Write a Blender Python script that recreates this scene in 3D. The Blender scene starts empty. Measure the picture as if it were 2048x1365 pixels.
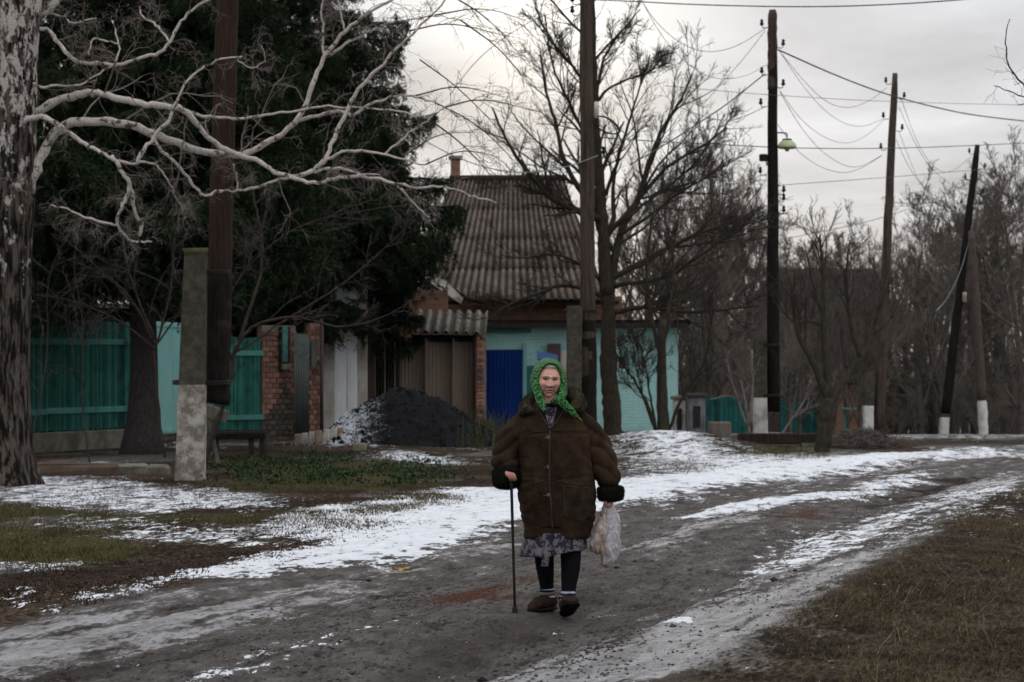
import bpy, math, random
import numpy as np
from mathutils import Vector, Matrix
from mathutils.bvhtree import BVHTree
R = math.radians
SC = bpy.context.scene
COL = SC.collection
# ------------------------------------------------------------------ camera
F, CAMZ, HY = 2048 * 85 / 36, 1.5, 737.0        # focal length in photo pixels, eye height, horizon row
cd = bpy.data.cameras.new('camera'); cam = bpy.data.objects.new('camera', cd); COL.objects.link(cam)
cam.location = (0, 0, CAMZ); cam.rotation_euler = (R(90), 0, 0)
cd.lens = 85; cd.sensor_width = 36; cd.shift_y = 54.5 / 2048; cd.clip_start = 0.1; cd.clip_end = 4000
cd.dof.use_dof = True; cd.dof.focus_distance = 15.0; cd.dof.aperture_fstop = 6.3
SC.camera = cam
# ------------------------------------------------------------------ sky and sun
SUN_EL, SUN_AZ = R(8.5), R(0.8)
SUND = Vector((math.sin(SUN_AZ) * math.cos(SUN_EL), math.cos(SUN_AZ) * math.cos(SUN_EL), math.sin(SUN_EL)))
W = bpy.data.worlds.new('World'); SC.world = W; W.use_nodes = True
nt = W.node_tree; nt.nodes.clear(); N = nt.nodes.new; L = nt.links.new
def wmath(op, a, b=None, clamp=False):
    n = N('ShaderNodeMath'); n.operation = op; n.use_clamp = clamp
    for i, v in enumerate((a, b)):
        if v is None: continue
        if isinstance(v, (int, float)): n.inputs[i].default_value = v
        else: L(v, n.inputs[i])
    return n.outputs[0]
tc = N('ShaderNodeTexCoord'); nrm = N('ShaderNodeVectorMath'); nrm.operation = 'NORMALIZE'
L(tc.outputs['Generated'], nrm.inputs[0]); sp = N('ShaderNodeSeparateXYZ'); L(nrm.outputs[0], sp.inputs[0])
zc = wmath('MAXIMUM', sp.outputs[2], 0.0)
den = wmath('ADD', zc, 0.10)
cb = N('ShaderNodeCombineXYZ'); L(wmath('DIVIDE', sp.outputs[0], den), cb.inputs[0]); L(wmath('DIVIDE', sp.outputs[1], den), cb.inputs[1])
cn = N('ShaderNodeTexNoise'); cn.inputs['Scale'].default_value = 1.15; cn.inputs['Detail'].default_value = 6; cn.inputs['Roughness'].default_value = 0.55
cn.inputs['Distortion'].default_value = 0.4
L(cb.outputs[0], cn.inputs['Vector'])
cloud = N('ShaderNodeMapRange'); cloud.inputs[1].default_value = 0.3; cloud.inputs[2].default_value = 0.7; cloud.inputs[3].default_value = 0.64; cloud.inputs[4].default_value = 1.16
L(cn.outputs[0], cloud.inputs[0])
grad = wmath('ADD', wmath('MULTIPLY', zc, 1.9), 1.0)      # an overcast sky is about three times brighter overhead
amp = wmath('MULTIPLY', wmath('MULTIPLY', grad, cloud.outputs[0]), 0.60)
dt = N('ShaderNodeVectorMath'); dt.operation = 'DOT_PRODUCT'; L(nrm.outputs[0], dt.inputs[0]); dt.inputs[1].default_value = SUND
glow = wmath('POWER', wmath('MAXIMUM', dt.outputs['Value'], 0.0), 900.0)
glow2 = wmath('POWER', wmath('MAXIMUM', dt.outputs['Value'], 0.0), 120.0)
def scaled(col, fac):
    n = N('ShaderNodeVectorMath'); n.operation = 'SCALE'; n.inputs[0].default_value = col; L(fac, n.inputs['Scale']); return n.outputs[0]
def vadd(a, b):
    n = N('ShaderNodeVectorMath'); n.operation = 'ADD'; L(a, n.inputs[0]); L(b, n.inputs[1]); return n.outputs[0]
sky = N('ShaderNodeTexSky'); sky.sky_type = 'NISHITA'; sky.sun_disc = False; sky.sun_elevation = SUN_EL; sky.sun_rotation = SUN_AZ
nsc = N('ShaderNodeVectorMath'); nsc.operation = 'SCALE'; L(sky.outputs[0], nsc.inputs[0]); nsc.inputs['Scale'].default_value = 0.0025
tot = vadd(vadd(scaled((0.955, 0.985, 1.05), amp), scaled((0.42, 0.37, 0.28), glow)), vadd(scaled((0.09, 0.08, 0.065), glow2), nsc.outputs[0]))
bg = N('ShaderNodeBackground'); L(tot, bg.inputs[0]); bg.inputs[1].default_value = 0.93
out = N('ShaderNodeOutputWorld'); L(bg.outputs[0], out.inputs[0])
sl = bpy.data.lights.new('sun', 'SUN'); sl.energy = 0.6; sl.angle = R(25); sl.color = (1, 0.9, 0.78)
so = bpy.data.objects.new('sun', sl); COL.objects.link(so); so.rotation_euler = (-SUND).to_track_quat('-Z', 'Y').to_euler()
SC.view_settings.view_transform = 'Standard'; SC.view_settings.look = 'None'; SC.view_settings.exposure = 0.12; SC.view_settings.gamma = 1.0
SC.render.engine = 'CYCLES'
SC.cycles.max_bounces = 4; SC.cycles.diffuse_bounces = 2; SC.cycles.transparent_max_bounces = 8; SC.cycles.use_adaptive_sampling = True; SC.cycles.adaptive_threshold = .03
# ------------------------------------------------------------------ helpers
rng = np.random.default_rng(7); random.seed(7)
def P(px, py, Y): return Vector(((px - 1024) / F * Y, Y, CAMZ - (py - HY) / F * Y))
def PX(px, Y): return (px - 1024) / F * Y
def PZ(py, Y): return CAMZ - (py - HY) / F * Y
def mesh_np(name, V, faces, mat=None, smooth=True):
    """faces: list of (n,k) int arrays"""
    V = np.asarray(V, float).reshape(-1, 3)
    faces = [np.asarray(f, np.int64) for f in faces if len(f)]
    me = bpy.data.meshes.new(name); me.vertices.add(len(V)); me.vertices.foreach_set('co', V.ravel())
    loops = np.concatenate([f.ravel() for f in faces]); me.loops.add(len(loops)); me.loops.foreach_set('vertex_index', loops)
    cnt = np.concatenate([np.full(len(f), f.shape[1]) for f in faces]); st = np.concatenate([[0], np.cumsum(cnt)[:-1]])
    me.polygons.add(len(cnt)); me.polygons.foreach_set('loop_start', st)
    me.polygons.foreach_set('use_smooth', np.full(len(cnt), bool(smooth)))
    me.update(calc_edges=True); me.validate()
    if mat: me.materials.append(mat)
    return me
class MB:
    def __init__(s): s.v = []; s.q = []; s.t = []; s.n = 0
    def add(s, V, q=None, t=None):
        V = np.asarray(V, float).reshape(-1, 3)
        if q is not None and len(q): s.q.append(np.asarray(q, np.int64) + s.n)
        if t is not None and len(t): s.t.append(np.asarray(t, np.int64) + s.n)
        s.v.append(V); s.n += len(V); return s
    def arrays(s):
        f = []
        if s.q: f.append(np.concatenate(s.q))
        if s.t: f.append(np.concatenate(s.t))
        return np.concatenate(s.v), f
    def mesh(s, name, mat, smooth=True):
        V, f = s.arrays(); return mesh_np(name, V, f, mat, smooth)
    def obj(s, name, mat, parent=None, smooth=True): return ob(name, s.mesh(name, mat, smooth), parent)
def ob(name, me, parent=None, loc=None, rz=0.0):
    o = bpy.data.objects.new(name, me); COL.objects.link(o)
    if loc is not None: o.location = loc
    if rz: o.rotation_euler[2] = rz
    if parent is not None:
        o.parent = parent
    return o
def tag(o, label=None, cat=None, group=None, kind=None):
    if label: o['label'] = label
    if cat: o['category'] = cat
    if group: o['group'] = group
    if kind: o['kind'] = kind
    return o
def thing(name, label, cat, loc=(0, 0, 0), group=None):
    o = bpy.data.objects.new(name, None); COL.objects.link(o); o.location = loc; o.empty_display_size = 0.2
    return tag(o, label, cat, group, 'thing')
def rel(o, parent):                                   # parent an object made in world coordinates
    o.parent = parent; o.matrix_parent_inverse = Matrix.Translation(-Vector(parent.location)); return o
BOXQ = np.array([[0, 3, 2, 1], [4, 5, 6, 7], [0, 1, 5, 4], [1, 2, 6, 5], [2, 3, 7, 6], [3, 0, 4, 7]])
def box(mb, c, s, rz=0.0, tilt=0.0, taper=1.0, jit=0.0, bev=0.0):
    c = np.array(c, float); h = np.array(s, float) / 2
    if bev:
        V, q = bev_box(s, bev); V = np.array(V)
    else:
        V = np.array([[-1, -1, -1], [1, -1, -1], [1, 1, -1], [-1, 1, -1], [-1, -1, 1], [1, -1, 1], [1, 1, 1], [-1, 1, 1]], float); V[4:, :2] *= taper; V *= h; q = BOXQ
    if jit: V = V + rng.normal(0, jit, V.shape)
    if tilt: ct, st_ = math.cos(tilt), math.sin(tilt); V = V @ np.array([[ct, 0, -st_], [0, 1, 0], [st_, 0, ct]])
    cr, sr = math.cos(rz), math.sin(rz); V = V @ np.array([[cr, sr, 0], [-sr, cr, 0], [0, 0, 1]])
    return mb.add(V + c, q)
def bev_box(s, b):
    """box with chamfered vertical and horizontal edges: three stacked rings"""
    hx, hy, hz = s[0] / 2, s[1] / 2, s[2] / 2
    def ring(ins, z): 
        x, y = hx - ins, hy - ins
        return [[-x + b, -y, z], [x - b, -y, z], [x, -y + b, z], [x, y - b, z], [x - b, y, z], [-x + b, y, z], [-x, y - b, z], [-x, -y + b, z]]
    V = ring(b * .8, -hz) + ring(0, -hz + b) + ring(0, hz - b) + ring(b * .8, hz); q = []
    for k in range(3):
        for i in range(8): q.append([k * 8 + i, k * 8 + (i + 1) % 8, k * 8 + 8 + (i + 1) % 8, k * 8 + 8 + i])
    for k, o in ((0, 1), (24, 0)):
        for a in ([0, 1, 2, 3], [0, 3, 4, 7], [4, 5, 6, 7]): q.append([k + i for i in (a[::-1] if o else a)])
    return V, q
def resample(pts, K):
    pts = np.asarray(pts, float); d = np.linalg.norm(np.diff(pts, axis=0), axis=1); s = np.concatenate([[0], np.cumsum(d)]); u = np.linspace(0, s[-1], K)
    return np.stack([np.interp(u, s, pts[:, i]) for i in range(pts.shape[1])], 1)
def smoothline(pts, K, it=2):
    p = np.asarray(pts, float)
    for _ in range(it):                               # corner cutting, ends kept
        a = p[:-1] * .75 + p[1:] * .25; b = p[:-1] * .25 + p[1:] * .75
        m = np.empty((len(a) * 2, p.shape[1])); m[0::2] = a; m[1::2] = b; p = np.concatenate([p[:1], m, p[-1:]])
    return resample(p, K)
def tubes(mb, Pts, Rad, sides=5, cap=True):
    """batch of tubes: Pts (N,K,3), Rad (N,K)"""
    Pts = np.asarray(Pts, float); Rad = np.asarray(Rad, float)
    if Pts.ndim == 2: Pts = Pts[None]; Rad = Rad[None] if Rad.ndim == 1 else Rad
    n, K, _ = Pts.shape; Rad = np.broadcast_to(Rad, (n, K))
    T = np.gradient(Pts, axis=1); T /= np.linalg.norm(T, axis=2, keepdims=True) + 1e-9
    ref = np.where(np.abs(T[:, :1, 2:3]) > .85, np.array([1., 0, 0]), np.array([0, 0, 1.])); ref = np.broadcast_to(ref, T.shape)
    A = np.cross(ref, T); A /= np.linalg.norm(A, axis=2, keepdims=True) + 1e-9; B = np.cross(T, A)
    th = np.arange(sides) * 2 * np.pi / sides
    V = Pts[:, :, None] + Rad[:, :, None, None] * (A[:, :, None] * np.cos(th)[None, None, :, None] + B[:, :, None] * np.sin(th)[None, None, :, None])
    idx = np.arange(n * K * sides).reshape(n, K, sides); nx = np.roll(idx, -1, axis=2)
    q = np.stack([idx[:, :-1], nx[:, :-1], nx[:, 1:], idx[:, 1:]], -1).reshape(-1, 4)
    t = None
    if cap and sides == 4: q = np.concatenate([q, idx[:, 0, ::-1], idx[:, -1]])
    elif cap:
        t = np.concatenate([np.stack([idx[:, e, 0], idx[:, e, i + 1], idx[:, e, i + 2]][::(1 if e else -1)], -1) for e in (0, -1) for i in range(sides - 2)])
    return mb.add(V.reshape(-1, 3), q, t)
def spawn(Pp, Rp, n, lf, rf, ang, up, wander, K, lmin=.05, t0=.2, t1=1.0, rmin=.0012, droop=0.0, taper=.3, flat=0.0):
    """children of a batch of branches"""
    N_, Kp, _ = Pp.shape; seg = np.linalg.norm(np.diff(Pp, axis=1), axis=2).sum(1)
    idx = np.repeat(np.arange(N_), n); M = len(idx)
    t = rng.uniform(t0, t1, M) * (Kp - 1.001); i = t.astype(int); f = (t - i)[:, None]
    p0 = Pp[idx, i] * (1 - f) + Pp[idx, i + 1] * f; r0 = Rp[idx, i] * (1 - f[:, 0]) + Rp[idx, i + 1] * f[:, 0]
    T = Pp[idx, i + 1] - Pp[idx, i]; T /= np.linalg.norm(T, axis=1, keepdims=True) + 1e-9
    rd = rng.normal(size=(M, 3)); rd -= T * (rd * T).sum(1, keepdims=True); rd /= np.linalg.norm(rd, axis=1, keepdims=True) + 1e-9
    a = R(1) * rng.normal(ang, ang * .3, M)[:, None]
    D = T * np.cos(a) + rd * np.sin(a); D[:, 2] += up; D[:, 1] *= (1 - flat); D /= np.linalg.norm(D, axis=1, keepdims=True)
    ln = np.maximum(seg[idx] * lf * rng.uniform(.45, 1.25, M) * (1.15 - .6 * t / (Kp - 1)), lmin)[:, None]
    out = np.empty((M, K, 3)); out[:, 0] = p0; d = D
    for k in range(1, K):
        d = d + rng.normal(0, wander, (M, 3)); d[:, 2] += up * .25 - droop * k / K; d /= np.linalg.norm(d, axis=1, keepdims=True)
        out[:, k] = out[:, k - 1] + d * ln / (K - 1)
    rr = np.maximum(r0 * rf, rmin)[:, None] * np.linspace(1, taper, K)[None]
    return out, np.maximum(rr, rmin * .75)
# numpy value noise
def _h(ix, iy, s): 
    h = (ix * 374761393 + iy * 668265263 + s * 2147483647) & 0xffffffff; h = ((h ^ (h >> 13)) * 1274126177) & 0xffffffff
    return ((h ^ (h >> 16)) & 0xffff) / 65535.0
def vnoise(x, y, s=0):
    x = np.asarray(x, float); y = np.asarray(y, float); ix = np.floor(x).astype(np.int64); iy = np.floor(y).astype(np.int64); fx = x - ix; fy = y - iy
    fx = fx * fx * (3 - 2 * fx); fy = fy * fy * (3 - 2 * fy)
    return (_h(ix, iy, s) * (1 - fx) + _h(ix + 1, iy, s) * fx) * (1 - fy) + (_h(ix, iy + 1, s) * (1 - fx) + _h(ix + 1, iy + 1, s) * fx) * fy
def fbm(x, y, s=0, o=4):
    r = 0; a = .5
    for k in range(o): r = r + a * vnoise(x * 2 ** k + 17.3 * k, y * 2 ** k - 9.1 * k, s + k); a *= .5
    return r / (1 - .5 ** o)
def sstep(a, b, x): t = np.clip((np.asarray(x, float) - a) / (b - a), 0, 1); return t * t * (3 - 2 * t)
# ------------------------------------------------------------------ material helpers
class G:
    """small shader graph builder"""
    def __init__(s, name):
        s.m = bpy.data.materials.new(name); s.m.use_nodes = True; s.t = s.m.node_tree; s.b = s.t.nodes['Principled BSDF']; s.b.inputs['Specular IOR Level'].default_value = .06
        s._p = None
    def n(s, k): return s.t.nodes.new('ShaderNode' + k)
    def set(s, sock, v):
        if v is None: return
        if isinstance(v, bpy.types.NodeSocket): s.t.links.new(v, sock)
        elif isinstance(v, (tuple, list)): sock.default_value = tuple(v) + ((1.0,) if len(v) == 3 and len(sock.default_value) == 4 else ())
        else: sock.default_value = v
    def pos(s, obj=True):
        c = s.n('TexCoord'); return c.outputs['Object'] 
    def wpos(s): return s.n('NewGeometry').outputs['Position']
    def mapv(s, v, sc=(1, 1, 1), rot=(0, 0, 0)):
        m = s.n('Mapping'); s.set(m.inputs['Vector'], v); m.inputs['Scale'].default_value = sc; m.inputs['Rotation'].default_value = rot; return m.outputs[0]
    def noise(s, v, sc=5., det=4, rough=.55, dist=0.):
        m = s.n('TexNoise'); s.set(m.inputs['Vector'], v); m.inputs['Scale'].default_value = sc; m.inputs['Detail'].default_value = det
        m.inputs['Roughness'].default_value = rough; m.inputs['Distortion'].default_value = dist; return m.outputs[0]
    def voro(s, v, sc=5., feat='F1', out=0):
        m = s.n('TexVoronoi'); m.feature = feat; s.set(m.inputs['Vector'], v); m.inputs['Scale'].default_value = sc; return m.outputs[out]
    def ramp(s, v, a, b, lo=0., hi=1.):
        m = s.n('MapRange'); m.clamp = True; m.interpolation_type = 'SMOOTHSTEP'; s.set(m.inputs[0], v); m.inputs[1].default_value = a; m.inputs[2].default_value = b; m.inputs[3].default_value = lo; m.inputs[4].default_value = hi; return m.outputs[0]
    def math(s, op, a, b=0., clamp=False):
        m = s.n('Math'); m.operation = op; m.use_clamp = clamp; s.set(m.inputs[0], a); s.set(m.inputs[1], b); return m.outputs[0]
    def mix(s, f, a, b, mode='MIX'):
        m = s.n('Mix'); m.data_type = 'RGBA'; m.blend_type = mode; s.set(m.inputs[0], f); s.set(m.inputs[6], a); s.set(m.inputs[7], b); return m.outputs[2]
    def attr(s, name):
        m = s.n('Attribute'); m.attribute_name = name; return m.outputs['Color']
    def sep(s, c): m = s.n('SeparateColor'); s.set(m.inputs[0], c); return m.outputs
    def rand(s): return s.n('ObjectInfo').outputs['Random']
    def bump(s, h, d=.01, st=1.): 
        m = s.n('Bump'); s.set(m.inputs['Height'], h); m.inputs['Distance'].default_value = d; m.inputs['Strength'].default_value = st; s.t.links.new(m.outputs[0], s.b.inputs['Normal'])
    def fin(s, col, rough=.85, **kw):
        s.set(s.b.inputs['Base Color'], col); s.set(s.b.inputs['Roughness'], rough)
        for k, v in kw.items(): s.set(s.b.inputs[k.replace('_', ' ')], v)
        return s.m
def rough_mat(name, c1, c2, sc=8., stretch=(1, 1, 1), rough=.88, bump=.01, c3=None, det=6, vary=0.0, bsc=None):
    g = G(name); v = g.mapv(g.pos(), stretch); n1 = g.noise(v, sc, det, .65); col = g.mix(g.ramp(n1, .3, .7), c1, c2)
    if c3: col = g.mix(g.ramp(g.noise(v, sc * .31, 5, .6), .52, .66), col, c3)
    if vary:
        k = g.ramp(g.rand(), 0, 1, 1 - vary, 1 + vary); m = g.n('VectorMath'); m.operation = 'SCALE'; g.set(m.inputs[0], col); g.set(m.inputs['Scale'], k); col = m.outputs[0]
    if bump: g.bump(g.noise(v, bsc or sc * 2.5, 6, .7), bump)
    return g.fin(col, rough)
# ------------------------------------------------------------------ ground
def gp(px, py):                                       # photo pixel -> point on the flat street
    Y = CAMZ * F / (py - HY); return (PX(px, Y), Y)
def polyd(X, Y, pts):
    """signed distance (inside positive) to a polygon given in metres"""
    d = np.full(X.shape, 1e9); ins = np.zeros(X.shape, bool); n = len(pts)
    for i in range(n):
        ax, ay = pts[i]; bx, by = pts[(i + 1) % n]; ex, ey = bx - ax, by - ay
        t = np.clip(((X - ax) * ex + (Y - ay) * ey) / (ex * ex + ey * ey + 1e-12), 0, 1)
        d = np.minimum(d, (X - ax - t * ex) ** 2 + (Y - ay - t * ey) ** 2)
        c = (ay > Y) != (by > Y)
        with np.errstate(divide='ignore', invalid='ignore'): ins ^= c & (X < ex * (Y - ay) / (ey if ey else 1e-12) + ax)
    return np.sqrt(d) * np.where(ins, 1, -1)
ROADY = [5, 9, 12, 16.5, 20, 26.6, 33, 42, 55, 70, 95, 140]; ROADX = [-4.0, -2.4, -1.25, .2, 1.3, 3.0, 5.15, 9.3, 17, 29, 52, 100]
def xroad(Y): return np.interp(Y, ROADY, ROADX)
def gz(X, Y):
    X = np.asarray(X, float); Y = np.asarray(Y, float)
    d = np.clip(Y - 48, 0, 29); drop = .001 * d * d + .032 * np.clip(Y - 77, 0, 75)
    z = -drop * sstep(3, 8.5, X)
    z = z + .31 * np.exp(-(((X - 2.9) / 1.45) ** 2 + ((Y - 45.5) / 3.6) ** 2) ** 1.1) * (1 + .5 * (fbm(X * 1.3, Y * .8, 55, 3) - .5))        # snowy mound by the turquoise wall
    z = z + .10 * np.exp(-((X + 3.2) / 1.6) ** 2 - ((Y - 44) / 2.6) ** 2)
    u = X - xroad(Y); a = np.exp(-((Y - 20) / 60) ** 2)
    z = z + a * (-.05 * np.exp(-((u + 1.15) / .42) ** 2) - .055 * np.exp(-((u - .95) / .40) ** 2) + .02 * np.exp(-(u / .5) ** 2) + .06 * np.exp(-((u - 2.3) / .5) ** 2) + .04 * np.exp(-((u + 2.5) / .6) ** 2))
    z = z + .035 * (fbm(X * .5, Y * .3, 3, 3) - .5)
    return z
def gzs(x, y): return float(gz(np.array([x]), np.array([y]))[0])
def grid_axis(near, step, far, g):
    a = [0.0]; s = step
    while a[-1] < far:
        if a[-1] > near: s *= g
        a.append(a[-1] + s)
    return a
xa = grid_axis(4.2, .03, 900, 1.030); XS = np.array([-v for v in xa[:0:-1]] + xa) + 0.6
ys = [6.0]
while ys[-1] < 1600: ys.append(ys[-1] + max(.03, ys[-1] * (.0022 if ys[-1] < 40 else .0048)) * (1 if ys[-1] < 90 else 1 + (ys[-1] - 90) * .05))
YS = np.concatenate([np.array([-60, -30, -15, -6, 0, 3, 4.5]), np.array(ys)])
GX, GY = np.meshgrid(XS, YS)
wx = (fbm(GX * 2.2, GY * 2.2, 11) - .5); wy = (fbm(GX * 2.2, GY * 1.3, 23) - .5)
def zone(px_pts, soft, warp=1.0, g=None):
    pts = [gp(*p) for p in px_pts]; soft = soft
    sc = np.clip(GY / 20, .6, 2.5)
    soft = soft * 1.7; return sstep(-soft, soft, polyd(GX + wx * .5 * warp * sc, GY + wy * 1.2 * warp * sc, pts) / sc)
def un(*a):
    r = a[0]
    for b in a[1:]: r = 1 - (1 - r) * (1 - b)
    return r
U = GX - xroad(GY)
offroad_l = sstep(-1.75, -2.6, U); offroad_r = sstep(1.75, 2.7, U)
streak = fbm(U * 3.2 + 40, GY * .22, 31, 4)
snow = np.zeros_like(GX)
def paint(ch, w, m): return np.maximum(ch, w * m)
snow = paint(snow, .90, zone([(560, 1020), (760, 1000), (900, 975), (1030, 975), (1250, 955), (1500, 925), (1700, 912), (1910, 900), (1960, 908), (1700, 940), (1500, 965), (1280, 1008), (1040, 1050), (900, 1098), (700, 1140), (400, 1178), (230, 1200), (400, 1150), (640, 1095), (520, 1068)], .22))
snow = paint(snow, .60, zone([(-60, 955), (120, 948), (350, 970), (560, 988), (590, 1012), (300, 1030), (-60, 1008)], .3))
snow = paint(snow, .48, zone([(-60, 1038), (200, 1033), (450, 1052), (720, 1040), (700, 1075), (600, 1098), (300, 1092), (100, 1050)], .25))
snow = paint(snow, .62, zone([(-60, 1120), (170, 1124), (160, 1140), (-60, 1146)], .12))
snow = paint(snow, .50, zone([(10, 1175), (120, 1183), (100, 1232), (20, 1228)], .2))
snow = paint(snow, .45, zone([(60, 1195), (600, 1120), (760, 1125), (300, 1200), (80, 1240)], .25))
snow = paint(snow, .72, zone([(1225, 868), (1330, 855), (1430, 885), (1500, 912), (1700, 906), (1650, 925), (1500, 950), (1300, 945), (1235, 940)], .35))
snow = paint(snow, .66, zone([(1560, 1075), (1700, 1045), (1800, 1008), (2060, 948), (2060, 985), (1900, 1025), (1760, 1080), (1600, 1140), (1480, 1150)], .25))
snow = paint(snow, .42, zone([(1780, 1040), (2060, 960), (2060, 1030), (1900, 1065), (1700, 1120), (1600, 1160)], .4))
snow = paint(snow, .84, zone([(1330, 1034), (1440, 1010), (1500, 1000), (1680, 983), (1790, 952), (1870, 942), (1840, 962), (1700, 1000), (1600, 1012), (1400, 1042)], .14, .6))
snow = paint(snow, .50, zone([(300, 1372), (480, 1322), (640, 1270), (860, 1243), (850, 1254), (700, 1280), (540, 1340), (430, 1372)], .16))
snow = paint(snow, .85, zone([(1318, 1252), (1340, 1242), (1398, 1240), (1380, 1254), (1330, 1258)], .03, .35))
snow = paint(snow, .80, zone([(755, 914), (800, 905), (900, 915), (940, 925), (900, 931), (800, 925)], .2, .6))
snow = paint(snow, .62, zone([(560, 884), (720, 880), (760, 900), (700, 905), (560, 893)], .4, .8))
snow = paint(snow, .85, zone([(1890, 897), (2070, 902), (2070, 918), (1930, 914)], .3))
snow = paint(snow, .75, zone([(1770, 858), (1830, 862), (1820, 874), (1760, 868)], .5))
snow = paint(snow, .6, zone([(1640, 850), (1720, 848), (1740, 858), (1650, 862)], .5))
snow = paint(snow, .66, zone([(70, 926), (230, 924), (240, 935), (90, 936)], .3))
snow = paint(snow, .5, zone([(320, 880), (420, 886), (420, 900), (310, 895)], .4))
snow = paint(snow, .6, zone([(980, 870), (1080, 862), (1080, 880), (960, 900)], .5))
snow = paint(snow, .40 , sstep(.55, .75, streak) * (np.abs(U) < 1.6) * sstep(22, 30, GY))
snow = np.maximum(snow, .36 * (offroad_l + offroad_r > .5) * sstep(44, 60, GY)); snow = np.maximum(snow, .42 * sstep(5, 7, GX) * sstep(48, 54, GY) * sstep(95, 85, GY))
frost = un(.80 * zone([(-60, 1268), (300, 1205), (700, 1145), (1010, 1062), (1030, 1085), (800, 1150), (500, 1228), (200, 1305), (-60, 1350)], .45),
           .95 * zone([(930, 1380), (1250, 1268), (1480, 1178), (1700, 1050), (1990, 962), (1860, 1040), (1720, 1160), (1620, 1250), (1430, 1380)], .40),
           .55 * zone([(1230, 1095), (1340, 1060), (1500, 1045), (1480, 1070), (1300, 1110)], .3),
           .6 * zone([(1360, 1045), (1520, 1025), (1520, 1045), (1400, 1060)], .2),
           .35 * (np.abs(U) < 2.2) * sstep(24, 34, GY))
frost = frost * (.35 + .9 * sstep(.25, .62, streak))
mud = un(zone([(-60, 1150), (350, 1128), (640, 1088), (620, 1110), (420, 1152), (150, 1222), (-60, 1238)], .25),
         .55 * zone([(640, 1380), (760, 1290), (1000, 1215), (1230, 1150), (1330, 1120), (1420, 1130), (1300, 1200), (1120, 1300), (900, 1380)], .4),
         .9 * zone([(1720, 1005), (1840, 968), (1990, 940), (1990, 950), (1850, 985), (1740, 1012)], .12),
         .6 * zone([(-60, 1345), (400, 1265), (560, 1262), (300, 1335), (100, 1380), (-60, 1380)], .3),
         .7 * zone([(720, 1180), (800, 1168), (830, 1185), (740, 1192)], .12))
red = un(.85 * zone([(820, 1205), (920, 1180), (1060, 1150), (1080, 1180), (1050, 1205), (850, 1218)], .2), .9 * zone([(1500, 1034), (1640, 1020), (1650, 1034), (1530, 1044)], .15),
         .5 * zone([(-60, 1155), (350, 1132), (640, 1088), (620, 1108), (420, 1148), (150, 1215), (-60, 1232)], .3))
green = un(zone([(-60, 1062), (200, 1058), (290, 1098), (200, 1130), (-60, 1132)], .3), .7 * zone([(-60, 1008), (400, 1032), (650, 1030), (880, 985), (900, 1006), (700, 1040), (300, 1048), (-60, 1034)], .25),
           .8 * zone([(1230, 903), (1300, 912), (1400, 932), (1380, 940), (1235, 930)], .25), .8 * zone([(1420, 905), (1540, 898), (1700, 905), (1640, 915), (1460, 918)], .4),
           .7 * zone([(420, 920), (840, 920), (920, 962), (800, 980), (430, 974)], .3), .55 * sstep(46, 55, GY) * offroad_l)
dry = un(zone([(1480, 1380), (1620, 1235), (1800, 1130), (1950, 1035), (2060, 1000), (2600, 990), (2600, 1380)], .35), .8 * zone([(560, 1004), (900, 983), (870, 1008), (650, 1038)], .25), .9 * offroad_l * sstep(.3, .5, fbm(GX * .7, GY * .4, 71)), .9 * offroad_r)
snow = snow * (1 - .75 * dry * offroad_r * sstep(24, 18, GY))
roadm = (1 - offroad_l) * (1 - offroad_r)
GZ = gz(GX, GY)
near = np.exp(-np.clip(GY - 14, 0, None) / 22)
rough_ = fbm(GX * 6, GY * 6, 41, 5) - .5; clod = 1 - np.abs(2 * fbm(GX * 9 + 3, GY * 7, 47, 4) - 1) * 2.2; rut = vnoise(U * 7.5 + 3 * vnoise(GX * .7, GY * .5, 8), GY * .55, 5) - .5
GZ = GZ + near * (.045 * rough_ + .030 * (clod - .5)) * (1 - .72 * frost) * (.75 + .5 * mud) * (1 - .45 * snow) + .018 * snow * near + .045 * near * rut * roadm + near * dry * .05 * (fbm(GX * 3, GY * 3, 87, 4) - .5)
fw = np.exp(-(((GX - .24) / .55) ** 2 + ((GY - 14.9) / .55) ** 2) ** 2); GZ = GZ * (1 - fw) + (gz(GX, GY) + .006 * rough_) * fw      # trodden flat where she walks
GZ[GY > 200] = np.minimum(GZ[GY > 200], 0)
def gmesh(x, y):
    x = np.atleast_1d(np.asarray(x, float)); y = np.atleast_1d(np.asarray(y, float)); i = np.clip(np.searchsorted(XS, x) - 1, 0, len(XS) - 2); j = np.clip(np.searchsorted(YS, y) - 1, 0, len(YS) - 2); fx = (x - XS[i]) / (XS[i + 1] - XS[i]); fy = (y - YS[j]) / (YS[j + 1] - YS[j])
    return (GZ[j, i] * (1 - fx) + GZ[j, i + 1] * fx) * (1 - fy) + (GZ[j + 1, i] * (1 - fx) + GZ[j + 1, i + 1] * fx) * fy
def gzs(x, y): return float(gmesh(x, y)[0])
nr, nc = GX.shape; idx = np.arange(nr * nc).reshape(nr, nc)
q = np.stack([idx[:-1, :-1], idx[:-1, 1:], idx[1:, 1:], idx[1:, :-1]], -1).reshape(-1, 4)
gme = mesh_np('ground', np.stack([GX, GY, GZ], -1), [q])
for nm, ch in (('cov1', (snow, frost, green)), ('cov2', (mud, red, dry))):
    ca = gme.color_attributes.new(nm, 'FLOAT_COLOR', 'POINT')
    ca.data.foreach_set('color', np.stack([*ch, roadm], -1).reshape(-1).astype(np.float32))
g = G('street_earth'); wp = g.wpos()
a1 = g.sep(g.attr('cov1')); a2 = g.sep(g.attr('cov2'))
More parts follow.
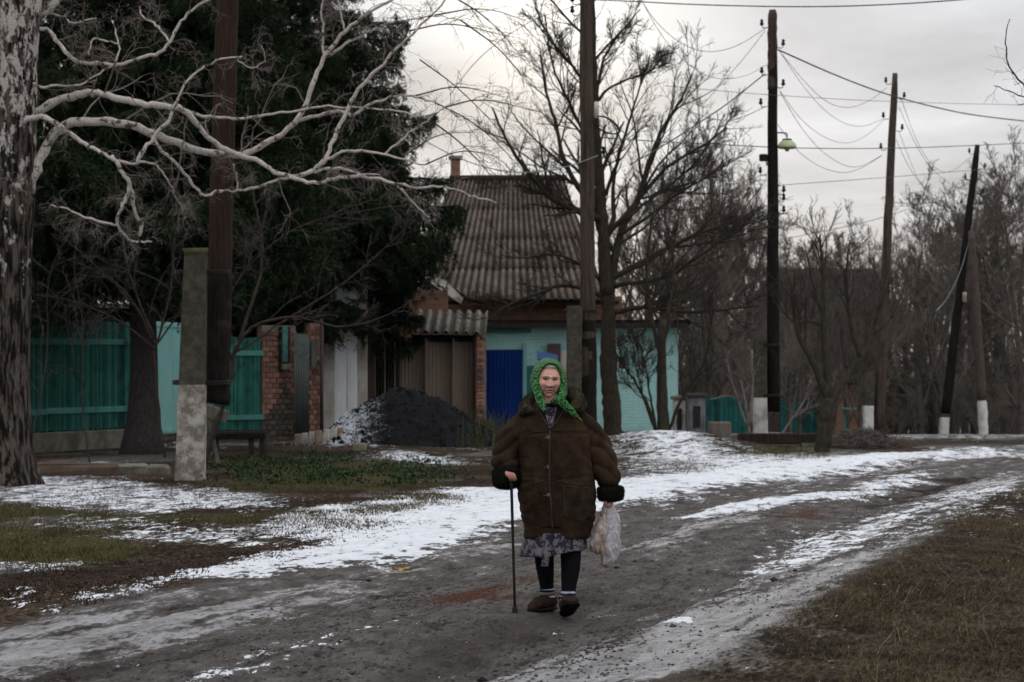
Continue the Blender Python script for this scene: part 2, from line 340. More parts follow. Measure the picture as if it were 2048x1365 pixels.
wr = g.mapv(wp, (1, 1, 1), (0, 0, R(21))); wa = g.mapv(wr, (1, .36, 1)); wb_ = g.mapv(wr, (1, .5, 1)); nf = g.noise(wa, 30, 6, .74); nm_ = g.noise(wb_, 5.5, 8, .70, .4); nb = g.noise(wp, .9, 4, .5); ng = g.noise(g.mapv(wr, (1, .3, 1)), 75, 4, .8)
st = g.noise(g.mapv(g.mapv(wp, (1, 1, 1), (0, 0, R(21))), (8, 1.3, 1)), 1.0, 7, .66, .25)
base = g.mix(g.ramp(nm_, .32, .68), (.066, .057, .051), (.165, .149, .138)); base = g.mix(g.ramp(nb, .4, .62, 0, .6), base, (.080, .068, .061)); base = g.mix(g.ramp(st, .46, .36, 0, .75), base, (.030, .025, .022)); base = g.mix(g.ramp(st, .54, .66, 0, .55), base, (.20, .185, .175)); base = g.mix(g.ramp(nf, .54, .64, 0, .8), base, (.024, .019, .017)); base = g.mix(g.ramp(nf, .44, .36, 0, .55), base, (.19, .172, .16))
base = g.mix(g.ramp(g.voro(wp, 22), .08, .2, .35, 0), base, (.024, .019, .017))
base = g.mix(g.math('MULTIPLY', g.ramp(ng, .52, .68), .55), base, (.19, .17, .155))
fm = g.math('MULTIPLY', g.ramp(g.math('ADD', a1[1], g.math('ADD', g.math('MULTIPLY', g.math('SUBTRACT', st, .5), 2.0), g.math('ADD', g.math('MULTIPLY', g.math('SUBTRACT', nf, .5), 1.5), g.math('MULTIPLY', g.math('SUBTRACT', nm_, .5), 1.2)))), .34, .74), .92); fm = g.math('MULTIPLY', fm, g.ramp(nf, .34, .50, .15, 1))
base = g.mix(fm, base, g.mix(g.ramp(st, .35, .65), (.20, .19, .185), (.38, .37, .37)))
mm = g.ramp(g.math('ADD', a2[0], g.math('MULTIPLY', g.math('SUBTRACT', nm_, .5), .8)), .35, .75)
base = g.mix(mm, base, g.mix(g.ramp(nf, .35, .65), (.018, .013, .011), (.046, .034, .029)))
rm = g.ramp(g.math('ADD', a2[1], g.math('MULTIPLY', g.math('SUBTRACT', nf, .5), 1.0)), .4, .9)
base = g.mix(rm, base, g.mix(g.ramp(ng, .4, .6), (.045, .020, .013), (.115, .052, .030)))
dm = g.ramp(g.math('ADD', a2[2], g.math('MULTIPLY', g.math('SUBTRACT', nm_, .5), .9)), .35, .75)
base = g.mix(dm, base, g.mix(g.mix(g.ramp(nb, .42, .58), g.ramp(nf, .38, .62), g.ramp(nf, .46, .74)), (.018, .013, .009), (.105, .076, .050)))
gm = g.ramp(g.math('ADD', a1[2], g.math('MULTIPLY', g.math('SUBTRACT', nm_, .5), .9)), .35, .75)
base = g.mix(gm, base, g.mix(g.ramp(nf, .35, .68), (.026, .024, .010), (.095, .085, .034)))
sn = g.math('ADD', g.math('MULTIPLY', g.math('SUBTRACT', nf, .5), 2.0), g.math('MULTIPLY', g.math('SUBTRACT', nm_, .5), 2.1))
sn = g.math('ADD', sn, g.math('MULTIPLY', g.math('SUBTRACT', st, .5), 1.2))
sm = g.ramp(g.math('ADD', a1[0], sn), .50, .60)
snowc = g.mix(g.ramp(nm_, .3, .7), (.74, .75, .77), (.90, .905, .92))
col = g.mix(sm, base, snowc)
hgt = g.math('ADD', g.math('MULTIPLY', nf, .6), g.math('ADD', g.math('MULTIPLY', ng, .22), g.math('MULTIPLY', sm, .45)))
hgt = g.math('ADD', hgt, g.math('MULTIPLY', st, .7)); hgt = g.math('ADD', hgt, g.math('MULTIPLY', nm_, .7))
g.bump(hgt, .05, 1.)
GROUND_M = g.fin(col, g.ramp(fm, 0, 1, .95, .6), Specular_IOR_Level=g.ramp(fm, 0, 1, .03, .16))
gme.materials.append(GROUND_M)
ground = tag(ob('ground', gme), 'rutted dirt street with patches of snow and frozen mud', kind='structure')
def sample_zone(px_pts, n, rag=1.0):
    """random ground points in a polygon given in photo pixels (on the street plane)"""
    pts = np.array([gp(*p) for p in px_pts]); lo = pts.min(0); hi = pts.max(0); outp = np.zeros((0, 2))
    while len(outp) < n:
        c = rng.uniform(lo, hi, (n * 3, 2)); outp = np.concatenate([outp, c[polyd(c[:, 0], c[:, 1], pts) > 0]])
    outp = outp[:n] + rng.normal(0, 1, (n, 2)) * np.stack([.006 * outp[:n, 1], .02 * outp[:n, 1]], 1) * rag
    return outp[rng.permutation(n)][: int(n)] if rag == 0 else outp[fbm(outp[:, 0] * 1.6, outp[:, 1] * .9, 61, 4) + rng.normal(0, .07, n) > .43]
def blades(name, pts, h, w, lean, mats, label, cat, zoff=0., curl=.5):
    """a mass of grass blades: two-segment bent strips"""
    n = len(pts); z = gmesh(pts[:, 0], pts[:, 1]) - .006 + zoff; a = rng.uniform(0, 2 * np.pi, n); hh = h * rng.uniform(.35, 1.3, n) * (.35 + 1.5 * fbm(pts[:, 0] * 2.4, pts[:, 1] * 2.4, 33, 3) ** 1.2); ww = w * rng.uniform(.6, 1.4, n)
    ld = rng.uniform(0, 2 * np.pi, n); ln = lean * rng.uniform(.2, 1.3, n) * hh
    b = np.stack([pts[:, 0], pts[:, 1], z], 1); d = np.stack([np.cos(a), np.sin(a), 0 * a], 1) * ww[:, None] / 2
    l = np.stack([np.cos(ld) * ln, np.sin(ld) * ln, 0 * ln], 1); up = np.stack([0 * hh, 0 * hh, hh], 1)
    m = b + up * .6 + l * .4; t = b + up * (1 - curl * rng.uniform(0, .5, n))[:, None] + l * 1.2
    V = np.stack([b - d, b + d, m + d * .7, m - d * .7, t], 1).reshape(-1, 3); i = np.arange(n)[:, None] * 5
    me = mesh_np(name, V, [i + np.array([[0, 1, 2, 3]]), i + np.array([[3, 2, 4]])], mats, True)
    return tag(ob(name, me), label, cat, kind='stuff')
def blade_mat(name, c1, c2, c3):
    g = G(name); n1 = g.noise(g.wpos(), 1.6, 3, .6); n2 = g.noise(g.wpos(), 37, 2, .6); c = g.mix(g.ramp(n1, .35, .65), c1, c2)
    return g.fin(g.mix(g.ramp(n2, .5, .72), c, c3), .8)
M_DRY = blade_mat('dry_grass', (.042, .027, .016), (.088, .070, .034), (.22, .16, .10))
M_STALK = blade_mat('pale_stalk', (.12, .09, .06), (.19, .15, .10), (.26, .21, .15))
M_GRN = blade_mat('dull_grass', (.050, .045, .018), (.085, .070, .028), (.12, .085, .045))
M_LITTER = blade_mat('leaf_litter', (.035, .022, .015), (.060, .036, .024), (.11, .07, .045))
rz_ = [(1480, 1420), (1640, 1235), (1800, 1130), (1950, 1035), (2060, 1000), (2400, 1000), (2500, 1420)]
blades('dry_grass', sample_zone(rz_, 130000), .042, .0028, 1.5, M_DRY, 'dry brown grass on the verge at the lower right', 'grass', curl=.7)
blades('dry_stalks', sample_zone(rz_, 1600), .15, .0028, 1.6, M_STALK, 'long bent dry stalks sticking out of the brown verge', 'grass', curl=.9)
gl = np.concatenate([sample_zone([(-150, 1055), (200, 1056), (300, 1098), (200, 1132), (-150, 1136)], 14000), sample_zone([(-150, 1006), (400, 1030), (650, 1028), (880, 983), (910, 1006), (700, 1042), (300, 1050), (-150, 1036)], 15000),
                     sample_zone([(1230, 900), (1300, 908), (1420, 932), (1390, 944), (1235, 934)], 5000), sample_zone([(1400, 900), (1540, 893), (1720, 902), (1650, 917), (1450, 920)], 6000), sample_zone([(400, 955), (430, 965), (900, 965), (900, 985), (400, 985)], 4000)])
blades('dull_grass', gl, .05, .006, 1.2, M_GRN, 'short dull green grass between the snow patches on the verge', 'grass')
ll = np.concatenate([sample_zone([(-150, 1148), (350, 1126), (640, 1086), (620, 1112), (420, 1154), (150, 1224), (-150, 1240)], 12000), sample_zone([(560, 1002), (920, 980), (880, 1010), (650, 1040)], 8000), sample_zone([(-100, 930), (340, 945), (420, 985), (200, 965), (-100, 950)], 5000),
                     sample_zone([(-100, 955), (560, 985), (590, 1012), (300, 1032), (-100, 1010)], 3500), sample_zone([(500, 1050), (760, 1030), (800, 1060), (620, 1090)], 2500), sample_zone([(930, 930), (1240, 925), (1400, 945), (1240, 955), (900, 965)], 4000)])
blades('leaf_litter', ll, .028, .010, 1.4, M_LITTER, 'dark brown leaf litter and dead weeds along the snowy verge', 'litter', curl=.9)
# ------------------------------------------------------------------ building materials
def paint_wood(name, c1, c2, grime, vary=.18):
    g = G(name); p = g.pos(); v = g.mapv(p, (9, 9, .7)); n1 = g.noise(v, 4, 6, .65); n2 = g.noise(g.wpos(), 2.3, 5, .65)
    col = g.mix(g.ramp(n1, .3, .7), c1, c2); col = g.mix(g.math('MULTIPLY', g.ramp(n2, .48, .68), .75), col, grime)
    col = g.mix(g.ramp(g.noise(v, 11, 4, .7), .63, .72), col, (.10, .09, .075))
    k = g.ramp(g.rand(), 0, 1, 1 - vary, 1 + vary); m = g.n('VectorMath'); m.operation = 'SCALE'; g.set(m.inputs[0], col); g.set(m.inputs['Scale'], k)
    g.bump(n1, .004); return g.fin(m.outputs[0], .7)
M_TEAL = paint_wood('teal_painted_board', (.018, .098, .080), (.034, .150, .122), (.016, .040, .034), .35)
M_TEALD = paint_wood('dark_teal_board', (.010, .062, .058), (.018, .090, .082), (.012, .035, .032), .3)
M_TEALR = paint_wood('teal_painted_rail', (.055, .195, .165), (.088, .25, .21), (.045, .115, .095), .1)
M_TURQ_METAL = rough_mat('turquoise_sheet_metal', (.17, .38, .345), (.22, .43, .395), 3, (1, 1, .6), .5, .002, (.20, .36, .31))
M_CONC = rough_mat('old_concrete', (.13, .115, .09), (.22, .20, .165), 6, rough=.95, bump=.012, c3=(.10, .10, .065))
M_CONC2 = rough_mat('pale_concrete', (.36, .33, .28), (.54, .50, .44), 5, (1, 1, .5), .95, .01, (.20, .175, .14))
M_BRICK = rough_mat('red_brick', (.22, .105, .075), (.32, .165, .12), 14, rough=.95, bump=.006, c3=(.16, .105, .085), vary=.28)
M_BRICKG = rough_mat('sooty_brick', (.070, .058, .050), (.115, .092, .078), 12, rough=.95, bump=.006, vary=.22)
M_MORTAR = rough_mat('crumbling_mortar', (.16, .13, .105), (.26, .22, .18), 18, rough=.98, bump=.006)
M_DARKW = rough_mat('dark_weathered_wood', (.018, .014, .012), (.050, .038, .031), 6, (6, 6, .8), .9, .006)
M_BLACK = rough_mat('black_tar_and_shadow', (.006, .006, .006), (.014, .013, .012), 9, rough=.85, bump=.004)
M_WHITEM = rough_mat('white_sheet_metal', (.76, .77, .79), (.84, .85, .87), 2, (1, 1, .5), .5, .002, (.62, .60, .57))
M_GREYCORR = rough_mat('grey_green_sheet', (.075, .088, .082), (.11, .125, .115), 4, (1, 1, .4), .6, .002)
M_BROWNM = rough_mat('brown_profiled_sheet', (.155, .115, .090), (.215, .165, .130), 2, (1, 1, .3), .6, .002, (.13, .09, .075))
M_BROWND = rough_mat('maroon_sheet', (.070, .042, .040), (.10, .062, .056), 3, rough=.6, bump=.002)
def slate(name, c1, c2, c3, dirt):  # dirt colour in the wave valleys also paints in the corrugation's shading
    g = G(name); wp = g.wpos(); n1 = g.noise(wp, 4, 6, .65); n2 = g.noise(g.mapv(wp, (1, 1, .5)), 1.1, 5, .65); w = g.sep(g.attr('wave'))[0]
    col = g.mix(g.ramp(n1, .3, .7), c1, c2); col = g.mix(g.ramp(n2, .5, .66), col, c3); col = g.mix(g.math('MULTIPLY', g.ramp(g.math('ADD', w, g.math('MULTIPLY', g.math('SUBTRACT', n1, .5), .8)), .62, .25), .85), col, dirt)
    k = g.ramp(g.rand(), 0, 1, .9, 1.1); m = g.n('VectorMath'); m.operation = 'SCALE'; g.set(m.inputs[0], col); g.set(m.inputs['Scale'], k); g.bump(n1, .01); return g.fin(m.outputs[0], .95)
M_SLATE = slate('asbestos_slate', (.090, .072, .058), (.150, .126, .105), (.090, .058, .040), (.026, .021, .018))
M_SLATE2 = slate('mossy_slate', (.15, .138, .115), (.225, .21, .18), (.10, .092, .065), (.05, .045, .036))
M_BLUE = rough_mat('blue_sheet', (.004, .026, .14), (.006, .034, .18), 2, (1, 1, .3), .5, .002)
M_BLUEP = rough_mat('faded_blue_plastic', (.035, .07, .17), (.06, .10, .21), 4, rough=.6, bump=.002)
M_IRON = rough_mat('rusty_iron', (.020, .017, .016), (.055, .042, .036), 20, rough=.7, bump=.003)
M_WHITEP = rough_mat('white_plaster', (.46, .43, .39), (.58, .55, .50), 4, rough=.95, bump=.006, c3=(.34, .29, .24))
M_WOOD = rough_mat('grey_timber', (.10, .085, .070), (.18, .155, .13), 5, (6, 6, .7), .9, .005)
def brick_paint(name, c1, c2, mort, sx=.26, sy=.078, worn=None, mbump=.006):
    g = G(name); v = g.mapv(g.pos(), (1, 1, 1), (R(90), 0, 0)); b = g.n('TexBrick'); g.set(b.inputs['Vector'], v)
    b.inputs['Scale'].default_value = 1; b.inputs['Brick Width'].default_value = sx; b.inputs['Row Height'].default_value = sy; b.inputs['Mortar Size'].default_value = .008
    b.inputs['Mortar Smooth'].default_value = .3
    g.set(b.inputs['Color1'], c1); g.set(b.inputs['Color2'], c2); g.set(b.inputs['Mortar'], mort)
    n1 = g.noise(g.wpos(), 1.7, 6, .65); n2 = g.noise(g.wpos(), 16, 4, .6); col = g.mix(g.math('MULTIPLY', g.ramp(n2, .4, .7), .25), b.outputs[0], tuple(.6 * x for x in c1))
    if worn: col = g.mix(g.ramp(n1, .54, .66), col, worn)
    g.bump(g.math('SUBTRACT', g.math('MULTIPLY', n2, .4), b.outputs[1]), mbump); return g.fin(col, .9)
M_TURQW = brick_paint('turquoise_painted_brick', (.40, .67, .62), (.44, .71, .66), (.33, .58, .53), worn=(.34, .57, .53))
M_HOUSEB = brick_paint('old_red_brickwork', (.20, .095, .062), (.29, .15, .10), (.21, .165, .13), worn=(.17, .115, .09))
# ------------------------------------------------------------------ facade helpers
def line(pxa, Ya, pxb, Yb):
    A = Vector((PX(pxa, Ya), Ya)); B = Vector((PX(pxb, Yb), Yb)); d = B - A; ln = d.length; return A, d / ln, ln, math.atan2(d.y, d.x)
_bc = {}
def piece(name, size, mat, parent, c, rz=0., bev=.004, smooth=False, jit=0.):
    key = (name, tuple(round(s, 3) for s in size), mat.name, bev)
    if key not in _bc:
        mb = MB(); box(mb, (0, 0, 0), size, bev=bev) if bev else box(mb, (0, 0, 0), size); _bc[key] = mb.mesh(name, mat, smooth)
    o = ob(name, _bc[key]); o.location = Vector(c) - Vector(parent.location); o.rotation_euler = (rng.normal(0, jit), rng.normal(0, jit), rz); o.parent = parent; return o
def wallbox(name, mat, parent, pxa, Ya, pxb, Yb, z0, z1, th=.2, off=0.):
    A, d, ln, a = line(pxa, Ya, pxb, Yb); n = Vector((-d.y, d.x)); c = A + d * ln / 2 + n * (th / 2 + off)
    return piece(name, (ln, th, z1 - z0), mat, parent, (c.x, c.y, (z0 + z1) / 2), a, bev=0)
def corrugated(name, mat, parent, A, B, z0, z1, pitch=.1, amp=.02, kind='sin', per=8, tops=None, off=0.):
    """vertical ribbed sheet standing on A-B"""
    A = Vector(A[:2]); B = Vector(B[:2]); d = B - A; ln = d.length; d /= ln; n = Vector((d.y, -d.x)); K = max(8, int(ln / pitch * per)); u = np.linspace(0, ln, K)
    ph = u / pitch * 2 * np.pi
    h = np.sin(ph) if kind == 'sin' else np.clip(np.sin(ph) * 2.5, -1, 1)
    h = h * amp + off; x = A.x + d.x * u + n.x * h; y = A.y + d.y * u + n.y * h
    zt = np.full(K, z1) if tops is None else np.interp(u / ln, [0, 1], tops)
    V = np.concatenate([np.stack([x, y, np.full(K, z0)], 1), np.stack([x, y, zt], 1)]); i = np.arange(K - 1)
    me = mesh_np(name, V, [np.stack([i, i + 1, i + 1 + K, i + K], 1)], mat, kind == 'sin'); o = ob(name, me); sol = o.modifiers.new('t', 'SOLIDIFY'); sol.thickness = .006; return rel(o, parent)
# ------------------------------------------------------------------ picket fences
def picket_fence(label, pxa, Ya, pxb, Yb, zb, zt, rails, bw=.055, gap=.008, foundation=None):
    A, d, ln, a = line(pxa, Ya, pxb, Yb); f = thing('picket_fence', label, 'fence', (A.x, A.y, 0)); nrm = Vector((d.y, -d.x)); n = int(ln / (bw + gap))
    for i in range(n):
        c = A + d * ((i + .5) * (bw + gap)); dz = rng.choice([0, .02, -.02, .04]) if rng.random() < .4 else 0; zz = zt + .035 * math.sin(i * .35) * rng.random()
        piece('board', (bw, .022, zz - zb + 0.0), M_TEAL, f, (c.x, c.y, (zz + zb) / 2 + dz * .3), a, bev=.006, jit=.006) if rng.random() < .5 else piece('board', (bw, .022, zt - zb), M_TEAL, f, (c.x, c.y, (zt + zb) / 2 + dz * .5), a, bev=.006, jit=.006)
    for z in rails:
        for k in range(2):
            c = A + d * (ln * (.25 + .5 * k)) + nrm * .036; piece('rail', (ln / 2 - .01, .045, .11), M_TEALR, f, (c.x, c.y, z + rng.normal(0, .01)), a, bev=.008, jit=.004)
    for k in range(max(2, int(ln / 2.2)) + 1):
        c = A + d * (ln * k / max(2, int(ln / 2.2))) - nrm * .07; piece('post', (.09, .09, zt - .05 + .1), M_DARKW, f, (c.x, c.y, (zt - .15) / 2), a)
    if foundation:
        c = A + d * ln / 2; piece('foundation', (ln + .05, .26, foundation + .2), M_CONC, f, (c.x, c.y, foundation / 2 - .1), a, bev=.015)
    return f
picket_fence('long dark teal picket fence on a concrete footing behind the birch', -110, 40.6, 262, 46.2, .36, 2.36, (.72, 1.98), foundation=.34)
picket_fence('short teal picket fence between the concrete pole stub and the brick wall', 380, 50.2, 524, 52.6, .10, 2.16, (.45, 1.80))
# gate between the two fences
A, d, ln, a = line(300, 47.6, 384, 50.1)
gt = thing('metal_gate', 'pale turquoise sheet metal gate between the teal fences', 'gate', (A.x, A.y, 0))
for k in range(2):
    c = A + d * (ln * (.25 + .5 * k)); lf = piece('gate_leaf', (ln / 2 - .02, .035, 2.25), M_TURQ_METAL, gt, (c.x, c.y, 1.30), a, bev=.006)
    for z in (-1.06, 1.06):
        b = MB(); box(b, (0, -.03, z), (ln / 2 - .05, .03, .07), bev=.004); b.obj('crossbar', M_TURQ_METAL, lf, False)
piece('gate_post', (.10, .10, 2.75), M_TEALR, gt, (PX(270, 46.3), 46.3, 1.37), a)
bx = thing('post_box', 'small weathered wooden box hung on the teal gate post', 'box', (PX(271, 45.9), 45.9, 1.55))
piece('box_body', (.13, .12, .56), rough_mat('mustard_wood', (.11, .085, .035), (.16, .12, .05), 9, (5, 5, .8)), bx, (PX(271, 45.9), 45.9, 1.83), a, bev=.01)
piece('box_lid', (.16, .16, .025), M_WOOD, bx, (PX(271, 45.9), 45.9, 2.125), a)
# dark shed behind the left fence
sh = thing('dark_shed', 'dark timber shed with a slate roof behind the long teal fence', 'shed', (PX(120, 50), 50, 0))
wallbox('wall', M_BLACK, sh, -120, 49.0, 300, 51.5, 0, 2.85); wallbox('wing_wall', M_DARKW, sh, 296, 55.2, 530, 56.4, 0, 3.35); wallbox('wing_fascia', M_WOOD, sh, 296, 55.1, 530, 56.3, 3.25, 3.4, .08)
Ash = P(-140, 598, 48.4); Bsh = P(300, 604, 51.0)
def roof_sheet(name, mat, parent, TL, TR, BR, BL, waves, amp=.03, rows=2, per=8, cut=None, sag=0.):
    """wavy slate roof patch TL-TR (ridge) to BL-BR (eave), laid as overlapping rows of sheets"""
    TL, TR, BR, BL = [np.array(v, float) for v in (TL, TR, BR, BL)]; nrm = np.cross(TR - TL, BL - TL); nrm /= np.linalg.norm(nrm); nrm *= -1 if nrm[2] < 0 else 1
    cols = max(1, round(waves / 6)); objs = []
    for r in range(rows):
        for c in range(cols):
            u = np.linspace(c / cols, (c + 1) / cols + .012 / cols, int(waves / cols * per) + 1); u = np.minimum(u, 1)
            v = np.linspace(max(0, r / rows - .02), (r + 1) / rows, 5); vb = np.ones_like(u)
            if cut: vb = cut(u)
            uu, vv = np.meshgrid(u, v); vv = np.minimum(vv, vb[None] )
            if (vb <= v[0] + 1e-3).all(): continue
            p = (TL * (1 - uu[..., None]) + TR * uu[..., None]) * (1 - vv[..., None]) + (BL * (1 - uu[..., None]) + BR * uu[..., None]) * vv[..., None]
            h = amp * np.sin(uu * waves * 2 * np.pi) + .018 * (rows - r) * 0 + .012 * (vv - v[0]) * rows + rng.normal(0, .004)
            p = p + nrm * h[..., None] - np.array([0, 0, sag]) * (4 * vv * (1 - vv))[..., None]
            m, n = uu.shape; ii = np.arange(m * n).reshape(m, n)
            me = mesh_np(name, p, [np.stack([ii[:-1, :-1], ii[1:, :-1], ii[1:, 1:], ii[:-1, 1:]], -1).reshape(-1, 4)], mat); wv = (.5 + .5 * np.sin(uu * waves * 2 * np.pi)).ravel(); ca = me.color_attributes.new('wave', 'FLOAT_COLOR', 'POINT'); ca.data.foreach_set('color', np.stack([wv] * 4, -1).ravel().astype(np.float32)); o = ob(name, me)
            sol = o.modifiers.new('t', 'SOLIDIFY'); sol.thickness = .012; rel(o, parent); objs.append(o)
    return objs
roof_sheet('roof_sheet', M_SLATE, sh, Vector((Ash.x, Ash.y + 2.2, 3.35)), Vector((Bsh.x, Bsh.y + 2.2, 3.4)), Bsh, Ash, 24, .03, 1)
b = MB(); c = (Ash + Bsh) / 2; box(b, (0, 0, 0), ((Bsh - Ash).length, .03, .09), math.atan2(Bsh.y - Ash.y, Bsh.x - Ash.x)); o = b.obj('fascia', M_WOOD, sh, False); o.location = c + Vector((0, .03, -.09)) - sh.location
# ------------------------------------------------------------------ brick wall piece by piece
bw = thing('brick_wall', 'crumbling red brick wall with a sooty base beside the teal fence', 'wall', (PX(556, 53.2), 53.2, 0))
A, d, ln, a = line(525, 53.0, 592, 53.5)
piece('mortar_core', (ln, .22, 2.45), M_MORTAR, bw, ((A + d * ln / 2 + Vector((-d.y, d.x)) * .125).x, (A + d * ln / 2 + Vector((-d.y, d.x)) * .125).y, 1.22), a, bev=0)
def brick_field(parent, A, d, ln, a, z0, z1, w, h, soot=None, depth=.06, skip=None, joint=.012):
    r = 0; z = z0
    while z + h < z1:
        x = -(r % 2) * w / 2
        while x < ln:
            x0, x1 = max(x, 0), min(x + w - joint, ln)
            if x1 - x0 > .04 and not (skip and skip((x0 + x1) / 2, z + h / 2)):
                c = A + d * ((x0 + x1) / 2) + Vector((d.y, -d.x)) * float(rng.uniform(-.012, .008)); dark = soot and soot((x0 + x1) / 2 / ln, z + h / 2)
                piece('brick', (round(x1 - x0, 2), depth, h - joint), M_BRICKG if dark else M_BRICK, parent, (c.x, c.y, z + h / 2), a, bev=.008, jit=.006)
            x += w
        z += h; r += 1
brick_field(bw, A, d, ln, a, .02, 2.42, .17, .115, lambda u, z: z < .55 + .8 * math.exp(-((u - .62) / .22) ** 2) + rng.normal(0, .1), skip=lambda x, z: x > .38 and x < .62 and z > 1.42)
fr = thing('narrow_window', 'narrow teal shuttered window slot in the crumbling brick wall', 'window', (PX(569, 53.1), 53.1, 1.45))
piece('frame', (.24, .10, .98), M_DARKW, fr, (PX(569, 53.22), 53.22, 1.93), a, bev=.01); piece('shutter', (.13, .03, .80), M_TEALR, fr, (PX(570, 53.15), 53.15, 2.04), a); piece('sill', (.20, .10, .14), M_CONC, fr, (PX(572, 53.1), 53.1, 1.53), a, bev=.01)
cs = thing('metal_sheet', 'narrow grey green corrugated sheet leaning upright against the brick wall', 'metal sheet', (PX(602, 52.9), 52.9, 0))
corrugated('sheet', M_GREYCORR, cs, (PX(588, 52.9), 52.9), (PX(618, 53.0), 53.0), .02, 2.25, .055, .012)
bw2 = thing('brick_pier', 'narrow patched brick pier between the corrugated sheet and the pipe', 'wall', (PX(628, 53.8), 53.8, 0))
A, d, ln, a = line(614, 53.6, 642, 53.8)
piece('mortar_core', (ln, .22, 2.5), M_MORTAR, bw2, (PX(628, 53.8), 53.83, 1.25), a, bev=0); brick_field(bw2, A, d, ln, a, .02, 2.48, .13, .11, lambda u, z: rng.random() < .15)
piece('vent_panel', (.14, .05, .58), M_GREYCORR, bw2, (PX(628, 53.6), 53.55, 1.82), a, bev=.006)
pp = MB(); tubes(pp, [[PX(644, 53.6), 53.55, -.05], [PX(643, 53.6), 53.55, 2.6]], np.array([.04, .04]), 10); tag(pp.obj('drain_pipe', M_BROWND), 'rusty brown upright pipe between brick pier and white door', 'pipe')
# ------------------------------------------------------------------ white-door garage
ga = thing('garage', 'pale garage with tall white sheet metal double doors behind the coal heap', 'garage', (PX(690, 55.4), 55.4, 0))
piece('pilaster', (.29, .3, 3.9), M_CONC2, ga, (PX(657, 55), 55.1, 1.95), .05, bev=.01); piece('pilaster', (.28, .3, 3.9), M_CONC2, ga, (PX(722, 55.3), 55.4, 1.95), .05, bev=.01)
piece('door_leaf', (.285, .05, 3.6), M_WHITEM, ga, (PX(680.5, 55.2), 55.22, 1.85), .05, bev=.01); piece('door_leaf', (.225, .05, 3.6), M_WHITEM, ga, (PX(703.5, 55.2), 55.24, 1.85), .05, bev=.01)
piece('hinge', (.03, .03, .28), M_IRON, ga, (PX(667.5, 55.1), 55.13, .92), .05); piece('hinge', (.03, .03, .2), M_IRON, ga, (PX(667.5, 55.1), 55.13, 2.35), .05)
piece('lintel', (.56, .30, .30), M_CONC2, ga, (PX(690, 55.2), 55.27, 3.81), .05, bev=.02); piece('rear_wall', (2.5, .3, 3.6), M_DARKW, ga, (PX(672, 58), 58.4, 1.8), .05, bev=0); piece('roof_slab', (1.3, 2.2, .10), M_BLACK, ga, (PX(690, 55.8), 55.9, 4.01), .05, bev=.03)  # garage roof slab coloured black so that it reads as shadow
# white two-storey house far behind the spruces
wh = thing('white_house', 'white plastered two storey house half hidden behind the big spruces', 'house', (PX(690, 74), 74, 0))
piece('wall', (1.9, 5, 8.9), M_WHITEP, wh, (PX(688, 74), 76, 4.45), 0, bev=0); piece('drain_pipe', (.07, .07, 8.4), M_IRON, wh, (PX(749, 73.4), 73.4, 4.4), 0)
b = MB(); box(b, (0, 0, 0), (2.4, 5.6, .25), bev=.03); o = b.obj('roof', M_SLATE, wh, False); o.location = Vector((PX(688, 74), 76, 9.05)) - wh.location
for px_, z in ((705, 4.6), (705, 7.2)):
    w_ = piece('window', (.9, .06, 1.3), M_WOOD, wh, (PX(px_, 73.5), 73.48, z)); b = MB(); box(b, (0, -.04, 0), (.76, .02, 1.16)); b.obj('pane', rough_mat('dim_glass', (.03, .035, .04), (.05, .055, .06), 2, rough=.15, bump=0), w_, False)
# ------------------------------------------------------------------ dark wicket with its little roof
wk = thing('iron_wicket', 'dark iron barred wicket gate with a maroon side sheet', 'gate', (PX(765, 56), 56, 0))
piece('side_sheet', (.19, .05, 2.2), M_BROWND, wk, (PX(739, 55.9), 55.9, 1.1)); piece('backing', (.62, .03, 2.3), M_BLACK, wk, (PX(770, 56.3), 56.35, 1.2), bev=0)
for i in range(7): piece('bar', (.035, .03, 2.0 + .1 * (i % 2)), M_DARKW if i % 3 else M_WOOD, wk, (PX(750 + i * 6.6, 56), 56.0, 1.1 + .03 * (i % 3)), 0, bev=.004, jit=.008)
for z in (.5, 1.75): piece('crossbar', (.58, .03, .05), M_IRON, wk, (PX(770, 56), 56.04, z))
piece('post', (.08, .1, 3.0), M_DARKW, wk, (PX(748, 56.1), 56.1, 1.5)); piece('post', (.08, .1, 2.7), M_DARKW, wk, (PX(796, 56.1), 56.1, 1.35))
cn_ = thing('porch_roof', 'small black wavy roof sloping over the iron wicket', 'roof', (PX(790, 56), 56, 2.6))
roof_sheet('roof_sheet', M_BLACK, cn_, P(748, 592, 57.0), P(806, 596, 57.0), P(838, 640, 55.2), P(748, 618, 55.2), 7, .03, 1)
piece('fascia', (1.05, .04, .16), M_BLACK, cn_, (PX(793, 55.25), 55.3, 2.62)); piece('side_beam', (.06, 1.7, .12), M_BLACK, cn_, (PX(748, 56), 56.1, 2.78))
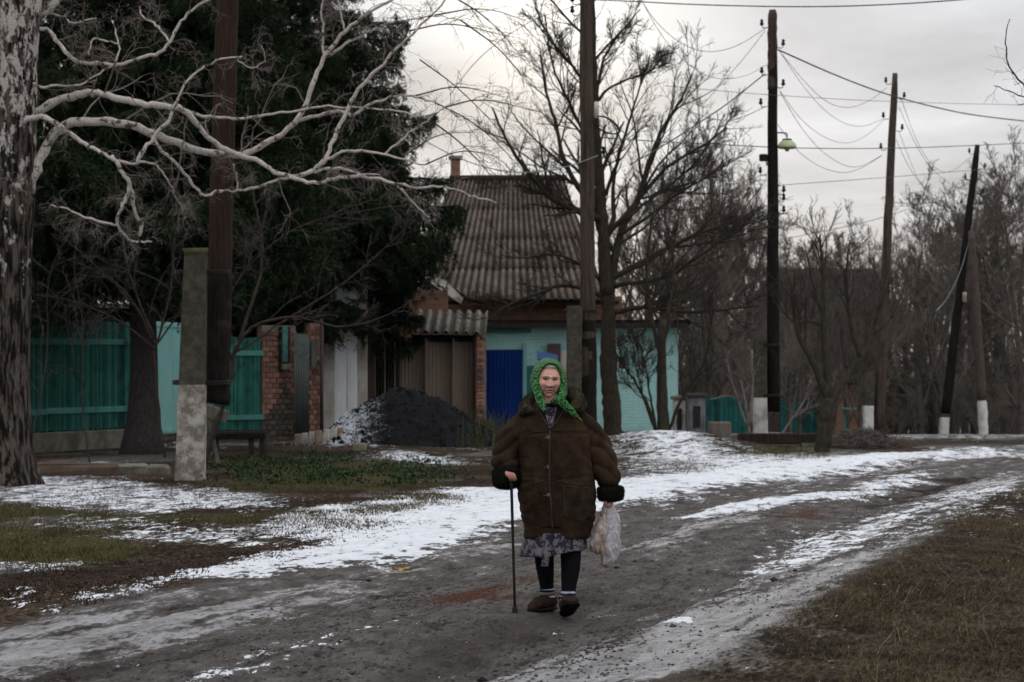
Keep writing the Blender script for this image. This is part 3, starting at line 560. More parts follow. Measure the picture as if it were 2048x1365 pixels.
# ------------------------------------------------------------------ brown profiled fence and its slate awning
bf = thing('sheet_fence', 'brown profiled sheet metal fence behind the coal heap', 'fence', (PX(870, 56.3), 56.3, 0))
for x0, x1, m in ((795, 850, M_BROWNM), (850, 905, M_BROWNM), (905, 945, M_BROWNM), (945, 962, M_BROWND)):
    corrugated('sheet', m, bf, (PX(x0, 56.2), 56.2 + (.006 if x0 == 850 else 0)), (PX(x1, 56.5), 56.5), .05, 2.2, .095, .014, 'trap')
piece('rail', (1.9, .05, .08), M_DARKW, bf, (PX(878, 56.5), 56.5, 2.12), .03)
aw = thing('slate_awning', 'mossy wavy slate awning above the brown sheet fence', 'awning', (PX(900, 57), 57, 2.3))
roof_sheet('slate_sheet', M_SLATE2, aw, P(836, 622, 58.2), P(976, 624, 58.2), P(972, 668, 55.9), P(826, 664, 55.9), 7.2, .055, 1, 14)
piece('beam', (1.6, .12, .16), M_BLACK, aw, (PX(893, 56.3), 56.3, 2.2), .0); piece('beam', (1.5, .08, .25), M_BLACK, aw, (PX(900, 57.6), 57.7, 2.45), .0)
for px_ in (840, 955): piece('post', (.09, .09, 2.3), M_DARKW, aw, (PX(px_, 57.2), 57.3, 1.15))
bp = thing('brick_post', 'thin red brick post between the brown fence and the blue gate', 'post', (PX(962, 56.3), 56.3, 0))
A, d, ln, a = line(952, 56.1, 969, 56.2); piece('mortar_core', (ln - .01, .18, 2.34), M_MORTAR, bp, (PX(960.5, 56.2), 56.27, 1.17), a, bev=0)
brick_field(bp, A, d, ln, a, .02, 2.34, .2, .085, lambda u, z: rng.random() < .12)
piece('rusty_strip', (.05, .03, 1.3), M_BROWND, bp, (PX(952, 56.1), 56.06, 1.6))
# ------------------------------------------------------------------ turquoise outbuilding
tb = thing('outbuilding', 'low turquoise painted brick outbuilding with a flat roof', 'outbuilding', (PX(1160, 58), 58, 0))
def tw(pxa, pxb, z0, z1, name='wall', mat=M_TURQW, off=0., th=.25): return wallbox(name, mat, tb, pxa, 58.0, pxb, 58.2 if pxb > 1200 else 58.0, z0, z1, th, off)
tw(1046, 1356, -.3, 2.5); tw(968, 1046, 1.95, 2.5, off=.003)
wallbox('side_wall', M_TURQW, tb, 1354, 58.3, 1354 * .985 + 20, 62, -.3, 2.5)
gd = piece('gate_leaf', (.46, .05, 1.95), M_BLUE, tb, (PX(987.5, 57.98), 57.95, .95)); gd2 = piece('gate_leaf', (.45, .05, 1.95), M_BLUE, tb, (PX(1026, 57.98), 57.94, .95))
for gdx in (gd, gd2):
    for i in range(5):
        b = MB(); box(b, (-.18 + .09 * i, -.035, 0), (.03, .02, 1.9), bev=.004); b.obj('rib', M_BLUE, gdx, False)
piece('gate_frame', (.08, .12, 2.1), M_TURQ_METAL, tb, (PX(1050, 57.9), 57.92, 1.05)); piece('small_door', (.34, .05, 1.55), rough_mat('dark_teal_paint', (.03, .12, .13), (.05, .16, .16), 6), tb, (PX(1066, 57.9), 57.93, .78))
piece('door_header', (1.25, .1, .14), M_TEALR, tb, (PX(1010, 57.8), 57.93, 2.42))
piece('fascia', (4.9, .06, .12), M_DARKW, tb, (PX(1170, 57.7), 57.68, 2.52), .01); piece('roof_slab', (4.95, 4.0, .12), M_BLACK, tb, (PX(1170, 59), 59.7, 2.60), .01, bev=.02)
piece('meter_box', (.32, .18, .48), M_BROWND, tb, (PX(1108, 57.8), 57.85, 1.85)); piece('window', (.3, .06, .75), M_WHITEP, tb, (PX(1120, 57.9), 57.93, 1.55))
ap = thing('blue_canopy', 'small tilted blue sheet canopy above the head scarf by the wall', 'canopy', (PX(1095, 57.2), 57.2, 1.8))
b = MB(); box(b, (0, 0, 0), (.50, .42, .03), tilt=R(14)); o = b.obj('sheet', M_BLUEP, ap, False); o.rotation_euler = (R(28), 0, 0); o.location = (0, 0, -.04)
piece('bracket', (.03, .5, .03), M_IRON, ap, (PX(1082, 57.4), 57.4, 1.72)); piece('bracket', (.03, .5, .03), M_IRON, ap, (PX(1108, 57.4), 57.4, 1.66))
bk = thing('clay_pot', 'small brown nest box on the tree trunk before the turquoise wall', 'nest box', (PX(1243, 52), 51.7, 1.6))
b = MB(); box(b, (0, 0, .0), (.15, .14, .22), bev=.03); b.obj('box_body', rough_mat('brown_wood', (.09, .05, .025), (.13, .075, .04), 9), bk, False); b = MB(); box(b, (0, -.02, .125), (.2, .2, .025)); b.obj('box_roof', M_DARKW, bk, False)
bk.name = 'nest_box'
# ------------------------------------------------------------------ brick house with the big slate roof
hs = thing('brick_house', 'old brick house with a big grey brown wavy slate roof', 'house', (PX(1040, 64), 64, 0))
piece('wall', (PX(1245, 62) - PX(872, 62), .3, 3.35), M_HOUSEB, hs, ((PX(1245, 62) + PX(872, 62)) / 2, 62.3, 1.675), 0, bev=0)
piece('side_wall', (.3, 8, 3.2), M_HOUSEB, hs, (PX(872, 62) + .17, 66.5, 1.6), 0, bev=0); piece('side_wall', (.3, 8, 3.2), M_HOUSEB, hs, (PX(1245, 62) - .17, 66.5, 1.6), 0, bev=0)
TL, TR, BR, BL = P(903, 360, 66.4), P(1128, 359, 66.4), P(1216, 600, 61.4), P(800, 600, 61.4)
def cut_l(u): return np.clip(np.where(u < .34, .66 + (u / .34) * .34, 1.0), 0, 1)
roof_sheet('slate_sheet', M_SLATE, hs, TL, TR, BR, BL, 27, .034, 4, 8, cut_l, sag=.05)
# rear slope, gable infill, verge, ridge
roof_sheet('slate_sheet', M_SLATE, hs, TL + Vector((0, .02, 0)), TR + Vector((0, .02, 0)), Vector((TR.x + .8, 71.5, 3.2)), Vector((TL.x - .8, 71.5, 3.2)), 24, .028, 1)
rd = MB(); tubes(rd, [TL + Vector((-.06, 0, .04)), TR + Vector((.06, 0, .04))], np.array([.085, .085]), 8); rel(rd.obj('ridge_cap', M_SLATE), hs)
va, vb_ = P(828, 536, 62.6), P(922, 598, 61.2)
mb = MB(); Vv = [va + Vector((-.06, -.1, -.05)), vb_ + Vector((0, -.1, -.13)), vb_ + Vector((.05, -.1, .03)), va + Vector((.02, -.1, .42)), va + Vector((-.06, .25, -.05)), vb_ + Vector((0, .25, -.13)), vb_ + Vector((.05, .25, .03)), va + Vector((.02, .25, .42))]
mb.add([tuple(v) for v in Vv], [[0, 1, 2, 3], [7, 6, 5, 4], [0, 4, 5, 1], [1, 5, 6, 2], [2, 6, 7, 3], [3, 7, 4, 0]]); rel(mb.obj('plaster_verge', M_WHITEP, None, False), hs)
piece('annex_wall', (2.05, .3, 3.45), M_HOUSEB, hs, (PX(812, 60), 60.4, 1.72), 0, bev=0); piece('eave_board', (4.4, .05, .10), M_DARKW, hs, (PX(1065, 61.5), 61.55, 3.17))
mb = MB(); Gp = [P(1130, 438, 65.2), P(1166, 470, 65.0), P(1190, 560, 64.5), P(1134, 560, 64.5)]; mb.add([tuple(v) for v in Gp] + [tuple(v + Vector((0, .2, 0))) for v in Gp], [[0, 1, 2, 3], [7, 6, 5, 4], [0, 4, 5, 1], [1, 5, 6, 2], [2, 6, 7, 3], [3, 7, 4, 0]]); rel(mb.obj('plaster_gable', M_WHITEP, None, False), hs)
mb = MB(); mb.add([TR + Vector((.03, .1, 0)), Vector((TR.x + .75, 62.2, 3.2)), Vector((TR.x + .75, 71, 3.2))], None, [[0, 1, 2]]); mb.v = [np.array([tuple(x) for x in v]) for v in mb.v]; o = mb.obj('gable', M_HOUSEB, None, False); o.modifiers.new('t', 'SOLIDIFY').thickness = .1; rel(o, hs)
mb = MB(); mb.add([tuple(TL + Vector((.12, .1, -.1))), (TL.x - .75, 62.2, 3.2), (TL.x - .75, 71, 3.2)], None, [[0, 1, 2]]); o = mb.obj('gable', M_HOUSEB, None, False); o.modifiers.new('t', 'SOLIDIFY').thickness = .1; rel(o, hs)
ch = piece('chimney', (.26, .3, 1.1), M_HOUSEB, hs, (PX(911, 67), 67, 6.75), bev=.01); b = MB(); box(b, (0, 0, .58), (.38, .4, .10), bev=.02); b.obj('chimney_cap', M_CONC, ch, False)
# ------------------------------------------------------------------ right-hand bits: gate pillars, far fence, far house
def pillar(label, px, w, ytop, Y, mat, capm):
    zt = PZ(ytop, Y); z0 = gzs(PX(px, Y), Y); t = thing('gate_pillar', label, 'pillar', (PX(px, Y), Y, z0))
    piece('shaft', (w, w, zt - z0 + .1), mat, t, (PX(px, Y), Y, (zt + z0 - .1) / 2), .1, bev=.02); piece('cap', (w + .1, w + .1, .09), capm, t, (PX(px, Y), Y, zt + .05), .1, bev=.02)
    piece('panel', (w * .45, .02, .5), M_IRON, t, (PX(px, Y), Y - w / 2 - .012, zt - .45), .1)
M_WHITEW = rough_mat('flaking_whitewash', (.40, .37, .33), (.58, .55, .51), 7, (1, 1, .7), .95, .008, (.24, .21, .18))
pillar('grey streaked gate pillar with a rubble cap beside the far teal fence', 1392, .38, 795, 56, rough_mat('streaked_grey', (.10, .10, .105), (.24, .24, .25), 6, (1, 1, .5)), M_BRICKG)
pillar('slim pale whitewashed gate pillar next to the turquoise wall end', 1358, .26, 800, 56.5, M_WHITEW, M_CONC)
def far_fence(label, pxa, Ya, pxb, Yb, ytop, bw=.13):
    A, d, ln, a = line(pxa, Ya, pxb, Yb); f = thing('board_fence', label, 'fence', (A.x, A.y, 0)); zt = PZ(ytop, (Ya + Yb) / 2)
    for i in range(int(ln / bw)):
        c = A + d * ((i + .5) * bw); z0 = gzs(c.x, c.y) - .05; piece('board', (bw - .008, .025, round(zt - z0, 1)), M_TEALD, f, (c.x, c.y, (zt + z0) / 2 + rng.normal(0, .012)), a, bev=.005, jit=.004)
    for z in (.35, .8):
        c = A + d * ln / 2; piece('rail', (ln, .04, .08), M_DARKW, f, (c.x, c.y + .04, zt - z), a)
far_fence('low dark teal board fence beyond the snowy mound', 1410, 57, 1502, 57.6, 792)
far_fence('distant teal fence glimpsed behind the orchard tree', 1560, 72, 1640, 72.6, 800)
sb = MB(); box(sb, (0, 0, .16), (.40, .36, .36), .2, taper=.92, bev=.03); o = sb.obj('concrete_block', rough_mat('brown_concrete', (.10, .078, .064), (.17, .135, .11), 6, (1, 1, .5)), None, False); o.location = (PX(1439, 48), 48, gzs(PX(1439, 48), 48)); tag(o, 'squat brown concrete block behind the snowy mound', 'block')
Yb_ = 46.0; bmz = max(PZ(900, Yb_), gzs(PX(1558, Yb_), Yb_ - .1)) + .03; lb = thing('timber_beam', 'long dark squared timber lying along the road side', 'beam', (PX(1558, Yb_), Yb_, bmz))
piece('beam', (PX(1640, Yb_) - PX(1476, Yb_), .2, .20), M_DARKW, lb, (PX(1558, Yb_), Yb_, bmz + .11), 0, bev=.02)
for px_ in (1500, 1615): piece('support_block', (.25, .3, .12), M_CONC, lb, (PX(px_, Yb_), Yb_ + .02, bmz - .03), 0)
fh = thing('far_house', 'distant brick house with a dark roof behind the orchard tree', 'house', (PX(1650, 86), 88, -1))
piece('wall', (4.3, 6, 5.2), M_BRICKG, fh, (PX(1655, 86), 89.5, 1.2), 0, bev=0)
roof_sheet('roof_sheet', M_BLACK, fh, P(1548, 538, 89), P(1748, 538, 89), P(1775, 610, 85.6), P(1525, 612, 85.6), 20, .03, 1); roof_sheet('roof_sheet', M_BLACK, fh, P(1548, 538, 89), P(1748, 538, 89), Vector((PX(1775, 86), 93.5, 3.7)), Vector((PX(1525, 86), 93.5, 3.7)), 20, .03, 1)
for px_ in (1590, 1660):
    w_ = piece('window', (.9, .08, 1.1), M_WOOD, fh, (PX(px_, 86.4), 86.45, 1.6)); b = MB(); box(b, (0, -.05, 0), (.74, .02, .94)); b.obj('pane', rough_mat('dim_glass', (.03, .035, .04), (.05, .055, .06), 2, rough=.15, bump=0), w_, False)
ow = thing('brick_shed', 'small orange brick shed glimpsed between the far poles', 'shed', (PX(1700, 76), 76, -1))
M_ORB = brick_paint('orange_brickwork', (.26, .12, .075), (.32, .16, .10), (.24, .17, .13)); piece('wall', (1.1, 1.6, 1.8), M_ORB, ow, (PX(1702, 76), 77, .05), 0, bev=0)
b = MB(); box(b, (0, 0, 0), (1.4, 2.0, .1), tilt=R(-6)); o = b.obj('roof', M_BLACK, ow, False); o.location = (.03, 1, 2.02)
fb = thing('garden_table', 'small teal wooden table standing by the distant orange shed', 'table', (PX(1715, 73), 73, gzs(PX(1715, 73), 73)))
zt = PZ(818, 73); z0 = fb.location.z
piece('table_top', (.95, .5, .05), M_TEALR, fb, (PX(1712, 73), 73, zt))
for dx in (-.35, .35): piece('leg', (.07, .07, zt - z0), M_TEALR, fb, (PX(1712, 73) + dx, 73, (zt + z0) / 2 - .02))
rf = thing('red_roof_house', 'distant small house with a faded red roof behind the wood', 'house', (PX(1830, 120), 120, -3))
piece('wall', (4, 3, 5), M_WHITEP, rf, (PX(1830, 120), 121, -1.0), 0, bev=0); roof_sheet('roof_sheet', rough_mat('red_roof', (.22, .10, .08), (.28, .13, .10), 5), rf, P(1790, 640, 121), P(1870, 642, 121), P(1880, 690, 118.5), P(1780, 690, 118.5), 14, .03, 1)
# ------------------------------------------------------------------ coal heap
M_COAL = None
g = G('coal_dust'); wp = g.wpos(); nf = g.noise(wp, 44, 6, .75); v1 = g.voro(wp, 30); a1 = g.sep(g.attr('cov'))
sm = g.ramp(g.math('ADD', a1[0], g.math('ADD', g.math('MULTIPLY', g.math('SUBTRACT', nf, .5), 1.6), g.math('MULTIPLY', g.math('SUBTRACT', g.noise(wp, 6, 4, .6), .5), .7))), .50, .62)
g.bump(g.math('ADD', nf, v1), .03); M_COAL = g.fin(g.mix(sm, g.mix(g.ramp(nf, .3, .7), (.007, .007, .008), (.022, .022, .024)), (.62, .64, .67)), .8)
M_COALL = rough_mat('coal_lump', (.006, .006, .007), (.016, .016, .017), 20, rough=.7, bump=.006)
hx, hy = PX(805, 47), 47.0
xs = np.linspace(-2.5, 2.8, 150); yy = np.linspace(-2.6, 2.2, 130); cx, cy = np.meshgrid(xs, yy)
def heap(x, y):
    prof = np.interp(x, [-2.05, -1.65, -1.1, -.5, -.1, .25, .7, 1.2, 1.7, 2.15], [0, .14, .62, .98, 1.15, 1.10, .94, .66, .33, .04])
    w = 1.9 + .15 * np.sin(x * 3); k = np.clip(1 - np.abs(y) / w, 0, 1); return prof * sstep(0, 1, k) ** .8
hz = heap(cx, cy); hz = hz + (fbm(cx * 5 + 50, cy * 5, 91, 5) - .5) * .16 * sstep(0, .2, hz) + (vnoise(cx * 17, cy * 17, 5) - .5) * .05 * sstep(0, .1, hz)
gzz = gz(cx + hx, cy + hy); Vz = gzz - .06 + hz; nr, nc = cx.shape; ii = np.arange(nr * nc).reshape(nr, nc)
hp = thing('coal_heap', 'black coal heap dusted with snow on its near flank', 'coal heap', (hx, hy, 0))
me = mesh_np('heap', np.stack([cx, cy, Vz], -1), [np.stack([ii[:-1, :-1], ii[:-1, 1:], ii[1:, 1:], ii[1:, :-1]], -1).reshape(-1, 4)], M_COAL)
cov = .42 * np.exp(-((cx + 1.3) / .5) ** 2) + .25 * np.exp(-((cx + .6) / .55) ** 2) + .14; ca = me.color_attributes.new('cov', 'FLOAT_COLOR', 'POINT'); ca.data.foreach_set('color', np.stack([cov, cov, cov, cov], -1).reshape(-1).astype(np.float32))
ob('heap', me, hp)
lm = MB(); n = 900; lx = rng.uniform(-1.9, 2.1, n); ly = rng.uniform(-1.8, .9, n); keep = heap(lx, ly) > .03; lx, ly = lx[keep], ly[keep]
OCT = np.array([[1, 0, 0], [-1, 0, 0], [0, 1, 0], [0, -1, 0], [0, 0, 1], [0, 0, -1]], float); OCTT = np.array([[0, 2, 4], [2, 1, 4], [1, 3, 4], [3, 0, 4], [2, 0, 5], [1, 2, 5], [3, 1, 5], [0, 3, 5]])
for x, y in zip(lx, ly): lm.add(OCT * rng.uniform(.5, 1.2, (6, 1)) * rng.uniform(.010, .036) * (2.2 if rng.random() < .05 else 1) @ np.linalg.qr(rng.normal(size=(3, 3)))[0] + [x, y, float(gz(x + hx, y + hy)) - .04 + float(heap(np.array(x), np.array(y)))], None, OCTT)
for _ in range(260):
    a_ = rng.uniform(0, 6.3); x, y = 2.1 * math.cos(a_) * rng.uniform(.85, 1.2), 1.75 * math.sin(a_) * rng.uniform(.85, 1.25); lm.add(OCT * rng.uniform(.5, 1.2, (6, 1)) * rng.uniform(.01, .04) @ np.linalg.qr(rng.normal(size=(3, 3)))[0] + [x, y, gzs(x + hx, y + hy) + .01], None, OCTT)
tag(lm.obj('coal_lumps', M_COALL, hp, False), kind='stuff')
# ------------------------------------------------------------------ brick edging, stones, kerb, bench
eb = thing('brick_edging', 'curved row of pale half buried edging bricks by the coal heap', 'edging', (PX(640, 45), 45, 0))
for i in range(8):
    t = i / 7; px_ = 596 + 98 * t; py_ = 896 - 2 * t + 3 * math.sin(t * 3); Y = 46.2 - .6 * math.sin(t * 3.1); x = PX(px_, Y)
    piece('brick', (.115, .09, .24 + .12 * t), M_CONC2 if i % 3 else rough_mat('pink_brick', (.28, .19, .14), (.36, .25, .19), 9), eb, (x, Y, gzs(x, Y) + .09 + .06 * t), rng.normal(0, .1), bev=.012, jit=.06)
def stone(name, label, cat, px, py, w, h, mat, dpt=None, rz=0.):
    Y = CAMZ * F / (py - HY); x = PX(px, Y); b = MB(); V, q = bev_box((w, dpt or w * .7, h), min(w, h) * .18); V = np.array(V) + rng.normal(0, min(w, h) * .05, (32, 3)); b.add(V, q)
    o = b.obj(name, mat, None, False); o.location = (x, Y, gzs(x, Y) + h / 2 - .03); o.rotation_euler[2] = rz; return tag(o, label, cat)
stone('cut_block', 'small greenish square block at the foot of the coal heap', 'block', 718, 908, .25, .17, rough_mat('mossy_block', (.13, .125, .08), (.20, .19, .13), 8))
stone('kerb_stone', 'broken pale kerb slab left of the concrete pole stub', 'kerb', 262, 948, .48, .17, M_CONC, .2, .2); stone('kerb_stone', 'chipped kerb slab touching the concrete pole stub', 'kerb', 318, 950, .30, .15, M_CONC, .2, -.15)
stone('kerb_stone', 'long low brown kerb beside the birch trunk', 'kerb', 140, 950, 1.35, .20, rough_mat('brown_kerb', (.085, .060, .045), (.13, .095, .07), 6), .18, .03); stone('stone', 'dark lump of stone at the foot of the birch', 'stone', 68, 952, .16, .15, M_CONC)
bn = thing('bench', 'dark wooden bench behind the concrete pole stub', 'bench', (PX(478, 40.7), 40.7, 0))
for k in range(3): piece('plank', (.98, .13, .05), M_BLACK if k else M_DARKW, bn, (PX(478, 40.7), 40.55 + .14 * k, .425 + .005 * k), 0, bev=.008)
for dx, dy in ((-.38, -.12), (.40, -.12), (.22, -.14), (-.42, .3), (.38, .3)): piece('leg', (.09, .09, .46), M_DARKW, bn, (PX(478, 40.7) + dx, 40.7 + dy, .17), 0, bev=.01)
piece('apron', (.9, .04, .09), M_BLACK, bn, (PX(478, 40.7), 40.5, .355), 0)
pb = MB(); box(pb, (0, 0, 0), (.36, .04, .20), tilt=R(18), bev=.01); o = pb.obj('plank', M_WOOD, None, False); o.location = P(432, 828, 36); o.rotation_euler = (.15, 0, .1)
sg = thing('leaning_plank', 'grey board propped against the back of the concrete pole stub', 'board', o.location[:]); o.location = (0, 0, 0); o.parent = sg; o.name = 'board'
b = MB(); box(b, (0, 0, 0), (.05, .05, .75), tilt=R(-12)); o = b.obj('prop', M_WOOD, sg, False); o.location = (-.04, .05, -.42)
# ------------------------------------------------------------------ utility poles
M_POLE = rough_mat('weathered_pole', (.050, .036, .028), (.105, .078, .060), 5, (9, 9, .5), .9, .012, (.036, .028, .024))
M_POLED = rough_mat('tarred_pole', (.009, .008, .007), (.028, .022, .019), 5, (9, 9, .5), .9, .012)
M_POLER = rough_mat('reddish_pole', (.026, .016, .012), (.052, .032, .024), 5, (9, 9, .5), .9, .012, (.022, .016, .013))
M_STUB = rough_mat('grey_concrete_stub', (.048, .042, .032), (.095, .085, .068), 9, rough=.95, bump=.014, c3=(.048, .044, .028))
g = G('limewash'); wp = g.wpos(); n1 = g.noise(wp, 7, 7, .7); n2 = g.noise(wp, 2.2, 6, .7); col = g.mix(g.ramp(n1, .38, .6), (.20, .165, .135), (.46, .42, .365)); col = g.mix(g.ramp(n2, .50, .60), col, (.17, .145, .12)); col = g.mix(g.ramp(g.noise(wp, 30, 4, .7), .58, .68), col, (.09, .075, .06)); g.bump(n1, .02); M_LIME = g.fin(col, .95)
M_LIMEC = rough_mat('fresh_limewash', (.50, .475, .44), (.66, .635, .60), 6, (1, 1, .8), .95, .012, (.36, .33, .29))
M_INS = rough_mat('dark_insulator', (.012, .011, .011), (.03, .028, .027), 8, rough=.4, bump=0)
M_WIRE = rough_mat('wire', (.05, .05, .05), (.09, .09, .09), 8, rough=.6, bump=0); M_WIREL = rough_mat('pale_wire', (.22, .22, .22), (.32, .32, .32), 8, rough=.5, bump=0)
def shaft(name, mat, parent, a, b, ra, rb, K=18, sides=14, wob=.006):
    p = resample([a, b], K); p[1:-1, :2] += rng.normal(0, wob, (K - 2, 2)); r = np.linspace(ra, rb, K) * (1 + rng.normal(0, .015, K)); r[-1] *= .72
    m = MB(); tubes(m, p, r, sides); return rel(m.obj(name, mat), parent)
def insulator(parent, p, side):
    m = MB(); s = side; x, y, z = p
    tubes(m, np.array([[x, y, z], [x + s * .09, y, z - .02], [x + s * .14, y, z + .0], [x + s * .15, y, z + .07]]), np.array([.011] * 4), 6)
    k = np.array([[x + s * .15, y, z + h] for h in (.04, .06, .09, .11, .14, .165, .18)]); tubes(m, k, np.array([.03, .045, .045, .028, .036, .032, .015]), 10)
    return rel(m.obj('insulator', M_INS), parent)
def stub_post(parent, pxb, pyb, pxt, pyt, Y, wb, wt, ylime, dy=0., lime=None):
    a = P(pxb, pyb, Y); t = P(pxt, pyt, Y); zl = PZ(ylime, Y); f = (zl - a.z) / (t.z - a.z); m = a.lerp(t, f); wm = wb + (wt - wb) * f
    def seg(name, p, q, w0, w1, mat, bot):
        mb = MB(); h = .30; V = []; n = 9
        for i in range(n):
            k = i / (n - 1); c = p.lerp(q, k); w = (w0 + (w1 - w0) * k) / 2; e = rng.normal(0, .003, 8); b_ = .018
            V += [[c.x - w + b_ + e[0], c.y + dy - h / 2, c.z], [c.x + w - b_ + e[1], c.y + dy - h / 2, c.z], [c.x + w + e[2], c.y + dy - h / 2 + b_, c.z], [c.x + w + e[3], c.y + dy + h / 2, c.z], [c.x - w + e[4], c.y + dy + h / 2, c.z], [c.x - w + e[5], c.y + dy - h / 2 + b_, c.z]]
        q_ = [[i * 6 + j, i * 6 + (j + 1) % 6, i * 6 + 6 + (j + 1) % 6, i * 6 + 6 + j] for i in range(n - 1) for j in range(6)]; e = (n - 1) * 6
        q_ += [[e, e + 1, e + 2, e + 3], [e, e + 3, e + 4, e + 5]]; mb.add(V, q_); return rel(mb.obj(name, mat, None, False), parent)
    lo = Vector(a); lo.z -= .15
    seg('limewashed_base', lo, m, wb, wm, lime or M_LIME, 1); return seg('concrete_stub', m, t, wm * .985, wt, M_STUB, 0)
def binding(parent, p, rx, ry):
    th = np.linspace(0, 2 * np.pi, 20); m = MB()
    for dz in (-.02, 0, .02): tubes(m, np.stack([p[0] + rx * np.cos(th), p[1] + ry * np.sin(th), p[2] + dz + .01 * np.sin(th)], 1), np.full(20, .012), 5, False)
    return rel(m.obj('binding_wire', M_INS), parent)
def pole(label, pxb, pyb, pxt, pyt, Y, rb, rt, mat):
    a = P(pxb, pyb, Y); b = P(pxt, pyt, Y); t = thing('utility_pole', label, 'utility pole', (a.x, Y, 0)); shaft('shaft', mat, t, a, b, rb, rt); return t, a, b
# pole by the birch
p1, a, b = pole('reddish wooden pole bound to a half limewashed concrete stub near the birch', 432, 806, 470, -560, 32.85, .175, .13, M_POLER)
shaft('tarred_foot', M_POLED, p1, a + Vector((0, -.004, -.01)), a.lerp(b, .19), .184, .172); stub_post(p1, 380, 962, 392, 506, 32.4, .385, .28, 770); binding(p1, P(405, 545, 32.7), .37, .24); binding(p1, P(402, 765, 32.7), .38, .24)
gl_ = MB(); box(gl_, (0, 0, .02), (.30, .30, .05), jit=.02); o = rel(gl_.obj('moss_cap', rough_mat('moss', (.06, .055, .03), (.11, .10, .055), 20)), p1); o.location = P(392, 505, 32.4)
# pole behind the woman
p2, a, b = pole('weathered wooden pole with a cream tube rising behind the woman', 1177, 868, 1170, -330, 47, .165, .11, M_POLE)
stub_post(p2, 1147, 872, 1149, 612, 46.7, .30, .29, 868); binding(p2, P(1162, 622, 46.85), .33, .25); shaft('tarred_foot', M_POLED, p2, a + Vector((0, -.003, -.01)), a.lerp(b, .2), .172, .162)
m = MB(); tubes(m, [P(1193, 204, 46.8), P(1193, 214, 46.8), P(1193, 236, 46.8)], np.array([.045, .05, .05]), 10); rel(m.obj('cream_tube', rough_mat('cream_plastic', (.55, .50, .38), (.62, .57, .45), 6, rough=.5)), p2)
th = np.linspace(0, 4 * np.pi, 50); c = P(1205, 250, 46.7); m = MB(); tubes(m, np.stack([c.x + .05 + .26 * np.cos(th) + .02 * th / 6, np.full(50, 46.75) + .04 * np.sin(3 * th), c.z + .14 * np.sin(th) - .10 * np.cos(th)], 1), np.full(50, .014), 5); rel(m.obj('cable_coil', M_INS), p2)
for px_, py_, s in ((1160, 8, -1), (1160, 30, -1), (1192, 312, 1)): insulator(p2, P(px_, py_, 46.9), s)
# pole with the street lamp
Y3 = 53.7
p3, a, b = pole('tall dark pole carrying the street lamp, bound to a limewashed stub', 1547, 824, 1545, 22, Y3, .155, .095, M_POLED)
shaft('weathered_top', M_POLE, p3, P(1545, 180, Y3 - .002), P(1545, 20, Y3 - .002), .112, .101); stub_post(p3, 1521, 880, 1519, 680, Y3 - .2, .30, .28, 796, 0., M_LIMEC); binding(p3, P(1534, 690, Y3 - .1), .31, .26); binding(p3, P(1534, 790, Y3 - .1), .31, .26)
for px_, py_, s in ((1537, 55, -1), (1553, 95, 1), (1537, 150, -1), (1553, 175, 1), (1535, 213, -1), (1554, 388, 1), (1554, 404, 1), (1554, 428, 1), (1534, 350, -1)): insulator(p3, P(px_, py_, Y3), s)
sl_ = thing('street_lamp', 'street lamp with a pale green bell shade on a bent arm', 'street lamp', P(1553, 266, Y3)[:])
o_ = P(1573, 285, Y3) - P(1553, 266, Y3)
m = MB(); tubes(m, smoothline([(-.02, 0, 0), (.18, 0, 0), (.235, 0, -.02), (.235, 0, -.16)], 14), np.full(14, .016), 8); m.obj('arm', M_INS, sl_)
def lathe(mb, c, prof, n=24):
    th = np.arange(n) * 2 * np.pi / n; V = np.concatenate([np.stack([c[0] + r * np.cos(th), c[1] + r * np.sin(th), np.full(n, c[2] + z)], 1) for r, z in prof]); q = [[k * n + i, k * n + (i + 1) % n, (k + 1) * n + (i + 1) % n, (k + 1) * n + i] for k in range(len(prof) - 1) for i in range(n)]
    return mb.add(V, q)
m = MB(); lathe(m, (.235, 0, -.3), [(.001, .165), (.10, .165), (.11, .13)]); m.obj('collar', M_INS, sl_)
m = MB(); lathe(m, (.235, 0, -.3), [(.11, .13), (.17, .08), (.205, .02), (.21, -.02), (.19, -.05), (.18, -.045), (.195, 0), (.10, .10)]); m.obj('shade', rough_mat('pale_green_enamel', (.42, .50, .27), (.52, .58, .34), 4, rough=.4, bump=0, c3=(.30, .34, .19)), sl_)
m = MB(); lathe(m, (.235, 0, -.3), [(.001, -.12), (.04, -.11), (.055, -.07), (.05, -.02), (.03, .05)], 14); m.obj('bulb', rough_mat('frosted_glass', (.45, .45, .40), (.5, .5, .45), 5, rough=.3, bump=0), sl_)
fl = thing('floodlight', 'black floodlight bracketed to the pole below the street lamp', 'floodlight', P(1537, 318, Y3)[:])
m = MB(); box(m, (-.12, -.04, .02), (.18, .14, .16), bev=.02); m.obj('housing', M_INS, fl, False); m = MB(); box(m, (-.03, 0, .03), (.10, .03, .03)); box(m, (-.04, 0, -.06), (.03, .03, .18)); m.obj('bracket', M_IRON, fl, False)
m = MB(); box(m, (-.12, -.118, .02), (.14, .012, .12)); m.obj('glass', M_INS, fl, False)
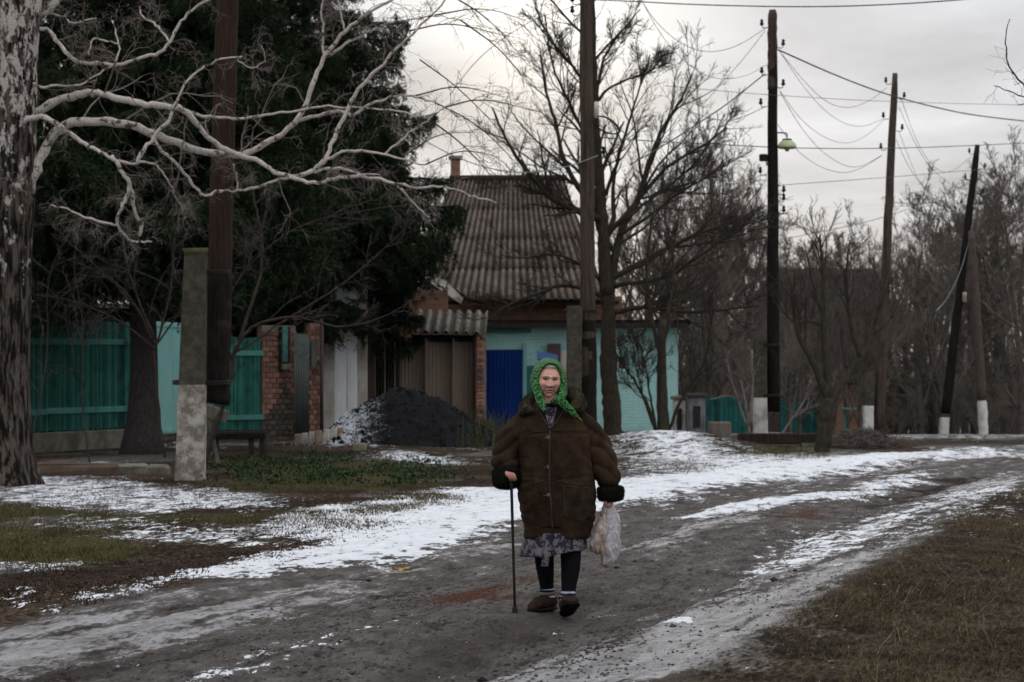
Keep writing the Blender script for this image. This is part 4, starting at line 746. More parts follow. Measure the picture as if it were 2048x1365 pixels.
# two leaning poles beyond
Y4 = 64.0
p4, a, b = pole('reddish leaning pole next beyond the street lamp pole', 1757, 860, 1790, 147, Y4, .15, .09, M_POLE)
stub_post(p4, 1736, 868, 1737, 740, Y4 - .2, .26, .25, 812, 0., M_LIMEC)
for px_, py_, s in ((1783, 168, -1), (1797, 198, 1), (1778, 238, -1), (1793, 262, 1), (1773, 300, -1)): insulator(p4, P(px_, py_, Y4), s)
Y5 = 77.0
p5, a, b = pole('dark strongly leaning pole farthest along the road', 1891, 828, 1955, 290, Y5, .16, .10, M_POLED)
stub_post(p5, 1886, 888, 1890, 828, Y5 - .2, .28, .26, 835, 0., M_LIMEC)
for px_, py_, s in ((1948, 308, -1), (1960, 338, 1), (1940, 360, -1), (1956, 388, 1), (1932, 410, -1)): insulator(p5, P(px_, py_, Y5), s)
m = MB(); tubes(m, [P(1929, 585, Y5 - .1), P(1929, 605, Y5 - .1)], np.array([.07, .07]), 8); rel(m.obj('pale_tube', M_LIME), p5)
M_BRACE = rough_mat('brown_grey_timber', (.055, .042, .034), (.105, .084, .070), 5, (6, 6, .7), .9, .005)
p6 = thing('brace_post', 'grey timber brace post with a limewashed foot beside the farthest pole', 'post', (PX(1966, Y5), Y5 - .6, 0))
shaft('shaft', M_BRACE, p6, P(1964, 800, Y5 - .6), P(1942, 462, Y5 - .6), .15, .11); shaft('limewashed_foot', M_LIMEC, p6, P(1968, 892, Y5 - .6), P(1964, 800, Y5 - .6), .155, .15)
# ------------------------------------------------------------------ wires
def wire(label, pts, mat=M_WIRE, r=.008, group='overhead wires'):
    q = smoothline([tuple(P(*p)) for p in pts], 40, 3); m = MB(); tubes(m, q, np.full(40, r), 5); return tag(m.obj('overhead_wire', mat), label, 'wire')
wire('black wire crossing the very top of the sky', [(1120, -2, 47), (1250, 2, 47), (1385, 10, 46), (1610, 15, 45), (1780, 10, 44), (1940, -1, 43), (2120, -20, 42)], r=.012)
wire('thick twisted cable running down to the right from the lamp pole', [(1556, 100, 53.7), (1575, 108, 53.7), (1645, 140, 56), (1732, 175, 60), (1797, 196, 64), (1870, 215, 66), (1950, 232, 70), (2120, 250, 75)], r=.018)
wire('thin nearly level wire passing just above the lamp', [(1330, 172, 47), (1450, 183, 50), (1560, 192, 53), (1790, 205, 60), (2120, 212, 70)], r=.006)
wire('level black wire crossing behind the street lamp shade', [(1200, 275, 47), (1320, 284, 50), (1450, 290, 53), (1580, 297, 56), (1760, 298, 62), (1920, 293, 68), (2120, 283, 75)], r=.011)
wire('thin wire rising slightly to the right below the lamp', [(1555, 372, 53.7), (1570, 370, 54), (1780, 355, 60), (1950, 340, 66), (2120, 328, 72)], r=.007)
wire('wire climbing from the orchard treetops to the farthest pole', [(1560, 480, 60), (1715, 450, 64), (1800, 425, 68), (1880, 395, 74), (1940, 366, 77)], r=.009)
SG = [('uppermost slack wire between lamp pole and reddish pole', [(1560, 104, 53.7), (1605, 160, 56), (1650, 205, 59), (1695, 219, 61), (1740, 203, 63), (1773, 176, 64)]), ('second slack wire hanging from the lamp pole top', [(1560, 104, 53.7), (1610, 180, 56), (1665, 238, 59), (1720, 258, 62), (1768, 238, 64)]),
      ('third slack wire between lamp pole and reddish pole', [(1560, 182, 53.7), (1600, 240, 56), (1650, 278, 59), (1695, 290, 61), (1735, 272, 63), (1768, 240, 64)]), ('fourth slack wire dipping lowest toward the reddish pole', [(1560, 184, 53.7), (1600, 255, 56), (1650, 312, 59), (1710, 342, 62), (1764, 311, 64)]),
      ('slack wire starting just right of the lamp shade', [(1556, 250, 53.7), (1590, 300, 56), (1640, 336, 59), (1690, 349, 61), (1730, 334, 63), (1763, 312, 64)]), ('upper slack wire between the reddish and farthest poles', [(1803, 200, 64), (1835, 290, 68), (1870, 340, 72), (1900, 348, 75), (1943, 314, 77)]),
      ('middle slack wire between the reddish and farthest poles', [(1798, 215, 64), (1840, 310, 69), (1880, 355, 73), (1912, 376, 77)]), ('lower slack wire falling behind the reddish pole', [(1797, 262, 64), (1825, 335, 69), (1850, 385, 73), (1885, 400, 77)]), ('lowest slack wire under the reddish pole', [(1792, 280, 64), (1820, 340, 69), (1850, 380, 73), (1872, 392, 77)]),
      ('upper slack wire from the near pole to the lamp pole', [(1270, -20, 47), (1310, 45, 48), (1360, 88, 50), (1410, 107, 51), (1470, 97, 52), (1530, 58, 53.7)]), ('lower slack wire from the near pole to the lamp pole', [(1272, -20, 47), (1320, 70, 48), (1370, 128, 50), (1430, 161, 51), (1490, 155, 52), (1533, 130, 53.7)]), ('thin wire slanting down left from the lamp pole top', [(1530, 62, 53.7), (1490, 115, 53), (1450, 160, 52), (1410, 205, 51)])]
for lb_, pts in SG: wire(lb_, pts, M_WIREL if 'second' in lb_ or 'lower' in lb_ or 'third' in lb_ else M_WIRE, .0065)
wire('thick cable slanting down left from the lamp pole', [(1530, 148, 53.7), (1500, 172, 53), (1460, 205, 52), (1400, 245, 50), (1330, 290, 48), (1260, 330, 47)], r=.014); wire('loose cable sagging left from the lamp pole insulator', [(1530, 214, 53.7), (1490, 234, 53), (1450, 243, 52), (1410, 235, 51), (1360, 215, 49)], r=.008)
wire('pale cable sagging left from the pole behind the woman', [(1195, 312, 46.6), (1150, 330, 47), (1090, 344, 48), (1020, 346, 50), (950, 330, 52), (880, 300, 54), (800, 250, 56)], M_WIREL, .012); wire('pale cable drooping off the farthest pole', [(1950, 420, 76.6), (1935, 500, 76.5), (1915, 560, 76.4), (1890, 605, 76), (1872, 622, 75.5)], M_WIREL, .012)
wire('taut wire running from the near pole toward the birch twigs', [(1160, 10, 47), (1060, 40, 45), (960, 110, 44), (900, 190, 43)], r=.007)
# ------------------------------------------------------------------ bark
g = G('birch_bark'); wp = g.wpos(); v = g.mapv(wp, (1, 1, .42)); n1 = g.noise(v, 9.5, 8, .72, .25); n2 = g.noise(g.mapv(wp, (1, 1, 3.5)), 9, 4, .6); n3 = g.noise(wp, 45, 4, .6)
zz = g.n('SeparateXYZ'); g.set(zz.inputs[0], wp); low = g.ramp(zz.outputs[2], .8, 6.2, .20, .02)
col = g.mix(g.ramp(n3, .3, .7), (.38, .33, .29), (.56, .51, .46)); col = g.mix(g.ramp(n2, .60, .68), col, (.09, .075, .065)); col = g.mix(g.ramp(g.math('ADD', n1, low), .50, .56), col, g.mix(g.ramp(g.noise(g.mapv(wp, (1, 1, .16)), 16, 6, .68, .5), .44, .60), (.010, .008, .007), (.105, .085, .070)))
g.bump(g.math('ADD', g.math('MULTIPLY', n1, -1.2), g.math('MULTIPLY', n3, .5)), .03); M_BIRCH = g.fin(col, .9)
g = G('birch_limb_bark'); wp = g.wpos(); n1 = g.noise(wp, 9, 5, .65); n3 = g.noise(wp, 40, 4, .6); col = g.mix(g.ramp(n3, .3, .7), (.36, .31, .27), (.60, .54, .485)); col = g.mix(g.ramp(n1, .54, .62), col, (.085, .065, .055)); g.bump(n3, .01); M_BLIMB = g.fin(col, .85)
M_TWIGL = rough_mat('pale_twig', (.13, .105, .09), (.24, .20, .175), 9, rough=.85, bump=0); M_TWIGD = rough_mat('dark_twig', (.030, .023, .019), (.062, .048, .040), 6, rough=.9, bump=0)
M_BARK = rough_mat('grey_brown_bark', (.030, .024, .018), (.072, .058, .044), 10, (3, 3, .8), .95, .02, (.045, .042, .024))
M_FARB = rough_mat('far_bark', (.062, .052, .044), (.115, .097, .083), 4, rough=.95, bump=0); M_FART = rough_mat('far_twig', (.088, .072, .060), (.155, .130, .108), 2, rough=.95, bump=0, vary=.25)  # far bark and twigs lightened, painting haze into their colour
M_TWIGM = rough_mat('grey_twig', (.034, .028, .025), (.085, .072, .064), 7, rough=.9, bump=0)
M_SPRB = rough_mat('spruce_bark', (.035, .030, .028), (.085, .072, .068), 16, (2, 2, .8), .95, .03)
# ------------------------------------------------------------------ birch
bt = thing('birch_tree', 'old birch with pale twisting limbs at the edge of the snow', 'tree', (PX(20, 31), 31, 0))
tp = np.array([P(-8, 990, 31), P(-4, 940, 31), P(2, 860, 31), P(8, 700, 31), P(14, 520, 31), P(24, 380, 31), P(26, 250, 31), P(28, 120, 31), P(38, 20, 31), P(50, -140, 31), P(60, -330, 31)]); K = 60; tpp = smoothline(tp, K, 2)
tr = np.interp(np.linspace(0, 1, K), [0, .03, .08, .16, .4, .6, .75, 1], [.60, .47, .38, .33, .29, .285, .27, .13])
th = np.arange(28) * 2 * np.pi / 28; tv = []
for k in range(K):
    z = tpp[k][2]; fl_ = np.exp(-max(z, 0) / .35); rr = tr[k] * (1 + .05 * np.sin(th * 3 + 1) + .12 * fl_ * np.sin(th * 5) + .05 * (fbm(th * 2.2 + 9, np.full(28, z * 2.0), 3) - .5))
    tv.append(np.stack([tpp[k][0] + rr * np.cos(th), tpp[k][1] + rr * np.sin(th), np.full(28, z)], 1))
ii = np.arange(K * 28).reshape(K, 28); nx_ = np.roll(ii, -1, 1); me = mesh_np('trunk', np.concatenate(tv), [np.stack([ii[:-1], nx_[:-1], nx_[1:], ii[1:]], -1).reshape(-1, 4)], M_BIRCH); rel(ob('trunk', me), bt)
BR_ = [
 ([(30, 400), (58, 368), (70, 349), (82, 304), (111, 263), (144, 244), (197, 242), (254, 250), (304, 265), (349, 283), (394, 302), (435, 306), (472, 312), (513, 300), (566, 267), (590, 246), (607, 221), (619, 189), (631, 152), (648, 115), (680, 74), (713, 41), (754, 16), (787, -2)], 26, 6, 0),
 ([(30, 250), (62, 230), (86, 217), (111, 201), (156, 189), (197, 185), (230, 195), (271, 205), (312, 211), (353, 217), (378, 224), (390, 242), (410, 271), (439, 293), (472, 310), (505, 316), (546, 341), (574, 353), (607, 349), (635, 336), (664, 314), (693, 304), (726, 301), (767, 310), (803, 316), (850, 330)], 20, 4, -.25),
 ([(378, 224), (390, 230), (451, 238), (513, 234), (582, 224), (623, 217), (664, 213), (713, 215), (767, 217), (808, 224), (860, 240)], 7, 3, -.2),
 ([(20, 262), (45, 245), (62, 236), (82, 232), (111, 246), (144, 275), (181, 293), (222, 316), (246, 328), (275, 328), (295, 324), (312, 328)], 15, 5, -.45),
 ([(222, 312), (230, 320), (246, 349), (259, 361), (254, 394), (238, 427), (232, 447), (246, 468), (267, 484), (304, 484)], 11, 4, -.5),
 ([(255, 355), (265, 394), (271, 427), (283, 455), (279, 472)], 9, 7, -.45), ([(232, 451), (189, 443), (156, 427), (103, 410)], 6, 3, -.5),
 ([(273, 330), (283, 304), (312, 271), (345, 234), (349, 209), (365, 176), (386, 152), (410, 131), (435, 119), (484, 113)], 9, 3, -.6),
 ([(30, 40), (55, 50), (70, 57), (94, 59), (115, 82), (135, 109), (160, 129), (193, 125), (222, 131), (250, 127), (287, 115), (324, 107), (341, 86), (345, 70), (365, 37), (394, 12), (440, -12)], 11, 5, -.3),
 ([(-10, 164), (62, 168), (86, 176), (123, 172), (168, 170), (197, 148), (226, 133), (238, 111), (238, 86), (230, 57), (224, 41)], 7, 3, -.4), ([(238, 88), (213, 82), (185, 72), (178, 113)], 4, 3, -.4),
 ([(635, 336), (660, 304), (672, 267), (689, 230), (705, 197), (730, 164), (763, 131), (795, 98), (828, 62), (869, 25), (900, -10)], 11, 4, -.25),
 ([(590, 246), (623, 234), (664, 224), (693, 224), (701, 236), (713, 230), (730, 213), (763, 201), (795, 191), (828, 193), (869, 205), (920, 235)], 9, 3, 0.1), ([(648, 115), (676, 98), (713, 76), (754, 53), (795, 43), (828, 37), (869, 31), (920, 40)], 7, 2, .1),
 ([(648, 118), (646, 74), (644, 33), (644, -10)], 6, 4, 0), ([(690, 62), (686, 40), (676, 15), (672, -10)], 5, 4, 0),
 ([(578, 354), (615, 365), (639, 365), (672, 357), (705, 351), (754, 357), (787, 365), (812, 373), (836, 377), (886, 371), (910, 377), (943, 394), (992, 406)], 10, 3, -.3), ([(600, 350), (640, 340), (680, 336), (720, 348), (760, 350)], 9, 3, -.2),
 ([(304, 265), (316, 295), (349, 324), (378, 357), (402, 390), (414, 394), (439, 384), (472, 382), (517, 373), (554, 359), (580, 356)], 8, 6, -.15), ([(472, 382), (476, 361), (464, 328)], 4, 3, -.1), ([(312, 324), (328, 353), (353, 390), (365, 427)], 4, 2, -.5),
 ([(341, 86), (324, 62), (308, 45), (287, 41), (279, 12)], 5, 4, -.3), ([(60, 22), (94, 25), (131, 33), (140, 49), (193, 37)], 5, 3, -.2), ([(484, 113), (470, 120), (497, 136), (525, 130), (532, 115), (522, 92)], 3, 2, -.6), ([(795, 373), (825, 405), (858, 435)], 5, 4, -.3), ([(768, 310), (790, 290), (815, 270), (850, 245), (890, 215)], 5, 3, -.1),
 ([(-20, 240), (0, 270), (12, 310), (25, 350), (38, 380)], 16, 14, -.3), ([(30, -20), (60, 25), (90, 30), (115, 0)], 22, 16, -.2), ([(20, 100), (-10, 60), (-40, 20)], 20, 12, -.2),
]
bp_, br_ = [], []
for pts, w0, w1, dy in BR_:
    n = max(10, len(pts) * 3); p3_ = smoothline([tuple(P(x, y, 31 + dy + .35 * math.sin(x * .011 + y * .007))) for x, y in pts], n, 2); s = 31 / F / 2 * .86
    r_ = np.interp(np.linspace(0, 1, n), [0, 1], [w0 * s, w1 * s]) * (1 + .05 * rng.normal(size=n) + .22 * (vnoise(np.arange(n) * .45, np.full(n, w0 * 3.1), 3) - .4)); p3_[1:-1] += rng.normal(0, .009, (n - 2, 3)); m = MB(); tubes(m, p3_, r_, 9); rel(m.obj('limb', M_BLIMB), bt)
    bp_.append(resample(p3_, 12)); br_.append(np.interp(np.linspace(0, 1, 12), [0, 1], [w0 * s, w1 * s]))
bp_, br_ = np.array(bp_), np.array(br_); seg = np.linalg.norm(np.diff(bp_, axis=1), axis=2).sum(1)
m = MB(); c1, r1 = spawn(bp_, br_, 11, .22, .28, 55, .05, .22, 9, .25, rmin=.0035, t0=.15); ok_ = c1[:, -1, 2] < 6.8
tubes(m, c1, r1, 4); c2, r2 = spawn(c1, r1, 5, .5, .55, 45, -.05, .2, 7, .15, rmin=.0024, droop=.15); tubes(m, c2, r2, 3, False); c3, r3 = spawn(c2, r2, 3, .55, .7, 40, -.05, .2, 5, .1, rmin=.0019, droop=.2); tubes(m, c3, r3, 3, False)
rel(m.obj('twigs', M_TWIGL), bt)
# the veil of fine hanging twigs at the outer ends of the limbs
m = MB(); s0 = []
for px0, py0, px1, py1 in [(787, -2, 960, -60), (820, 62, 1020, 60), (869, 205, 1050, 330), (860, 240, 1020, 380), (900, -10, 1060, 120), (850, 330, 1000, 300), (890, 215, 1080, 210), (828, 193, 1010, 180), (869, 31, 1060, 30), (840, 120, 1030, 280), (803, 316, 960, 250), (920, 40, 1090, 200)]:
    s0.append(smoothline([tuple(P(px0, py0, 31)), tuple(P((px0 + px1) / 2 + rng.normal(0, 8), (py0 + py1) / 2 - 18, 30.7 + rng.normal(0, .4))), tuple(P(px1, py1 + 15, 30.5 + rng.normal(0, .7)))], 12))
s0 = np.array(s0); r0 = np.broadcast_to(np.linspace(.011, .003, 12), (len(s0), 12)); tubes(m, s0, r0, 4)
c1, r1 = spawn(s0, r0, 14, .45, .5, 38, 0, .14, 9, .3, rmin=.0026, droop=.12); tubes(m, c1, r1, 3, False); c2, r2 = spawn(c1, r1, 4, .45, .7, 35, 0, .15, 6, .12, rmin=.0018, droop=.15); tubes(m, c2, r2, 3, False); rel(m.obj('twigs', M_TWIGD), bt)
# ------------------------------------------------------------------ spruces
g = G('spruce_needles'); n1 = g.noise(g.wpos(), 1.1, 3, .6); n2 = g.noise(g.wpos(), 22, 2, .6); c = g.mix(g.ramp(n1, .35, .65), (.012, .022, .011), (.022, .036, .017)); M_NEEDLE = g.fin(g.mix(g.ramp(n2, .50, .70), c, (.056, .066, .032)), .7)
def bough_mesh(seed):
    global rng
    keep = rng; rng = np.random.default_rng(seed); K = 16; t = np.linspace(0, 1, K); ax = np.stack([t, .04 * np.sin(t * 4 + seed), -.18 * t ** 1.3 + .16 * t ** 3], 1); mb = MB(); tubes(mb, ax, .012 * (1 - .8 * t), 4)
    n = 60; ti = np.linspace(.10, 1, n); o = np.stack([np.interp(ti, t, ax[:, k]) for k in range(3)], 1); side = np.where(np.arange(n) % 2, 1, -1); ln = (.34 * np.sin(np.clip(1.02 - ti, 0, 1) ** .7 * 1.9) + .05) * rng.uniform(.6, 1.2, n)
    d = np.stack([np.full(n, .62) + rng.normal(0, .1, n), side * rng.uniform(.55, 1.0, n), rng.normal(-.15, .22, n)], 1); d /= np.linalg.norm(d, axis=1, keepdims=True)
    J = 6; br = np.empty((n, J, 3)); br[:, 0] = o; dd = d.copy()
    for j in range(1, J): dd[:, 2] -= .10; dd += rng.normal(0, .06, dd.shape); dd /= np.linalg.norm(dd, axis=1, keepdims=True); br[:, j] = br[:, j - 1] + dd * (ln / (J - 1))[:, None]
    tubes(mb, br, np.broadcast_to(np.linspace(.005, .002, J), (n, J)), 3, False); woodn = mb.n
    sub, sr = spawn(br, np.full((n, J), .004), 5, .55, .6, 42, -.12, .12, 4, .04, t0=.15, droop=.3); tw_ = np.concatenate([br[:, 1:5], sub, ax[None, 11:15]])
    # needles: thin triangles all round each twig
    M_ = len(tw_); nn = 26; ts = rng.uniform(0, 2.999, (M_, nn)); i = ts.astype(int); f = (ts - i)[..., None]; a_ = np.take_along_axis(tw_, i[..., None].repeat(3, 2), 1); b_ = np.take_along_axis(tw_, (i + 1)[..., None].repeat(3, 2), 1); p = a_ * (1 - f) + b_ * f; T = b_ - a_; T /= np.linalg.norm(T, axis=2, keepdims=True) + 1e-9
    rd = rng.normal(size=p.shape); rd -= T * (rd * T).sum(2, keepdims=True); rd /= np.linalg.norm(rd, axis=2, keepdims=True) + 1e-9; nd = T * .75 + rd * .8; nl = rng.uniform(.016, .03, (M_, nn, 1)); w = np.cross(nd, rng.normal(size=p.shape)); w /= np.linalg.norm(w, axis=2, keepdims=True) + 1e-9
    V = np.stack([p - w * .0034, p + w * .0034, p + nd * nl], 2).reshape(-1, 3); mb.add(V, None, np.arange(len(V)).reshape(-1, 3)); me = mb.mesh('bough', M_NEEDLE, False); rng = keep; return me
BOUGH = [bough_mesh(s) for s in (1, 2, 3)]
def spruce(label, px, Y, H, z0, rmax, nwh, per, base_r, zmaxr, low=.72):
    x = PX(px, Y); t = thing('spruce_tree', label, 'tree', (x, Y, 0)); K = 40; zz_ = np.linspace(-.15, H, K); rr = base_r * (1 - zz_ / H * .92) + .16 * np.exp(-np.clip(zz_, 0, None) / .35); m = MB(); tubes(m, np.stack([.05 * np.sin(zz_), .04 * np.cos(zz_ * .8), zz_], 1), rr, 16); m.obj('trunk', M_SPRB, t)
    for k in range(nwh):
        u = k / (nwh - 1); z = z0 + (H - z0) * u ** 1.15; rad = rmax * np.interp(z, [z0, zmaxr, H], [low, 1.0, .05])
        for j in range(per):
            a_ = 2 * math.pi * (j + .5 * (k % 2) + rng.uniform(-.25, .25)) / per; L_ = rad * rng.uniform(.72, 1.1); o = ob('bough', BOUGH[int(rng.integers(3))], t, (0, 0, z + rng.normal(0, .06))); o.scale = (L_, L_ * rng.uniform(.85, 1.2), L_ * rng.uniform(.9, 1.4)); o.rotation_euler = (rng.normal(0, .25), np.interp(u, [0, .5, 1], [.24, .05, -.6]) + rng.normal(0, .10), a_)
    return t
spruce('huge dark spruce with a bare grey trunk before the teal fence', 282, 42.4, 15, 3.75, 3.7, 23, 8, .27, 5.0)
spruce('dark spruce crowding behind the brick wall and white doors', 612, 56.5, 16, 3.15, 3.6, 27, 7, .24, 5.6, .74)
spruce('dark spruce filling the gap behind the birch limbs', 440, 54, 14, 3.6, 3.0, 16, 6, .22, 4.6)
# ------------------------------------------------------------------ ivy bed and shrubs
M_IVY = blade_mat('ivy_leaf', (.014, .028, .010), (.024, .044, .015), (.06, .075, .04))
iv = sample_zone([(415, 925), (560, 915), (840, 922), (930, 958), (830, 972), (430, 970)], 9500); n = len(iv); zv = gz(iv[:, 0], iv[:, 1]) + rng.uniform(0, .11, n) * (.4 + fbm(iv[:, 0] * 3, iv[:, 1] * 3, 8)); c = np.stack([iv[:, 0], iv[:, 1], zv], 1); d1 = rng.normal(size=(n, 3)); d1 /= np.linalg.norm(d1, axis=1, keepdims=True); d2 = np.cross(d1, rng.normal(size=(n, 3)) + [0, 0, 1.5]); d2 /= np.linalg.norm(d2, axis=1, keepdims=True); s = rng.uniform(.008, .030, (n, 1)) * (.5 + fbm(iv[:, 0] * 2, iv[:, 1] * 2, 18, 2))[:, None]; V = np.stack([c - d1 * s, c + d2 * s * .7, c + d1 * s * 1.3, c - d2 * s * .7], 1).reshape(-1, 3)
tag(ob('ivy', mesh_np('ivy', V, [np.arange(n * 4).reshape(-1, 4)], M_IVY)), 'low dark green ivy bed behind the concrete stub', 'ground cover', kind='stuff')
def woody(name, label, cat, base, stems, M_w, M_t, lv=(7, 4, 3), lf=(.45, .45, .5), up=.25, rmin=(.006, .004, .003), group=None, sides=8, ang=38, wander=.13, t0=.25, flat=0., trunkmat=None, split=True, taperr=True):
    """a bare woody plant from traced stems [(pts3d, r0, r1), ...]; the first one is the trunk"""
    t = thing(name, label, cat, base, group); sp_, sr_ = [], []
    for k, (pts, r0, r1) in enumerate(stems):
        n = max(12, len(pts) * 4); q_ = smoothline([tuple(p) for p in pts], n, 2); q_[1:-1] += rng.normal(0, min(r0, .03) * .25, (n - 2, 3)); r_ = np.interp(np.linspace(0, 1, n), [0, 1], [r0, r1]); m = MB(); tubes(m, q_, r_ * (1 + .05 * rng.normal(size=n)), sides); rel(m.obj('trunk' if k == 0 else 'limb', M_w), t)
        if k > 0 or len(stems) == 1: sp_.append(resample(q_, 12)); sr_.append(np.interp(np.linspace(0, 1, 12), [0, 1], [r0, r1]))
    Pb, Rb = np.array(sp_), np.array(sr_); m = MB()
    for i, nchild in enumerate(lv):
        Pb, Rb = spawn(Pb, Rb, nchild, lf[i], .5, ang, up, wander, 8 - i, .15, rmin=rmin[i], t0=t0 if i == 0 else .15, flat=flat); tubes(m, Pb, Rb, 4 if i == 0 else 3, i == 0)
    rel(m.obj('crown', M_t), t); return t
Yt = 51.5
def S(pts, w0, w1, Y, dy=0., wob=.5, _k=.82): w0 *= _k; w1 *= _k; return ([P(x, y, Y + dy * i / max(1, len(pts) - 1) + wob * .0) for i, (x, y) in enumerate(pts)], w0 * Y / F / 2, w1 * Y / F / 2)
woody('bare_tree', 'tall leafless tree with a fanning crown just right of the pole behind the woman', 'tree', (PX(1225, Yt), Yt, 0), [
 S([(1228, 880), (1226, 862), (1221, 784), (1216, 734), (1217, 660), (1219, 622), (1213, 585)], 46, 34, Yt), S([(1213, 590), (1210, 525), (1207, 452), (1200, 379), (1195, 320), (1190, 240), (1188, 160), (1186, 80), (1184, 0), (1182, -80)], 34, 8, Yt),
 S([(1218, 600), (1232, 500), (1250, 440), (1278, 403), (1300, 319), (1319, 269), (1347, 225), (1369, 187), (1384, 150)], 24, 4, Yt, 1), S([(1207, 440), (1180, 432), (1150, 420), (1100, 397), (1069, 359), (1037, 322), (1006, 269), (984, 215)], 20, 4, Yt, -1.2), S([(1203, 420), (1162, 387), (1137, 341), (1119, 297), (1116, 259), (1091, 187), (1081, 110)], 16, 4, Yt, 1.3),
 S([(1216, 596), (1160, 575), (1119, 569), (1087, 584), (1052, 595), (1011, 613), (976, 640)], 13, 4, Yt, -1), S([(1207, 445), (1163, 428), (1122, 408), (1093, 393), (1058, 376), (1028, 370), (985, 378)], 12, 3, Yt, -.6), S([(1218, 630), (1267, 614), (1314, 618), (1369, 626), (1424, 622), (1518, 612)], 14, 4, Yt, -1), S([(1214, 560), (1263, 537), (1305, 512), (1356, 486), (1403, 465), (1458, 448), (1518, 420)], 15, 4, Yt, .6), S([(1228, 575), (1262, 566), (1305, 562), (1348, 550), (1373, 529), (1433, 490), (1500, 445)], 12, 4, Yt, -1.4),
 S([(1192, 230), (1156, 141), (1125, 116), (1103, 78), (1084, 53), (1070, 10)], 9, 3, Yt, .8), S([(1191, 210), (1212, 181), (1244, 162), (1291, 150), (1332, 125)], 8, 3, Yt, -.8), S([(1190, 205), (1200, 150), (1212, 103), (1244, 62), (1280, 20)], 9, 3, Yt, .5), S([(1196, 330), (1160, 250), (1130, 190), (1100, 120), (1090, 30)], 9, 3, Yt, -.7), S([(1250, 440), (1300, 400), (1370, 350), (1420, 290), (1450, 230)], 10, 3, Yt, 1.6), S([(1240, 470), (1290, 440), (1350, 390), (1420, 350), (1470, 320)], 9, 3, Yt, -1.5), S([(1205, 400), (1230, 340), (1250, 270), (1275, 190), (1300, 110)], 10, 3, Yt, -1.0), S([(1200, 560), (1150, 520), (1100, 505), (1050, 520), (1000, 510)], 9, 3, Yt, -1.5)],
 M_BARK, M_TWIGD, (14, 8, 5), (.40, .46, .5), .12, (.0085, .0058, .0044), ang=36, wander=.11, t0=.12)
# sapling by the bench and the twiggy bush behind the birch
woody('sapling', 'thin leaning sapling rising beside the concrete pole stub', 'tree', (PX(412, 36), 36, 0), [S([(408, 930), (420, 885), (447, 810), (462, 740), (478, 680), (505, 655)], 17, 9, 36), S([(478, 680), (520, 560), (528, 480), (508, 400), (500, 330)], 9, 3, 36, .5), S([(500, 657), (540, 640), (600, 632), (680, 660), (760, 640), (835, 595)], 8, 2, 36, -1), S([(466, 720), (452, 690), (440, 640), (410, 590), (360, 560)], 7, 2, 36, -.5), S([(470, 705), (500, 690), (540, 660), (620, 610), (700, 560), (830, 440)], 6, 2, 36, .6), S([(440, 640), (470, 560), (560, 470), (660, 430), (820, 410)], 5, 2, 36, -.8)], M_TWIGD, M_TWIGM, (10, 5, 3), (.3, .45, .5), .05, (.005, .0035, .0025), t0=.1)
woody('shrub', 'tangle of thin grey twigs under the birch limbs', 'shrub', (PX(320, 38), 38, 0), [S([(330, 915), (320, 850), (312, 760), (308, 680)], 7, 5, 38), S([(308, 690), (270, 600), (200, 540), (120, 470), (90, 420)], 6, 2, 38, -1), S([(310, 700), (340, 600), (350, 500), (345, 380)], 6, 2, 38), S([(312, 700), (240, 640), (150, 600), (70, 590)], 5, 2, 38, -.8), S([(312, 690), (380, 600), (430, 540), (500, 500)], 5, 2, 38, -1), S([(310, 680), (260, 560), (240, 460), (230, 350)], 5, 2, 38, .5), S([(180, 930), (160, 800), (170, 640), (140, 520), (180, 420)], 4, 2, 38, .3), S([(60, 900), (100, 700), (90, 560), (130, 480)], 4, 2, 37, .3)], M_TWIGD, M_TWIGM, (11, 5, 3), (.33, .45, .5), -.05, (.005, .0035, .0025), t0=.1)
woody('shrub', 'twiggy many stemmed shrub leaning over the snowy mound', 'shrub', (PX(1325, 49), 49, 0), [S([(1328, 880), (1325, 820), (1322, 700), (1325, 640)], 32, 18, 49), S([(1322, 720), (1305, 650), (1290, 560), (1300, 470), (1310, 400)], 12, 4, 49), S([(1326, 700), (1340, 600), (1350, 520), (1330, 440)], 12, 4, 49, .6), S([(1310, 860), (1300, 820), (1270, 760), (1238, 720), (1225, 690)], 9, 3, 49, -.5), S([(1312, 860), (1302, 800), (1292, 740), (1275, 670)], 7, 2, 49, -.3), S([(1338, 860), (1365, 790), (1400, 745), (1420, 690), (1425, 600)], 9, 3, 49, -.6), S([(1305, 850), (1285, 790), (1268, 720), (1262, 650)], 5, 2, 49, -.8), S([(1325, 680), (1370, 580), (1420, 520), (1460, 440)], 9, 3, 49, .5)], M_BARK, M_TWIGD, (11, 7, 5), (.42, .45, .5), .15, (.008, .006, .0045))
woody('orchard_tree', 'low dark forked fruit tree next to the timber beam', 'tree', (PX(1652, 43), 43, 0), [S([(1643, 915), (1648, 880), (1655, 830), (1658, 795)], 40, 36, 43), S([(1655, 800), (1630, 730), (1600, 680), (1585, 620), (1590, 540)], 22, 5, 43, -.8), S([(1658, 800), (1652, 720), (1645, 640), (1648, 560), (1640, 470)], 22, 5, 43), S([(1660, 805), (1700, 740), (1740, 690), (1755, 620), (1770, 560)], 23, 5, 43, .6), S([(1645, 650), (1615, 640), (1580, 645), (1560, 610)], 8, 3, 43, -1), S([(1720, 715), (1700, 650), (1690, 560), (1700, 480)], 12, 3, 43, -.5), S([(1662, 795), (1690, 765), (1720, 755), (1760, 720)], 10, 3, 43, .8)], M_BARK, M_TWIGD, (8, 5, 3), (.42, .45, .5), .3, (.008, .0055, .0042))
